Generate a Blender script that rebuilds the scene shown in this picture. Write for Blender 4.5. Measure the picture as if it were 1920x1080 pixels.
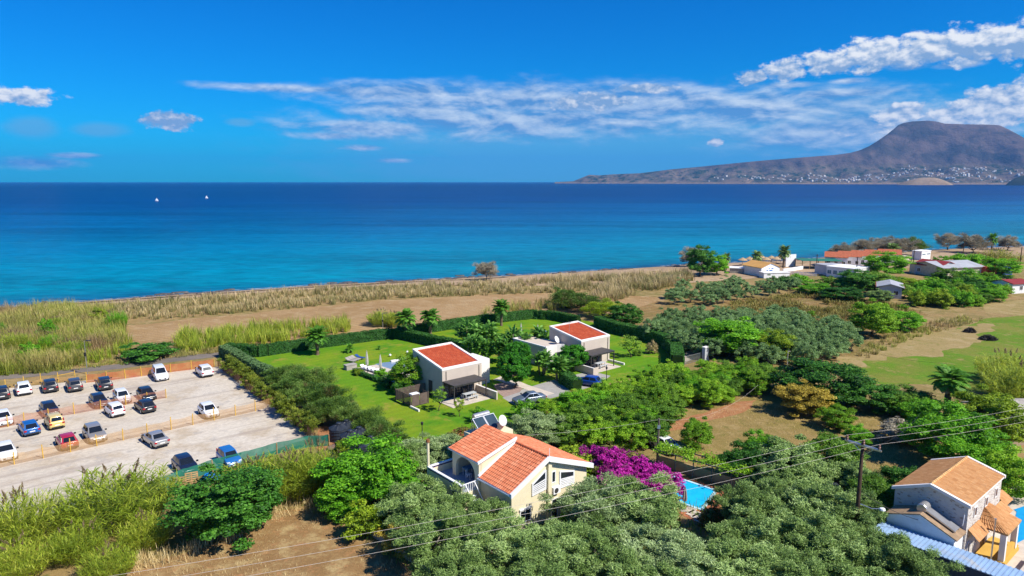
import bpy, bmesh, math, random
import numpy as np
from mathutils import Vector, Matrix, noise as mnoise
from mathutils.geometry import tessellate_polygon

R = math.radians
scene = bpy.context.scene
col = scene.collection
for o in list(bpy.data.objects):
    bpy.data.objects.remove(o)

# ------------------------------------------------------------------ camera
F = 1280.0                      # focal length in pixels of the 1920 px wide photograph
CAM_H = 30.0
TH = math.atan(200.0 / F)
cam_d = bpy.data.cameras.new('camera')
cam_d.sensor_width = 36.0
cam_d.lens = 36.0 * F / 1920.0
cam_d.clip_start = 0.5
cam_d.clip_end = 90000.0
cam = bpy.data.objects.new('camera', cam_d)
col.objects.link(cam)
cam.location = (0, 0, CAM_H)
cam.rotation_euler = (math.pi / 2 - TH, 0, 0)
scene.camera = cam

# ------------------------------------------------------------------ sun, sky
SUN_EL, SUN_AZ = R(47), R(120)          # azimuth clockwise from +Y
sun_vec = Vector((math.sin(SUN_AZ) * math.cos(SUN_EL), math.cos(SUN_AZ) * math.cos(SUN_EL), math.sin(SUN_EL)))
sl = bpy.data.lights.new('sun', 'SUN')
sl.energy = 5.0
sl.angle = R(0.53)
sl.color = (1.0, 0.945, 0.84)
sun = bpy.data.objects.new('sun', sl)
col.objects.link(sun)
sun.location = (60, -40, 120)
sun.rotation_euler = sun_vec.to_track_quat('Z', 'Y').to_euler()

vs = scene.view_settings
vs.view_transform = 'Standard'
vs.look = 'None'
vs.exposure = 0.45
vs.gamma = 1.0
vs.use_curve_mapping = False
scene.cycles.use_denoising = True
scene.cycles.max_bounces = 6
scene.cycles.diffuse_bounces = 3
scene.cycles.glossy_bounces = 2
scene.cycles.transmission_bounces = 4
scene.cycles.transparent_max_bounces = 10
scene.cycles.volume_bounces = 0
scene.cycles.caustics_reflective = False
scene.cycles.caustics_refractive = False
scene.cycles.sample_clamp_indirect = 4.0


def ray(x, y):
    a, b = (x - 960) / F, (y - 540) / F
    return Vector((a, math.cos(TH) - b * math.sin(TH), -math.sin(TH) - b * math.cos(TH)))


def G(x, y, z=0.0):
    """surveyed position: where a point of the photograph at height z stands"""
    d = ray(x, y)
    t = (z - CAM_H) / d.z
    return Vector((d.x * t, d.y * t, z))


def ppm(p):
    """photograph pixels per metre at p"""
    q = Vector(p) - Vector((0, 0, CAM_H))
    return F / (q.y * math.cos(TH) - q.z * math.sin(TH))


def azel(x, y):
    d = ray(x, y).normalized()
    return math.degrees(math.atan2(d.x, d.y)), math.degrees(math.asin(d.z))


# ---- little expression language for shader nodes
class NT:
    def __init__(self, tree):
        self.t = tree
        self.n = tree.nodes
        self.l = tree.links

    def put(self, sock, v):
        if isinstance(v, bpy.types.NodeSocket):
            self.l.new(v, sock)
        elif v is not None:
            sock.default_value = v

    def m(self, op, a, b=None, c=None, clamp=False):
        n = self.n.new('ShaderNodeMath')
        n.operation = op
        n.use_clamp = clamp
        for i, v in enumerate((a, b, c)):
            if v is not None:
                self.put(n.inputs[i], v)
        return n.outputs[0]

    def v(self, op, a, b=None):
        n = self.n.new('ShaderNodeVectorMath')
        n.operation = op
        self.put(n.inputs[0], a)
        if b is not None:
            self.put(n.inputs['Scale' if op == 'SCALE' else 1], b)
        return n.outputs['Value' if op in ('LENGTH', 'DOT_PRODUCT', 'DISTANCE') else 'Vector']

    def xyz(self, x, y, z):
        n = self.n.new('ShaderNodeCombineXYZ')
        for i, q in enumerate((x, y, z)):
            self.put(n.inputs[i], q)
        return n.outputs[0]

    def sep(self, v):
        n = self.n.new('ShaderNodeSeparateXYZ')
        self.put(n.inputs[0], v)
        return n.outputs

    def noise(self, vec, scale, detail=4, rough=0.55, out='Fac', dist=0.0):
        n = self.n.new('ShaderNodeTexNoise')
        if vec is not None:
            self.put(n.inputs['Vector'], vec)
        n.inputs['Scale'].default_value = scale
        n.inputs['Detail'].default_value = detail
        n.inputs['Roughness'].default_value = rough
        n.inputs['Distortion'].default_value = dist
        return n.outputs[out]

    def smooth(self, x, a, b, lo=0.0, hi=1.0):
        n = self.n.new('ShaderNodeMapRange')
        n.interpolation_type = 'SMOOTHSTEP'
        self.put(n.inputs['Value'], x)
        for k, q in (('From Min', a), ('From Max', b), ('To Min', lo), ('To Max', hi)):
            n.inputs[k].default_value = q
        return n.outputs[0]

    def mix(self, f, a, b, mode='MIX'):
        n = self.n.new('ShaderNodeMix')
        n.data_type = 'RGBA'
        n.blend_type = mode
        self.put(n.inputs[0], f)
        for s, q in ((n.inputs[6], a), (n.inputs[7], b)):
            if isinstance(q, (tuple, list)) and len(q) == 3:
                q = (*q, 1)
            self.put(s, q)
        return n.outputs[2]

    def ramp(self, f, stops, interp='LINEAR'):
        n = self.n.new('ShaderNodeValToRGB')
        self.put(n.inputs[0], f)
        r = n.color_ramp
        r.interpolation = interp
        while len(r.elements) < len(stops):
            r.elements.new(0.5)
        for e, (p, c) in zip(r.elements, stops):
            e.position = p
            e.color = (*c, 1)
        return n.outputs[0]

    def bump(self, h, dist=0.05, strength=0.5):
        n = self.n.new('ShaderNodeBump')
        n.inputs['Strength'].default_value = strength
        n.inputs['Distance'].default_value = dist
        self.put(n.inputs['Height'], h)
        return n.outputs[0]

    def pos(self):
        return self.n.new('ShaderNodeNewGeometry').outputs['Position']

    def attr(self, name, out='Fac'):
        n = self.n.new('ShaderNodeAttribute')
        n.attribute_name = name
        return n.outputs[out]


world = bpy.data.worlds.new('World')
scene.world = world
world.use_nodes = True
wt = NT(world.node_tree)
wt.n.clear()
w_out = wt.n.new('ShaderNodeOutputWorld')
w_bg = wt.n.new('ShaderNodeBackground')
w_bg.inputs['Strength'].default_value = 0.1
wt.l.new(w_bg.outputs[0], w_out.inputs[0])
sky = wt.n.new('ShaderNodeTexSky')
sky.sky_type = 'NISHITA'
sky.sun_disc = False
sky.sun_elevation = SUN_EL
sky.sun_rotation = SUN_AZ
sky.altitude = 50
sky.air_density = 1.0
sky.dust_density = 0.15
sky.ozone_density = 3.0
hs = wt.n.new('ShaderNodeHueSaturation')
hs.inputs['Saturation'].default_value = 1.40
hs.inputs['Hue'].default_value = 0.492
hs.inputs['Value'].default_value = 1.0
wt.l.new(sky.outputs[0], hs.inputs['Color'])
sky_col = wt.mix(1.0, hs.outputs[0], (0.012, 0.52, 0.97), 'MULTIPLY')
dirv = wt.n.new('ShaderNodeTexCoord').outputs['Generated']
dx, dy, dz = wt.sep(dirv)
az = wt.m('MULTIPLY', wt.m('ARCTAN2', dx, dy), 57.2958)
el = wt.m('MULTIPLY', wt.m('ARCSINE', dz), 57.2958)
pv = wt.xyz(az, el, 0.0)


def cloud_mask(blobs):
    acc = None
    for (x, y, hx, hy) in blobs:
        a, e = azel(x, y)
        a2 = azel(x + hx, y)[0] - a
        e2 = azel(x, y - hy)[1] - e
        q = wt.v('MULTIPLY', wt.v('SUBTRACT', pv, (a, e, 0)), (1 / a2, 1 / e2, 0))
        s = wt.m('SUBTRACT', 1.0, wt.v('LENGTH', q))
        acc = s if acc is None else wt.m('MAXIMUM', acc, s)
    return acc


# beyond the frame the same kind of scattered low cloud goes on round the horizon
far_n = wt.noise(wt.xyz(wt.m('MULTIPLY', az, 0.045), wt.m('MULTIPLY', el, 0.13), 3.1), 1.0, 3, 0.5)
off = wt.smooth(wt.m('ABSOLUTE', az), 42, 60)
band = wt.smooth(el, 16, 5)
far_m = wt.m('SUBTRACT', wt.m('MULTIPLY', wt.m('MULTIPLY', off, band), wt.m('MULTIPLY', far_n, 1.5)), 0.55)

CUM = [(1410, 144, 34, 15), (1474, 131, 46, 24), (1560, 117, 70, 26), (1640, 104, 92, 36), (1740, 92, 105, 34),
       (1830, 84, 120, 40), (1935, 76, 130, 44), (2080, 66, 150, 46),
       (1885, 192, 110, 38), (1990, 185, 150, 50), (1690, 214, 58, 26), (1830, 215, 150, 34), (1760, 240, 190, 22),
       (45, 182, 72, 20), (12, 178, 30, 18), (318, 226, 58, 20), (-90, 190, 70, 18),
       (1110, 190, 90, 20), (1340, 266, 18, 10), (1215, 166, 60, 10)]
STR = [(560, 167, 190, 9), (760, 176, 230, 24), (800, 205, 200, 34), (980, 190, 330, 40), (1200, 196, 330, 44), (1420, 205, 330, 46),
       (1540, 178, 190, 14), (700, 240, 160, 22), (620, 254, 80, 9), (60, 306, 90, 13), (140, 292, 50, 6), (1000, 226, 420, 40),
       (680, 277, 40, 6), (740, 301, 34, 5), (1700, 125, 40, 9), (1590, 152, 40, 7), (1800, 122, 50, 7), (1480, 160, 60, 8),
       (1600, 245, 330, 50)]
HZE = [(1080, 290, 640, 100), (1500, 270, 480, 110), (60, 240, 60, 22), (185, 243, 60, 16), (450, 230, 30, 9)]
cm = wt.m('MAXIMUM', cloud_mask(CUM), far_m)
sm = cloud_mask(STR)
hm = cloud_mask(HZE)
cv = wt.xyz(wt.m('MULTIPLY', az, 0.80), wt.m('MULTIPLY', el, 1.25), 0.0)
n0 = wt.noise(cv, 1.0, 9, 0.58)
n1 = wt.noise(wt.v('ADD', cv, (0.20, 0.38, 0.05)), 1.0, 5, 0.55)
cden = wt.smooth(wt.m('ADD', cm, wt.m('MULTIPLY', wt.m('SUBTRACT', n0, 0.5), 2.0)), -0.04, 0.38)
_a0, _e0 = azel(1390, 152)
_a1, _e1 = azel(1960, 82)
base_el = wt.m('ADD', wt.m('MULTIPLY', az, (_e1 - _e0) / (_a1 - _a0)), _e0 - _a0 * (_e1 - _e0) / (_a1 - _a0))
hgt_ = wt.m('SUBTRACT', el, base_el)
topb = wt.m('MULTIPLY', wt.smooth(hgt_, -0.4, 2.0, -0.50, 0.50), wt.smooth(hgt_, -2.4, -1.4))
cshade = wt.m('ADD', wt.m('ADD', 0.50, topb), wt.m('MULTIPLY', wt.m('SUBTRACT', n0, n1), 3.4), clamp=True)
ccol = wt.mix(cshade, (1.9, 3.1, 5.0), (6.9, 7.05, 7.2))
sv = wt.xyz(wt.m('MULTIPLY', az, 0.24), wt.m('MULTIPLY', el, 0.72), 7.0)
s0 = wt.noise(sv, 1.0, 8, 0.60, dist=0.25)
s1 = wt.noise(wt.v('ADD', sv, (0.08, 0.32, 0.0)), 1.0, 5, 0.58, dist=0.25)
sden = wt.m('MULTIPLY', wt.smooth(wt.m('ADD', sm, wt.m('MULTIPLY', wt.m('SUBTRACT', s0, 0.50), 1.35)), -0.30, 0.78), 0.88)
sshade = wt.m('ADD', 0.42, wt.m('MULTIPLY', wt.m('SUBTRACT', s0, s1), 3.6), clamp=True)
scol = wt.mix(sshade, (0.9, 2.3, 4.8), (5.2, 6.0, 6.9))
hden = wt.m('MULTIPLY', wt.smooth(wt.m('ADD', hm, wt.m('MULTIPLY', wt.m('SUBTRACT', s0, 0.5), 0.9)), -0.2, 0.6), 0.72)
c1 = wt.mix(hden, sky_col, (1.1, 3.5, 5.7))
c2 = wt.mix(sden, c1, scol)
c3 = wt.mix(cden, c2, ccol)
wt.l.new(c3, w_bg.inputs['Color'])
world.cycles.sampling_method = 'MANUAL'
world.cycles.sample_map_resolution = 512


# ------------------------------------------------------------------ object helpers
def tag(o, label=None, cat=None, group=None, kind=None):
    if label: o['label'] = label
    if cat:
        o['category'] = cat
        kind = kind or 'thing'
    if group: o['group'] = group
    if kind: o['kind'] = kind
    return o


def thing(name, label, cat, loc=(0, 0, 0), rz=0.0, group=None):
    o = bpy.data.objects.new(name, None)
    o.empty_display_size = 0.3
    col.objects.link(o)
    o.location = loc
    o.rotation_euler = (0, 0, rz)
    return tag(o, label, cat, group)


_kids = {}


def obj(name, me, parent=None):
    o = bpy.data.objects.new(name, me)
    col.objects.link(o)
    if parent is not None:
        o.parent = parent
        _kids.setdefault(parent.name, []).append(o)
    return o


def copy_tree(o, parent=None):
    c = o.copy()
    col.objects.link(c)
    c.parent = parent
    if parent is not None:
        _kids.setdefault(parent.name, []).append(c)
    for k in list(_kids.get(o.name, [])):
        copy_tree(k, c)
    return c


def drop_tree(o):
    for k in _kids.get(o.name, []):
        drop_tree(k)
    bpy.data.objects.remove(o)


def set_mat(o, m):
    """material on this object only (its mesh is shared)"""
    if not o.material_slots:
        o.data.materials.append(None)
    o.material_slots[0].link = 'OBJECT'
    o.material_slots[0].material = m


class MB:
    """collects simple solids into ONE mesh"""

    def __init__(self):
        self.v, self.f = [], []

    def add(self, vs, fs, M=None):
        b = len(self.v)
        self.v += [tuple(M @ Vector(p)) if M is not None else tuple(p) for p in vs]
        self.f += [tuple(b + i for i in f) for f in fs]
        return self

    def box(self, x0, x1, y0, y1, z0, z1, M=None):
        vs = [(x, y, z) for z in (z0, z1) for x, y in ((x0, y0), (x1, y0), (x1, y1), (x0, y1))]
        return self.add(vs, [(3, 2, 1, 0), (4, 5, 6, 7), (0, 1, 5, 4), (1, 2, 6, 5), (2, 3, 7, 6), (3, 0, 4, 7)], M)

    def bar(self, a, b, w, h=None):
        """square bar between two points"""
        a, b = Vector(a), Vector(b)
        h = h or w
        d = b - a
        q = d.to_track_quat('X', 'Z').to_matrix().to_4x4()
        q.translation = a
        return self.box(0, d.length, -w / 2, w / 2, -h / 2, h / 2, q)

    def hexa(self, p):
        """8 corners: bottom 4 counterclockwise, top 4"""
        return self.add(p, [(3, 2, 1, 0), (4, 5, 6, 7), (0, 1, 5, 4), (1, 2, 6, 5), (2, 3, 7, 6), (3, 0, 4, 7)])

    def prism(self, poly, z0, z1, M=None):
        n = len(poly)
        zt = z1 if isinstance(z1, (list, tuple)) else [z1] * n
        vs = [(x, y, z0) for x, y in poly] + [(x, y, zt[i]) for i, (x, y) in enumerate(poly)]
        fs = [tuple(range(n - 1, -1, -1)), tuple(range(n, 2 * n))]
        fs += [(i, (i + 1) % n, n + (i + 1) % n, n + i) for i in range(n)]
        return self.add(vs, fs, M)

    def tube(self, path, rad, n=8, cap=True):
        path = [Vector(p) for p in path]
        if not isinstance(rad, (list, tuple)):
            rad = [rad] * len(path)
        b = len(self.v)
        for i, p in enumerate(path):
            d = (path[min(i + 1, len(path) - 1)] - path[max(i - 1, 0)]).normalized()
            s = d.cross(Vector((0, 0, 1)) if abs(d.z) < 0.93 else Vector((1, 0, 0))).normalized()
            t = s.cross(d)
            for k in range(n):
                a = 2 * math.pi * k / n
                self.v.append(tuple(p + (s * math.cos(a) + t * math.sin(a)) * rad[i]))
        for i in range(len(path) - 1):
            for k in range(n):
                k2 = (k + 1) % n
                self.f.append((b + i * n + k, b + i * n + k2, b + (i + 1) * n + k2, b + (i + 1) * n + k))
        if cap:
            self.f.append(tuple(b + k for k in range(n - 1, -1, -1)))
            e = b + (len(path) - 1) * n
            self.f.append(tuple(e + k for k in range(n)))
        return self

    def lathe(self, prof, n=16, c=(0, 0, 0), M=None):
        vs, fs = [], []
        for r, z in prof:
            for k in range(n):
                a = 2 * math.pi * k / n
                vs.append((c[0] + r * math.cos(a), c[1] + r * math.sin(a), c[2] + z))
        for i in range(len(prof) - 1):
            for k in range(n):
                k2 = (k + 1) % n
                fs.append((i * n + k, i * n + k2, (i + 1) * n + k2, (i + 1) * n + k))
        fs.append(tuple(range(n - 1, -1, -1)))
        fs.append(tuple((len(prof) - 1) * n + k for k in range(n)))
        return self.add(vs, fs, M)

    def mesh(self, name, mat=None, smooth=False):
        me = bpy.data.meshes.new(name)
        me.from_pydata(self.v, [], self.f)
        if mat is not None:
            me.materials.append(mat)
        if smooth:
            me.polygons.foreach_set('use_smooth', [True] * len(me.polygons))
        me.update()
        return me

    def build(self, name, mat=None, parent=None, smooth=False):
        return obj(name, self.mesh(name, mat, smooth), parent)


def raw_mesh(name, V, Fq, mat, var=None):
    """fast mesh from numpy: V (n,3), Fq (m,4)"""
    me = bpy.data.meshes.new(name)
    V = np.asarray(V, np.float32)
    Fq = np.asarray(Fq, np.int32)
    k = Fq.shape[1]
    me.vertices.add(len(V))
    me.vertices.foreach_set('co', V.ravel())
    me.loops.add(Fq.size)
    me.loops.foreach_set('vertex_index', Fq.ravel())
    me.polygons.add(len(Fq))
    me.polygons.foreach_set('loop_start', np.arange(0, Fq.size, k, dtype=np.int32))
    me.polygons.foreach_set('loop_total', np.full(len(Fq), k, np.int32))
    if var is not None:
        a = me.attributes.new('var', 'FLOAT', 'POINT')
        a.data.foreach_set('value', np.asarray(var, np.float32))
    me.update(calc_edges=True)
    if mat is not None:
        me.materials.append(mat)
    return me


# ------------------------------------------------------------------ materials
_m = {}


def new_mat(name):
    m = bpy.data.materials.new(name)
    m.use_nodes = True
    t = NT(m.node_tree)
    p = t.n['Principled BSDF']
    return m, t, p


def plain(name, c, rough=0.6, var=0.12, scale=1.5, spec=0.3, metal=0.0, bump=0.0, bscale=20, dirt=None):
    """paint, plaster, metal: one colour with slight uneven wear"""
    if name in _m:
        return _m[name]
    m, t, p = new_mat(name)
    tc = t.n.new('ShaderNodeTexCoord').outputs['Object']
    n = t.noise(tc, scale, 5, 0.6)
    lo = tuple(q * (1 - var) for q in c)
    hi = tuple(min(1, q * (1 + var)) for q in c)
    cc = t.mix(t.smooth(n, 0.3, 0.7), lo, hi)
    if dirt:
        n2 = t.noise(tc, scale * 0.6, 8, 0.7, dist=0.8)
        cc = t.mix(t.smooth(n2, 0.52, 0.72), cc, dirt)
    t.put(p.inputs['Base Color'], cc)
    p.inputs['Roughness'].default_value = rough
    p.inputs['Specular IOR Level'].default_value = spec
    p.inputs['Metallic'].default_value = metal
    if bump:
        t.put(p.inputs['Normal'], t.bump(t.noise(tc, bscale, 4, 0.6), bump, 0.6))
    _m[name] = m
    return m


def ground_mat(name, cols, scales=(0.05, 0.35, 2.5), bump=0.06, stripes=None, tracks=None):
    """soil, dry grass, turf: three colours broken up by noise at several sizes"""
    m, t, p = new_mat(name)
    P = t.pos()
    a = t.noise(P, scales[0], 6, 0.6, dist=0.5)
    b = t.noise(P, scales[1], 6, 0.65)
    c = t.noise(P, scales[2], 5, 0.7)
    base = t.mix(t.smooth(a, 0.38, 0.62), cols[0], cols[1])
    base = t.mix(t.smooth(b, 0.46, 0.68), base, cols[2])
    if len(cols) > 3:
        base = t.mix(t.m('MULTIPLY', t.smooth(t.noise(P, scales[1] * 1.7, 5, 0.7), 0.54, 0.66), 0.8), base, cols[3])
    f = t.m('ADD', 0.62, t.m('MULTIPLY', c, 0.76))
    base = t.mix(1.0, base, t.xyz(f, f, f), 'MULTIPLY')
    if stripes:
        ang, wid, amt = stripes
        x, y, z = t.sep(P)
        s = t.m('ADD', t.m('MULTIPLY', x, math.cos(ang) * 6.283 / wid), t.m('MULTIPLY', y, math.sin(ang) * 6.283 / wid))
        s = t.m('SINE', t.m('ADD', s, t.m('MULTIPLY', b, 3.0)))
        f = t.m('ADD', 1.0, t.m('MULTIPLY', s, amt))
        base = t.mix(1.0, base, t.xyz(f, f, f), 'MULTIPLY')
    if tracks:      # worn wheel lines running along the aisles
        ang, tc_ = tracks
        x, y, z = t.sep(P)
        u = t.m('ADD', t.m('MULTIPLY', x, math.cos(ang)), t.m('MULTIPLY', y, math.sin(ang)))
        w = t.m('SUBTRACT', t.m('MULTIPLY', y, math.cos(ang)), t.m('MULTIPLY', x, math.sin(ang)))
        tn = t.noise(t.xyz(t.m('MULTIPLY', u, 0.035), t.m('MULTIPLY', w, 0.75), 0.0), 1.0, 5, 0.6, dist=0.5)
        base = t.mix(t.m('MULTIPLY', t.smooth(tn, 0.50, 0.66), 0.75), base, tc_)
    t.put(p.inputs['Base Color'], base)
    p.inputs['Roughness'].default_value = 0.95
    p.inputs['Specular IOR Level'].default_value = 0.1
    if bump:
        t.put(p.inputs['Normal'], t.bump(t.m('ADD', c, t.noise(P, scales[2] * 4, 3, 0.6)), bump, 0.8))
    return m


LEAF_GAIN = 1.45


def leaf_mat(name, dark, mid, light, trans=0.25, spread=0.25, patch=None):
    fresh = mid[1] > mid[0] * 1.05
    tone = (1, 1, 1) if not fresh or 'reed' in name else (0.96, 1.02, 0.90) if 'olive' in name else (0.88, 1.06, 0.72)
    dark, mid, light = (tuple(min(0.8, q * LEAF_GAIN * k_) for q, k_ in zip(c_, tone)) for c_ in (dark, mid, light))
    m, t, p = new_mat(name)
    oi = t.n.new('ShaderNodeObjectInfo').outputs['Random']
    v = t.m('ADD', t.attr('var'), t.m('MULTIPLY', t.m('SUBTRACT', oi, 0.5), spread), clamp=True)
    c = t.ramp(v, [(0.0, dark), (0.5, mid), (1.0, light)])
    if patch:
        n = t.noise(t.pos(), patch[0], 4, 0.6)
        c = t.mix(t.smooth(n, patch[2], patch[3]), c, patch[1])
    t.put(p.inputs['Base Color'], c)
    p.inputs['Roughness'].default_value = 0.55
    p.inputs['Specular IOR Level'].default_value = 0.25
    tr = t.n.new('ShaderNodeBsdfTranslucent')
    t.put(tr.inputs[0], t.mix(0.35, c, tuple(min(1, q * 1.4) for q in light)))
    mx = t.n.new('ShaderNodeMixShader')
    mx.inputs[0].default_value = trans
    t.l.new(p.outputs[0], mx.inputs[1])
    t.l.new(tr.outputs[0], mx.inputs[2])
    t.l.new(mx.outputs[0], t.n['Material Output'].inputs[0])
    return m

# ================================================================== THE SETTING
SHORE = [(-2500, -700), (-600, -40), (-300, 84), (-126.6, 166), (-96.3, 184), (-58, 203.6), (7.2, 227.4), (66, 254), (115, 271.7), (194, 312.7),
         (247, 328.3), (420, 415), (800, 640), (2500, 1500)]
_sx, _sy = [p[0] for p in SHORE], [p[1] for p in SHORE]
SEA_Z = -1.0


def inland(x, y):
    """metres from the waterline, positive on land"""
    return (np.interp(x, _sx, _sy) - y) * 0.91


def ground_z(x, y):
    s = inland(x, y)
    return np.interp(s, [-400, -90, -25, 0, 9, 16], [-22, -9, -3.2, -1.0, -0.25, 0.0])


def grid_mesh(name, xs, ys, zf, mat, keep=None):
    X, Y = np.meshgrid(xs, ys)
    Z = zf(X, Y)
    V = np.stack([X, Y, Z], -1).reshape(-1, 3)
    nx, ny = len(xs), len(ys)
    i = np.arange(nx * ny).reshape(ny, nx)
    q = np.stack([i[:-1, :-1], i[:-1, 1:], i[1:, 1:], i[1:, :-1]], -1).reshape(-1, 4)
    me = raw_mesh(name, V, q, mat)
    me.polygons.foreach_set('use_smooth', [True] * len(me.polygons))
    return me


M_ground = ground_mat('dry_grassland', [(0.30, 0.20, 0.085), (0.20, 0.165, 0.055), (0.36, 0.255, 0.12), (0.12, 0.135, 0.035)])
gx = np.concatenate([np.linspace(-2400, -320, 30), np.arange(-300, 420, 6.0), np.linspace(430, 2400, 40)])
gy = np.concatenate([np.linspace(-600, -20, 12), np.arange(0, 560, 6.0), np.linspace(570, 1700, 40)])
tag(obj('ground', grid_mesh('ground', gx, gy, ground_z, M_ground)), 'dry tan and olive coloured grassland behind the shore', kind='structure')

# ---- beach
M_sand = ground_mat('beach_sand', [(0.36, 0.25, 0.15), (0.42, 0.30, 0.19), (0.28, 0.20, 0.13)], (0.06, 0.4, 3.0), 0.03)
bx = np.arange(-320, 700, 5.0)
bs = np.array([-14, -6, -2, 1, 4, 8, 12, 18, 26, 34, 42])
BX = np.repeat(bx[None, :], len(bs), 0)
BY = np.interp(BX, _sx, _sy) - bs[:, None] / 0.91 * np.where(bs[:, None] > 8, np.clip(0.25 + (BX + 40) / 110.0, 0.3, 1.0), 1.0)
BZ = ground_z(BX, BY) + 0.03
bi = np.arange(BX.size).reshape(BX.shape)
bq = np.stack([bi[1:, :-1], bi[1:, 1:], bi[:-1, 1:], bi[:-1, :-1]], -1).reshape(-1, 4)
me = raw_mesh('beach', np.stack([BX, BY, BZ], -1).reshape(-1, 3), bq, M_sand)
me.polygons.foreach_set('use_smooth', [True] * len(me.polygons))
tag(obj('beach', me), 'narrow brown sand beach along the water', kind='structure')

# ---- sea
m, t, p = new_mat('sea_water')
P = t.pos()
xs_, ys_, zs_ = t.sep(P)
sd = t.m('ADD', t.m('MULTIPLY', t.m('ADD', xs_, 126.6), -0.398), t.m('MULTIPLY', t.m('SUBTRACT', ys_, 166), 0.917))
big = t.noise(P, 0.004, 5, 0.55, dist=0.6)
sd = t.m('ADD', sd, t.m('MULTIPLY', t.m('SUBTRACT', t.noise(P, 0.03, 5, 0.6), 0.5), 16))
sd = t.m('MULTIPLY', t.m('MAXIMUM', sd, 0.0), t.m('ADD', 0.45, t.m('MULTIPLY', big, 1.1)))
lg = t.m('DIVIDE', t.m('LOGARITHM', t.m('ADD', sd, 1.0), 10.0), 4.0)
wc = t.ramp(lg, [(0.0, (0.08, 0.12, 0.15)), (0.20, (0.006, 0.10, 0.20)), (0.36, (0.0, 0.205, 0.290)), (0.50, (0.0, 0.180, 0.290)),
                 (0.63, (0.0, 0.098, 0.250)), (0.74, (0.0, 0.032, 0.140)), (0.92, (0.0, 0.014, 0.080))])
# wind streaks and shoals, darker weed patches; ripple light and shade painted into colour
st = t.noise(t.v('MULTIPLY', P, (0.0022, 0.011, 1)), 1.0, 6, 0.6, dist=0.4)
rp = t.noise(t.v('MULTIPLY', P, (0.11, 0.30, 1)), 1.0, 4, 0.65)
f = t.m('ADD', 0.30, t.m('ADD', t.m('MULTIPLY', t.smooth(st, 0.30, 0.62), 0.46), t.m('MULTIPLY', t.smooth(rp, 0.30, 0.70), 0.56)))
f = t.m('MULTIPLY', f, t.m('ADD', 0.72, t.m('MULTIPLY', t.noise(t.v('MULTIPLY', P, (0.012, 0.05, 1)), 1.0, 4, 0.6), 0.56)))
wc = t.mix(1.0, wc, t.xyz(f, f, f), 'MULTIPLY')
t.put(p.inputs['Base Color'], wc)
p.inputs['Roughness'].default_value = 0.32
p.inputs['IOR'].default_value = 1.33
p.inputs['Specular IOR Level'].default_value = 0.22
w1 = t.noise(t.v('MULTIPLY', P, (0.16, 0.42, 1)), 1.0, 5, 0.65)
w2 = t.noise(t.v('MULTIPLY', P, (0.018, 0.06, 1)), 1.0, 4, 0.6)
t.put(p.inputs['Normal'], t.bump(t.m('ADD', w1, t.m('MULTIPLY', w2, 4.0)), 0.9, 0.75))
M_sea = m
sea = MB().add([(-24000, -800, SEA_Z), (24000, -800, SEA_Z), (24000, 24500, SEA_Z), (-24000, 24500, SEA_Z)], [(0, 1, 2, 3)]).build('sea', M_sea)
tag(sea, 'open blue sea, turquoise in the shallows', kind='structure')

# ---- far headland with its flat-topped mountain
SKY_LINE = [(1040, 342.5), (1075, 341.0), (1092, 334), (1104, 329), (1125, 330), (1150, 328), (1200, 326), (1260, 318.5), (1300, 315), (1340, 311),
            (1420, 303), (1500, 296.5), (1560, 292), (1590, 288), (1608, 283), (1625, 275), (1640, 265), (1655, 254), (1668, 243), (1675, 236), (1684, 232),
            (1700, 229), (1730, 227.5), (1745, 229), (1760, 233), (1800, 234.5), (1840, 235), (1862, 236), (1878, 243), (1900, 254), (1920, 265),
            (1960, 284), (2050, 300), (2200, 306), (2400, 320)]
hx_ = np.arange(1040, 2400, 5.0)
sky_y = np.interp(hx_, [q[0] for q in SKY_LINE], [q[1] for q in SKY_LINE])
T = np.concatenate([np.linspace(0, 1, 46), [1.06, 1.15, 1.3]])


def head_point(x, tt, sy):
    ysh = np.interp(x, [1040, 1090, 1500, 1920, 2400], [9800, 9300, 7600, 6500, 6300])
    dyz = ray(x, sy)
    ridge_y = ysh + 500 + 11.0 * (343 - sy)
    hr = max(2.0, CAM_H + ridge_y * dyz.z / dyz.y)
    y = ysh + (ridge_y - ysh) * tt
    a = min(tt, 1.0)
    k = np.interp(hr, [60, 300], [0, 1])
    prof = (1 - k) * a ** 0.7 + k * (0.42 * a ** 0.9 + 0.58 * (lambda q: q * q * (3 - 2 * q))(np.clip((a - 0.5) / 0.47, 0, 1)))
    z = hr * prof
    if tt > 1:
        z = hr * (1 - (tt - 1) * 1.2)
    X = (x - 960) / F * (y * math.cos(TH))
    nn = mnoise.fractal(Vector((X / 420, y / 420, 3.3)), 0.9, 2.1, 6)
    n2 = mnoise.fractal(Vector((X / 1300, y / 1300, 8.3)), 0.9, 2.1, 4)
    edge = 4 * a * (1 - a) if tt <= 1 else 0
    rg_ = 1 - abs(mnoise.fractal(Vector((X / 300, y / 700, 5.1)), 0.9, 2.1, 5)) * 1.6
    z += edge * (nn * 30 + n2 * 34 + (rg_ - 0.6) * 48) * np.interp(hr, [10, 120], [0.15, 1.0])
    z = max(z, SEA_Z - 6) if tt > 0.02 else SEA_Z - 6
    if 0.02 < tt:
        z += 9 * min(1, tt * 8)
    return (X, y, z)


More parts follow.
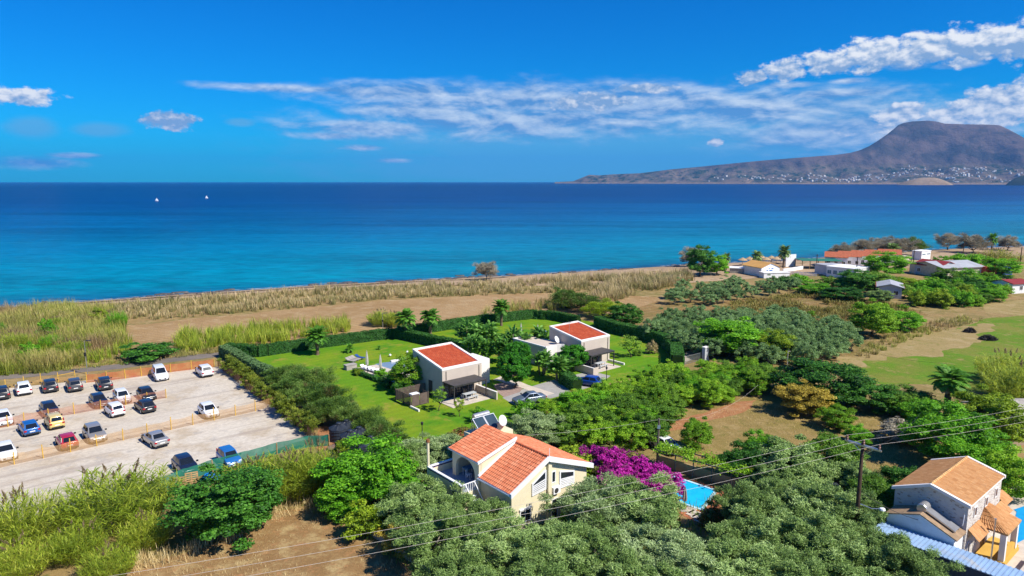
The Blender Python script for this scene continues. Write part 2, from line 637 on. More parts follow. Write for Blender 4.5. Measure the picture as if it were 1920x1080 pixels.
HV = [[head_point(x, tt, sy) for x, sy in zip(hx_, sky_y)] for tt in T]
V = np.array(HV).reshape(-1, 3)
nx, ny = len(hx_), len(T)
ii = np.arange(nx * ny).reshape(ny, nx)
hq = np.stack([ii[:-1, :-1], ii[:-1, 1:], ii[1:, 1:], ii[1:, :-1]], -1).reshape(-1, 4)
m, t, p = new_mat('far_hillside')
P = t.pos()
a = t.noise(P, 0.0022, 8, 0.65, dist=0.7)
b = t.noise(P, 0.009, 6, 0.7)
z_ = t.sep(P)[2]
c = t.mix(t.smooth(a, 0.40, 0.60), (0.150, 0.108, 0.088), (0.072, 0.062, 0.054))
c = t.mix(t.m('MULTIPLY', t.smooth(t.noise(P, 0.006, 7, 0.7, dist=1.2), 0.55, 0.68), 0.8), c, (0.035, 0.040, 0.030))
low_ = t.smooth(t.m('ADD', z_, t.m('MULTIPLY', a, 160)), 330, 250)
c = t.mix(t.m('MULTIPLY', low_, 0.75), c, t.mix(t.smooth(t.noise(P, 0.004, 6, 0.7), 0.42, 0.6), (0.20, 0.15, 0.105), (0.085, 0.085, 0.055)))
c = t.mix(t.m('MULTIPLY', t.smooth(b, 0.50, 0.60), low_), c, (0.035, 0.050, 0.022))
c = t.mix(t.m('MULTIPLY', t.smooth(t.noise(P, 0.005, 5, 0.7), 0.56, 0.66), t.smooth(z_, 200, 20)), c, (0.27, 0.19, 0.12))
c = t.mix(t.smooth(z_, 26, 6), c, (0.26, 0.19, 0.13))
t.put(p.inputs['Base Color'], c)
p.inputs['Roughness'].default_value = 1.0
p.inputs['Specular IOR Level'].default_value = 0.0
t.put(p.inputs['Normal'], t.bump(b, 40, 0.8))
M_hill = m
me = raw_mesh('mountain', V, hq, M_hill)
me.polygons.foreach_set('use_smooth', [True] * len(me.polygons))
tag(obj('mountain', me), 'long brown headland rising to a flat-topped mountain across the bay', kind='structure')


def low_hill(name, label, x, w, ytop, Y, c, seed):
    """low hump of land standing in the bay"""
    rng = random.Random(seed)
    cx = (x - 960) / F * Y * math.cos(TH)
    hw = w / F * Y
    h = CAM_H + Y * ray(x, ytop).z / ray(x, ytop).y
    n, k = 40, 8
    vs, fs = [], []
    for j in range(k + 1):
        for i in range(n):
            an = 2 * math.pi * i / n
            r = 1 - j / k
            rr = r * (1 + 0.18 * mnoise.noise(Vector((math.cos(an) * 1.7, math.sin(an) * 1.7, seed))))
            z = SEA_Z - 5 + (h + 6) * (1 - r ** 2.2) * (1 + 0.12 * mnoise.noise(Vector((math.cos(an) * 3 * r, math.sin(an) * 3 * r, seed + 4))))
            vs.append((cx + math.cos(an) * hw * rr, Y + math.sin(an) * hw * 0.6 * rr, z))
    for j in range(k):
        for i in range(n):
            i2 = (i + 1) % n
            fs.append((j * n + i, j * n + i2, (j + 1) * n + i2, (j + 1) * n + i))
    o = MB().add(vs, fs).build(name, ground_mat(name + '_earth', c, (0.004, 0.015, 0.05), 0), None, True)
    tag(o, label, kind='structure')


low_hill('islet_hill', 'low sandy islet in front of the headland', 1738, 52, 333, 5900, [(0.28, 0.20, 0.12), (0.22, 0.15, 0.09), (0.32, 0.23, 0.15)], 1)
low_hill('point_hill', 'dark wooded point at the bay shore', 1935, 46, 327, 5300, [(0.035, 0.045, 0.03), (0.05, 0.055, 0.035), (0.04, 0.05, 0.025)], 2)

# village houses on the headland slopes
VR = random.Random(11)
vm = {}
for nm, wc_, rc_ in (('white', (0.78, 0.75, 0.70), (0.70, 0.68, 0.64)), ('cream', (0.66, 0.56, 0.43), (0.42, 0.20, 0.12)), ('grey', (0.60, 0.62, 0.62), (0.55, 0.55, 0.55))):
    b_ = MB().box(-6, 6, -5, 5, -3, 6)
    r_ = MB().add([(-6.5, -5.5, 6), (6.5, -5.5, 6), (6.5, 5.5, 6), (-6.5, 5.5, 6), (-6.5, 0, 8.2), (6.5, 0, 8.2)],
                  [(0, 1, 5, 4), (2, 3, 4, 5), (0, 4, 3), (1, 2, 5), (3, 2, 1, 0)])
    b_.add(r_.v, r_.f)
    me = b_.mesh('village_house', plain('village_' + nm, wc_, 0.8, 0.05))
    me.materials.append(plain('village_roof_' + nm, rc_, 0.8, 0.1))
    for pl in me.polygons:
        if pl.index >= 6: pl.material_index = 1
    vm[nm] = me
hv = np.array(HV)
n_v = 0
while n_v < 300:
    xq = VR.choice([VR.gauss(1720, 90), VR.gauss(1560, 110), VR.gauss(1800, 90), VR.uniform(1380, 1940)])
    tq = VR.choice([VR.gauss(0.20, 0.09), VR.gauss(0.34, 0.12), VR.uniform(0.06, 0.56)])
    if not (1330 < xq < 1935 and 0.05 < tq < 0.55): continue
    if mnoise.noise(Vector((xq / 40, tq * 9, 1))) < -0.12: continue
    i, j = int((xq - 1040) / 5), int(tq * 45)
    o = obj('village_house', vm[VR.choice(['white', 'white', 'white', 'cream', 'grey'])])
    o.location = hv[j][i] + np.array([VR.uniform(-14, 14), VR.uniform(-10, 10), 0.5])
    o.rotation_euler = (0, 0, VR.uniform(0, 6.28))
    s_ = VR.uniform(0.8, 1.7)
    o.scale = (s_, s_, s_ * VR.uniform(0.8, 1.3))
    tag(o, 'tiny pale house on the far slopes below the flat-topped mountain', 'house', 'village houses on the far headland')
    n_v += 1

# ---- air
hb = MB().box(-25500, 25500, -1000, 25500, -45, 900).build('haze')
hmat = bpy.data.materials.new('haze_air')
hmat.use_nodes = True
ht = hmat.node_tree
ht.nodes.clear()
ho = ht.nodes.new('ShaderNodeOutputMaterial')
hv_ = ht.nodes.new('ShaderNodeVolumePrincipled')
hv_.inputs['Color'].default_value = (0.07, 0.42, 1.0, 1)
hv_.inputs['Density'].default_value = 3.8e-5
hv_.inputs['Anisotropy'].default_value = 0.0
ht.links.new(hv_.outputs[0], ho.inputs['Volume'])
hb.data.materials.append(hmat)
tag(hb, 'thin blue summer air over the whole bay', kind='stuff')


# ---- fields, lawns, roads: each a sheet a few millimetres above the one below
def jag(pts, step=2.5, amp=0.5, seed=0):
    """ground polygon with an uneven edge"""
    out = []
    n = len(pts)
    for i in range(n):
        a, b = pts[i], pts[(i + 1) % n]
        d = b - a
        k = max(1, min(60, int(d.length / step)))
        nr = Vector((-d.y, d.x, 0)).normalized() if d.length > 0 else Vector()
        for j in range(k):
            q = a + d * (j / k)
            w = mnoise.fractal(Vector((q.x * 0.22, q.y * 0.22, seed * 7.7)), 1.0, 2, 3) * amp * (1 if j else 0.4)
            out.append(q + nr * w)
    return out


def patch(name, label, pts, z, mat, amp=0.5, step=2.5, world=False, kind='structure'):
    P3 = [Vector((q[0], q[1], 0)) if world else G(*q) for q in pts]
    if amp:
        P3 = jag(P3, step, amp, len(name))
    tri = tessellate_polygon([[Vector((q.x, q.y, 0)) for q in P3]])
    mb = MB()
    mb.v = [(q.x, q.y, z) for q in P3]
    for a_, b_, c_ in tri:
        n_ = (P3[b_] - P3[a_]).cross(P3[c_] - P3[a_]).z
        mb.f.append((a_, b_, c_) if n_ > 0 else (a_, c_, b_))
    o = mb.build(name, mat)
    return tag(o, label, kind=kind)


M_gravel = ground_mat('pale_gravel', [(0.51, 0.445, 0.355), (0.57, 0.51, 0.42), (0.45, 0.37, 0.27), (0.41, 0.37, 0.32)], (0.045, 0.22, 2.2), 0.03, None, (R(40), (0.36, 0.30, 0.245)))
patch('parking_ground', 'pale compacted gravel of the car park', [(-200, 772), (0, 729), (150, 715), (300, 699), (414, 687), (470, 733), (592, 819), (450, 868), (330, 905),
      (200, 938), (60, 972), (-200, 1010)], 0.012, M_gravel, 0.6)
M_earth = ground_mat('reddish_field_soil', [(0.37, 0.24, 0.115), (0.31, 0.195, 0.085), (0.41, 0.285, 0.15)], (0.05, 0.3, 2.5), 0.10, (R(125), 1.7, 0.10))
patch('ploughed_field', 'bare brown field between the reeds and the hedge', [(190, 618), (330, 601), (520, 583), (700, 564), (860, 556), (1000, 549), (1160, 553), (1290, 560),
      (1400, 566), (1180, 600), (1000, 588), (860, 604), (740, 622), (600, 640), (420, 655), (250, 648)], 0.006, M_earth, 1.5)
M_lawn = ground_mat('mown_lawn', [(0.110, 0.240, 0.010), (0.185, 0.260, 0.014), (0.070, 0.210, 0.010), (0.26, 0.24, 0.04)], (0.07, 0.16, 3.0), 0.04, (R(40 + 90), 1.6, 0.05))
patch('lawn', 'bright green mown lawn round the two villas', [(425, 662), (590, 648), (740, 626), (860, 609), (1000, 590), (1090, 600), (1180, 620), (1250, 646), (1272, 682), (1215, 700),
      (1120, 725), (1040, 760), (990, 800), (870, 830), (740, 826), (640, 775), (560, 725), (500, 695)], 0.010, M_lawn, 0.3)
M_dry = ground_mat('orchard_dry_grass', [(0.30, 0.205, 0.075), (0.235, 0.18, 0.055), (0.35, 0.25, 0.105), (0.18, 0.16, 0.04)], (0.09, 0.5, 3.2), 0.08)
patch('orchard_ground', 'dry straw coloured orchard floor', [(1225, 800), (1300, 762), (1400, 742), (1500, 752), (1640, 780), (1740, 800), (1760, 880), (1700, 930), (1500, 930),
      (1390, 900), (1300, 872), (1235, 850)], 0.008, M_dry, 0.9)
M_red = ground_mat('red_earth', [(0.37, 0.17, 0.075), (0.33, 0.15, 0.07), (0.42, 0.23, 0.12)], (0.1, 0.6, 3.0), 0.06)
patch('red_earth_bank', 'bare reddish earth along the shrubs', [(1232, 800), (1262, 788), (1330, 768), (1390, 752), (1420, 750), (1400, 768), (1340, 785), (1290, 800), (1245, 812)], 0.016, M_red, 0.8, 1.0)
patch('red_earth_verge', 'bare reddish earth at the end of the reed screen', [(600, 790), (640, 778), (660, 800), (655, 850), (620, 905), (570, 950), (560, 925), (600, 860)], 0.016, M_red, 0.8, 1.0)
M_mead = ground_mat('meadow_grass', [(0.110, 0.200, 0.016), (0.200, 0.205, 0.040), (0.105, 0.225, 0.014), (0.29, 0.225, 0.08)], (0.06, 0.22, 1.6), 0.10)
patch('meadow', 'green and tan meadow beyond the shrubs', [(1590, 690), (1660, 655), (1760, 625), (1850, 598), (2050, 575), (2150, 720), (1900, 745), (1740, 722), (1640, 720)], 0.006, M_mead, 1.2)
M_straw = ground_mat('straw_track', [(0.34, 0.25, 0.11), (0.29, 0.22, 0.085), (0.38, 0.285, 0.14), (0.18, 0.18, 0.04)], (0.07, 0.30, 2.0), 0.08)
patch('straw_track', 'strip of bleached straw beside the meadow', [(1560, 680), (1640, 655), (1730, 628), (1800, 612), (1860, 607), (1840, 640), (1750, 668), (1660, 668), (1600, 688)], 0.012, M_straw, 2.6, 1.2)
patch('straw_clearing', 'bleached bare clearing by the small red roofed shed', [(1840, 570), (1950, 560), (2050, 565), (2050, 590), (1900, 592), (1850, 585)], 0.012, M_straw, 1.2)
M_vine = ground_mat('vineyard_soil', [(0.27, 0.165, 0.065), (0.20, 0.150, 0.050), (0.30, 0.215, 0.095), (0.16, 0.15, 0.04)], (0.06, 0.3, 2.4), 0.1, (R(130), 2.2, 0.07))
patch('vineyard_ground', 'brown vineyard soil behind the olive grove', [(1180, 580), (1260, 560), (1400, 555), (1500, 548), (1620, 560), (1700, 572), (1740, 590), (1640, 640), (1560, 690), (1320, 680), (1210, 640)], 0.009, M_vine, 1.2)
M_brown = ground_mat('mown_dry_field', [(0.35, 0.215, 0.095), (0.27, 0.160, 0.066), (0.44, 0.315, 0.145), (0.40, 0.205, 0.09)], (0.12, 0.55, 3.6), 0.08)
patch('dry_field', 'mown brown field below the reeds', [(120, 1090), (250, 1060), (330, 1040), (440, 1010), (520, 960), (600, 945), (660, 985), (760, 1055), (830, 1110), (700, 1250), (0, 1250)], 0.006, M_brown, 0.8)
M_asph = ground_mat('lane_surface', [(0.17, 0.145, 0.125), (0.20, 0.17, 0.145), (0.15, 0.13, 0.115)], (0.1, 0.6, 4.0), 0.01)
patch('lane', 'narrow grey lane behind the car park fence', [(-120, 725), (0, 712), (100, 703), (220, 692), (330, 678), (420, 668), (420, 660), (330, 669), (220, 683), (100, 696), (0, 704), (-120, 716)], 0.016, M_asph, 0.2)

# ---- dark flat rocks and broken surf along the waterline
rr_ = np.random.default_rng(12)
rk = MB()
for i in range(420):
    x_ = rr_.uniform(-190, 120)
    s_ = rr_.normal(-0.5, 2.2)
    y_ = float(np.interp(x_, _sx, _sy)) - s_
    if mnoise.noise(Vector((x_ * 0.05, 0, 2))) < -0.05: continue
    w_, d_, h_ = rr_.uniform(0.6, 2.6), rr_.uniform(0.4, 1.1), rr_.uniform(0.1, 0.45)
    a_ = rr_.uniform(0.2, 0.7)
    M_ = Matrix.Translation((x_, y_, max(SEA_Z, float(ground_z(x_, y_))) - 0.1)) @ Matrix.Rotation(a_, 4, 'Z')
    k_ = 7
    vs_ = [(math.cos(6.283 * j / k_) * w_ * q * rr_.uniform(0.8, 1.1), math.sin(6.283 * j / k_) * d_ * q * rr_.uniform(0.8, 1.1), z) for q, z in ((1, 0), (0.85, h_), ) for j in range(k_)]
    rk.add(vs_, [tuple(range(k_, 2 * k_))] + [(j, (j + 1) % k_, k_ + (j + 1) % k_, k_ + j) for j in range(k_)], M_)
tag(rk.build('shore_rocks', plain('wet_rock', (0.10, 0.085, 0.075), 0.6, 0.3, 2)), 'low dark rocks along the waterline', kind='stuff')
fm = MB()
for i in range(260):
    x_ = -200 + i * 2.1 + rr_.uniform(-1, 1)
    if mnoise.noise(Vector((x_ * 0.035, 7, 2))) < -0.08: continue
    s_ = -2.2 + 1.6 * mnoise.noise(Vector((x_ * 0.08, 1, 5)))
    y_ = float(np.interp(x_, _sx, _sy)) - s_
    sl_ = (float(np.interp(x_ + 2, _sx, _sy)) - float(np.interp(x_ - 2, _sx, _sy))) / 4
    L_, w_ = rr_.uniform(1.2, 2.6), rr_.uniform(0.12, 0.4)
    fm.add([(x_ - L_, y_ - L_ * sl_, SEA_Z + 0.02), (x_, y_ - w_, SEA_Z + 0.02), (x_ + L_, y_ + L_ * sl_, SEA_Z + 0.02), (x_, y_ + w_, SEA_Z + 0.02)], [(0, 1, 2, 3)])
tag(fm.build('surf', plain('sea_foam', (0.60, 0.62, 0.62), 0.8, 0.15, 1)), 'thin broken line of surf', kind='stuff')

# ================================================================== PLANTS
M_bark = plain('bark', (0.16, 0.115, 0.075), 0.9, 0.3, 4, 0.1, bump=0.02, bscale=18)
M_bark_grey = plain('grey_bark', (0.22, 0.19, 0.155), 0.9, 0.3, 4, 0.1, bump=0.02, bscale=18)
LM = {
    'olive': leaf_mat('olive_leaf', (0.045, 0.085, 0.018), (0.150, 0.225, 0.062), (0.36, 0.44, 0.19), 0.22),
    'silver': leaf_mat('silver_olive_leaf', (0.075, 0.115, 0.045), (0.225, 0.295, 0.125), (0.46, 0.52, 0.31), 0.22),
    'grove': leaf_mat('grove_olive_leaf', (0.035, 0.075, 0.022), (0.135, 0.220, 0.080), (0.32, 0.42, 0.21), 0.22),
    'green': leaf_mat('bright_leaf', (0.030, 0.088, 0.007), (0.108, 0.250, 0.014), (0.28, 0.46, 0.035), 0.3),
    'dark': leaf_mat('dark_leaf', (0.012, 0.042, 0.007), (0.038, 0.112, 0.014), (0.115, 0.24, 0.04), 0.22),
    'ficus': leaf_mat('clipped_ficus_leaf', (0.016, 0.068, 0.007), (0.036, 0.145, 0.010), (0.09, 0.27, 0.02), 0.25),
    'lime': leaf_mat('yellow_green_leaf', (0.070, 0.105, 0.010), (0.175, 0.225, 0.016), (0.36, 0.38, 0.035), 0.3),
    'gold': leaf_mat('yellowing_leaf', (0.130, 0.105, 0.018), (0.30, 0.235, 0.030), (0.50, 0.39, 0.07), 0.3),
    'citrus': leaf_mat('orchard_leaf', (0.045, 0.100, 0.007), (0.150, 0.260, 0.016), (0.34, 0.43, 0.04), 0.3, 0.45,
                       (0.5, (0.22, 0.15, 0.03), 0.60, 0.70)),
    'shrub': leaf_mat('mixed_shrub_leaf', (0.036, 0.078, 0.010), (0.105, 0.185, 0.022), (0.25, 0.33, 0.055), 0.28, 0.5),
    'tamarisk': leaf_mat('tamarisk_spray', (0.035, 0.070, 0.016), (0.090, 0.145, 0.030), (0.20, 0.24, 0.07), 0.25, 0.4,
                         (0.35, (0.17, 0.125, 0.05), 0.56, 0.68)),
    'grey': leaf_mat('grey_tamarisk_spray', (0.085, 0.082, 0.055), (0.22, 0.20, 0.145), (0.40, 0.36, 0.27), 0.25),
    'thuja': leaf_mat('golden_conifer_spray', (0.055, 0.080, 0.012), (0.150, 0.165, 0.022), (0.30, 0.28, 0.05), 0.2),
    'hedge': leaf_mat('hedge_leaf', (0.016, 0.050, 0.012), (0.036, 0.105, 0.022), (0.075, 0.18, 0.045), 0.2),
    'hedge_grey': leaf_mat('silver_hedge_leaf', (0.040, 0.070, 0.035), (0.090, 0.140, 0.070), (0.20, 0.26, 0.15), 0.2),
    'palm': leaf_mat('palm_frond', (0.025, 0.070, 0.010), (0.070, 0.165, 0.020), (0.17, 0.30, 0.05), 0.25),
    'palm_grey': leaf_mat('dusty_palm_frond', (0.060, 0.090, 0.030), (0.14, 0.19, 0.07), (0.28, 0.33, 0.15), 0.2),
    'strel': leaf_mat('paddle_leaf', (0.030, 0.080, 0.016), (0.080, 0.175, 0.035), (0.21, 0.33, 0.09), 0.3),
    'reed': leaf_mat('green_reed', (0.075, 0.125, 0.010), (0.215, 0.285, 0.022), (0.44, 0.43, 0.07), 0.35, 0.2),
    'reed_mix': leaf_mat('mixed_reed', (0.085, 0.125, 0.016), (0.215, 0.245, 0.035), (0.43, 0.36, 0.11), 0.3, 0.0,
                         (0.055, (0.37, 0.26, 0.125), 0.42, 0.62)),
    'reed_dry': leaf_mat('dry_reed', (0.095, 0.110, 0.025), (0.29, 0.235, 0.095), (0.50, 0.385, 0.22), 0.2, 0.0,
                         (0.06, (0.165, 0.185, 0.045), 0.52, 0.66)),
    'plume': leaf_mat('reed_plume', (0.12, 0.085, 0.045), (0.20, 0.145, 0.08), (0.29, 0.22, 0.13), 0.3),
    'dryleaf': leaf_mat('dead_frond', (0.13, 0.09, 0.05), (0.26, 0.19, 0.11), (0.40, 0.30, 0.19), 0.15),
    'magenta': leaf_mat('bougainvillea_bract', (0.035, 0.060, 0.012), (0.30, 0.008, 0.20), (0.46, 0.035, 0.33), 0.3),
    'straw': leaf_mat('dry_grass_blade', (0.26, 0.18, 0.075), (0.42, 0.31, 0.14), (0.58, 0.46, 0.25), 0.2),
    'turf': leaf_mat('weed_blade', (0.05, 0.10, 0.012), (0.13, 0.19, 0.02), (0.28, 0.29, 0.06), 0.25),
    'vine': leaf_mat('vine_leaf', (0.055, 0.070, 0.014), (0.145, 0.140, 0.028), (0.29, 0.235, 0.06), 0.25, 0.5,
                     (0.12, (0.20, 0.105, 0.035), 0.52, 0.66)),
    'fred': leaf_mat('red_flower_shrub', (0.05, 0.075, 0.012), (0.12, 0.14, 0.03), (0.42, 0.07, 0.06), 0.25),
}


def unit(v):
    return v / np.maximum(np.linalg.norm(v, axis=-1, keepdims=True), 1e-6)


def leaf_mesh(name, Pc, A, N, L, W, var, mat):
    """one bent diamond per leaf: centre, long axis, normal, length, width"""
    A = unit(A)
    S = unit(np.cross(A, N))
    Nn = np.cross(S, A)
    L, W = np.asarray(L)[:, None], np.asarray(W)[:, None]
    v0 = Pc - A * L * 0.5
    v1 = Pc + S * W * 0.5 + Nn * W * 0.12
    v2 = Pc + A * L * 0.5 - Nn * L * 0.10
    v3 = Pc - S * W * 0.5 + Nn * W * 0.12
    V = np.stack([v0, v1, v2, v3], 1).reshape(-1, 3)
    Q = np.arange(len(V)).reshape(-1, 4)
    return raw_mesh(name, V, Q, mat, np.repeat(var, 4))


def clumps(rng, n, rad, zc, low=-0.45, inner=0.55, lobe=0.22):
    """branch-end clusters spread through an uneven crown volume"""
    i = np.arange(n) + 0.5
    ph = np.arccos(1 - (1 - low) * i / n)
    th = math.pi * (1 + 5 ** 0.5) * i + rng.normal(0, 0.35, n)
    d = np.stack([np.cos(th) * np.sin(ph), np.sin(th) * np.sin(ph), np.cos(ph)], -1)
    d = unit(d + rng.normal(0, 0.16, (n, 3)))
    a = rng.uniform(0, 6.28, 3)
    lob = 1 + lobe * (np.sin(3 * th + a[0]) * 0.5 + np.sin(2 * th + 4 * ph + a[1]) * 0.6 + rng.normal(0, 0.5, n))
    r = (inner + (1 - inner) * rng.random(n) ** 0.45) * lob
    C = d * r[:, None] * np.array(rad) + np.array([0, 0, zc])
    return C, d


def crown_leaves(rng, C, D, per, cr, L, W, flat=0.95, up=0.35, lean=0.5, rnd=0.6, along=False, hemi=0.9):
    n = len(C)
    crv = cr * rng.uniform(0.65, 1.3, n)
    q = unit(rng.normal(0, 1, (n, per, 3)))
    q[..., 2] = np.abs(q[..., 2]) * hemi + q[..., 2] * (1 - hemi)
    rr = rng.random((n, per, 1)) ** 0.5
    off = q * rr * crv[:, None, None] * np.array([1, 1, flat]) + (D[:, None, :] * crv[:, None, None] * 0.25)
    Pc = (C[:, None, :] + off).reshape(-1, 3)
    outw = unit(q + D[:, None, :] * lean + np.array([0, 0, up])).reshape(-1, 3)
    N = len(Pc)
    jit = unit(outw + rng.normal(0, rnd, (N, 3)))
    Nv = jit
    A = unit(np.cross(Nv, rng.normal(0, 1, (N, 3))))
    if along:                                   # this share of the leaves points outwards like a brush
        sel = (rng.random(N) < along)[:, None]
        A = np.where(sel, jit, A)
        Nv = np.where(sel, unit(rng.normal(0, 0.55, (N, 3)) + np.array([0.25, -0.25, 1.0])), Nv)
    ck = rng.uniform(-0.20, 0.20, n)  # random tone per clump, contrast raised to suggest shaded gaps in the crown
    var = np.clip(0.5 + np.repeat(ck, per) + rng.normal(0, 0.17, N), 0, 1)
    ln = L * rng.uniform(0.65, 1.35, N)
    return Pc, A, Nv, ln, W * rng.uniform(0.7, 1.3, N), var


def limbs(mb, rng, C, h0, r0, k, top=0.8):
    """bent trunk to height h0, then k limbs that reach into the crown"""
    bend = rng.normal(0, 0.10, (3, 2)) * h0
    trunk = [(0, 0, -0.15), (bend[0][0], bend[0][1], h0 * 0.35), (bend[1][0], bend[1][1], h0 * 0.7), (bend[2][0], bend[2][1], h0)]
    mb.tube(trunk, [r0 * 1.5, r0 * 1.05, r0 * 0.9, r0 * 0.85], 8)
    for j in rng.choice(len(C), min(k, len(C)), replace=False):
        e = Vector(C[j]) * top
        s = Vector(trunk[-1])
        mid = s.lerp(e, 0.5) + Vector((rng.normal(0, 0.15), rng.normal(0, 0.15), 0.15))
        mb.tube([s - Vector((0, 0, 0.1)), mid, e], [r0 * 0.6, r0 * 0.4, r0 * 0.15], 6)


PROTO = {}


def proto_tree(key, name, seed, rad, zc, ncl, per, cr, L, W, trunk, mat='green', bark=None, low=-0.45, inner=0.55, lobe=0.22, **kw):
    rng = np.random.default_rng(seed)
    C, D = clumps(rng, ncl, rad, zc, low, inner, lobe)
    root = bpy.data.objects.new(name, None)
    col.objects.link(root)
    mb = MB()
    limbs(mb, rng, C, trunk[0], trunk[1], trunk[2])
    mb.build('trunk', bark or M_bark, root, True)
    me = leaf_mesh('crown', *crown_leaves(rng, C, D, per, cr, L, W, **kw), LM[mat])
    obj('crown', me, root)
    co = np.empty(len(me.vertices) * 3, np.float32)
    me.vertices.foreach_get('co', co)
    co = co.reshape(-1, 3)
    z1 = np.percentile(co[:, 2], 99.5)
    w = (np.percentile(co[:, 0], 99) - np.percentile(co[:, 0], 1) + np.percentile(co[:, 1], 99) - np.percentile(co[:, 1], 1)) / 2
    PROTO.setdefault(key, []).append((root, float(w), float(z1)))


for s in range(4):
    proto_tree('olive', 'olive_tree', 100 + s, (2.3, 2.3, 1.9), 2.6, 115, 330, 0.50, 0.22, 0.052, (1.3, 0.17, 7), 'olive', M_bark_grey, -0.6, 0.42, 0.34, flat=1.25, up=0.8, rnd=0.45, hemi=0.7, along=0.6)
for s in range(3):
    proto_tree('grove', 'olive_tree', 120 + s, (2.0, 2.0, 1.85), 2.3, 60, 160, 0.52, 0.30, 0.085, (1.0, 0.15, 5), 'grove', M_bark_grey, -0.55, 0.5, 0.3, flat=1.2, up=0.7, rnd=0.45, hemi=0.7, along=0.5)
for s in range(3):
    proto_tree('broad', 'leafy_tree', 140 + s, (2.1, 2.1, 2.15), 2.5, 100, 260, 0.58, 0.17, 0.115, (1.2, 0.14, 7), 'green', None, -0.75, 0.5, 0.24, up=0.35, hemi=0.45)
for s in range(3):
    proto_tree('bush', 'shrub', 160 + s, (1.4, 1.4, 1.25), 1.25, 46, 110, 0.50, 0.24, 0.12, (0.4, 0.07, 6), 'shrub', None, -0.8, 0.45, 0.3, up=0.5, hemi=0.5)
for s in range(2):
    proto_tree('round', 'clipped_tree', 180 + s, (1.9, 1.9, 1.8), 3.0, 120, 190, 0.40, 0.17, 0.12, (1.7, 0.12, 6), 'ficus', None, -0.95, 0.75, 0.04, up=0.1, lean=1.0, hemi=0.2)
for s in range(3):
    proto_tree('feather', 'tamarisk', 200 + s, (1.7, 1.7, 1.6), 1.9, 60, 190, 0.62, 0.34, 0.045, (0.7, 0.10, 7), 'tamarisk', None, -0.6, 0.45, 0.28, flat=1.3, up=0.9, rnd=0.35, along=True)
for s in range(2):
    rng = np.random.default_rng(220 + s)
    proto_tree('conifer', 'young_conifer', 220 + s, (0.75, 0.75, 1.35), 1.5, 36, 90, 0.38, 0.26, 0.07, (0.5, 0.06, 5), 'thuja', None, -0.9, 0.4, 0.45, flat=1.5, up=0.9, rnd=0.4, along=True)
for s in range(2):
    proto_tree('thin', 'young_tree', 240 + s, (0.9, 0.9, 1.1), 2.1, 26, 60, 0.36, 0.18, 0.08, (1.0, 0.06, 9), 'shrub', None, -0.6, 0.4, 0.35, up=0.9)
proto_tree('flower', 'bougainvillea', 260, (1.7, 1.7, 1.1), 1.6, 60, 120, 0.50, 0.20, 0.15, (0.8, 0.07, 6), 'magenta', None, -0.8, 0.4, 0.35, up=0.6)


def proto_palm(key, name, seed, h, nf, fl, droop, skirt, mat):
    """trunk, arching fronds with leaflets on both sides, optional skirt of dead fronds"""
    rng = np.random.default_rng(seed)
    root = bpy.data.objects.new(name, None)
    col.objects.link(root)
    mb = MB()
    k = 9
    pth = [(0.05 * math.sin(i), 0.04 * i / k, -0.1 + h * i / k) for i in range(k + 1)]
    mb.tube(pth, [0.34 if i == 0 else 0.24 + 0.03 * (i % 2) for i in range(k + 1)], 9)
    mb.build('trunk', M_bark, root)

    def fronds(n, el_lo, el_hi, length, drp, nm, mt):
        Pc, A, N, L, W, var = [], [], [], [], [], []
        for i in range(n):
            an = 2.399 * i + rng.normal(0, 0.2)
            e0 = el_lo + (el_hi - el_lo) * (i / max(1, n - 1)) + rng.normal(0, 0.08)
            ln = length * rng.uniform(0.85, 1.1)
            p = np.array([0.05 * math.sin(k), 0.04, h])
            e = e0
            for sgm in range(12):
                dv = np.array([math.cos(an) * math.cos(e), math.sin(an) * math.cos(e), math.sin(e)])
                p2 = p + dv * ln / 12
                up_ = np.array([-math.cos(an) * math.sin(e), -math.sin(an) * math.sin(e), math.cos(e)])
                side = np.cross(dv, up_)
                f = sgm / 11
                ll = 0.62 * (length / 2.0) * math.sin(math.pi * min(1, 0.12 + f * 0.83)) * rng.uniform(0.9, 1.1)
                Pc.append((p + p2) / 2); A.append(dv); N.append(up_); L.append(ln / 10); W.append(0.06); var.append(0.35)
                if sgm > 1:
                    for sd_ in (-1, 1):
                        for hb_ in (0.0, 0.5):
                            ax = unit(side * sd_ + dv * 0.75 - np.array([0, 0, 0.12]) + rng.normal(0, 0.07, 3))
                            Pc.append(p + (p2 - p) * hb_ + ax * ll * 0.5); A.append(ax); N.append(unit(up_ + rng.normal(0, 0.15, 3)))
                            L.append(ll); W.append(0.145 * length / 2.0); var.append(np.clip(0.55 + rng.normal(0, 0.17), 0, 1))
                p = p2
                e -= drp / 12 * (0.5 + f)
        obj(nm, leaf_mesh(nm, np.array(Pc), np.array(A), np.array(N), np.array(L), np.array(W), np.array(var), LM[mt]), root)

    fronds(nf, -0.35, 1.45, fl, droop, 'crown', mat)
    if skirt:
        fronds(34, -1.35, -0.7, fl * 0.85, 0.5, 'dead_fronds', 'dryleaf')
    PROTO.setdefault(key, []).append((root, fl * 1.75, h + fl * 0.72))


proto_palm('palm', 'palm_tree', 300, 3.3, 44, 2.1, 1.15, False, 'palm')
proto_palm('palm', 'palm_tree', 301, 3.3, 40, 2.1, 1.25, False, 'palm')
proto_palm('skirt', 'fan_palm', 302, 4.6, 44, 1.9, 1.3, True, 'palm')
proto_palm('cycad', 'small_palm', 303, 0.55, 22, 1.0, 1.3, False, 'palm')


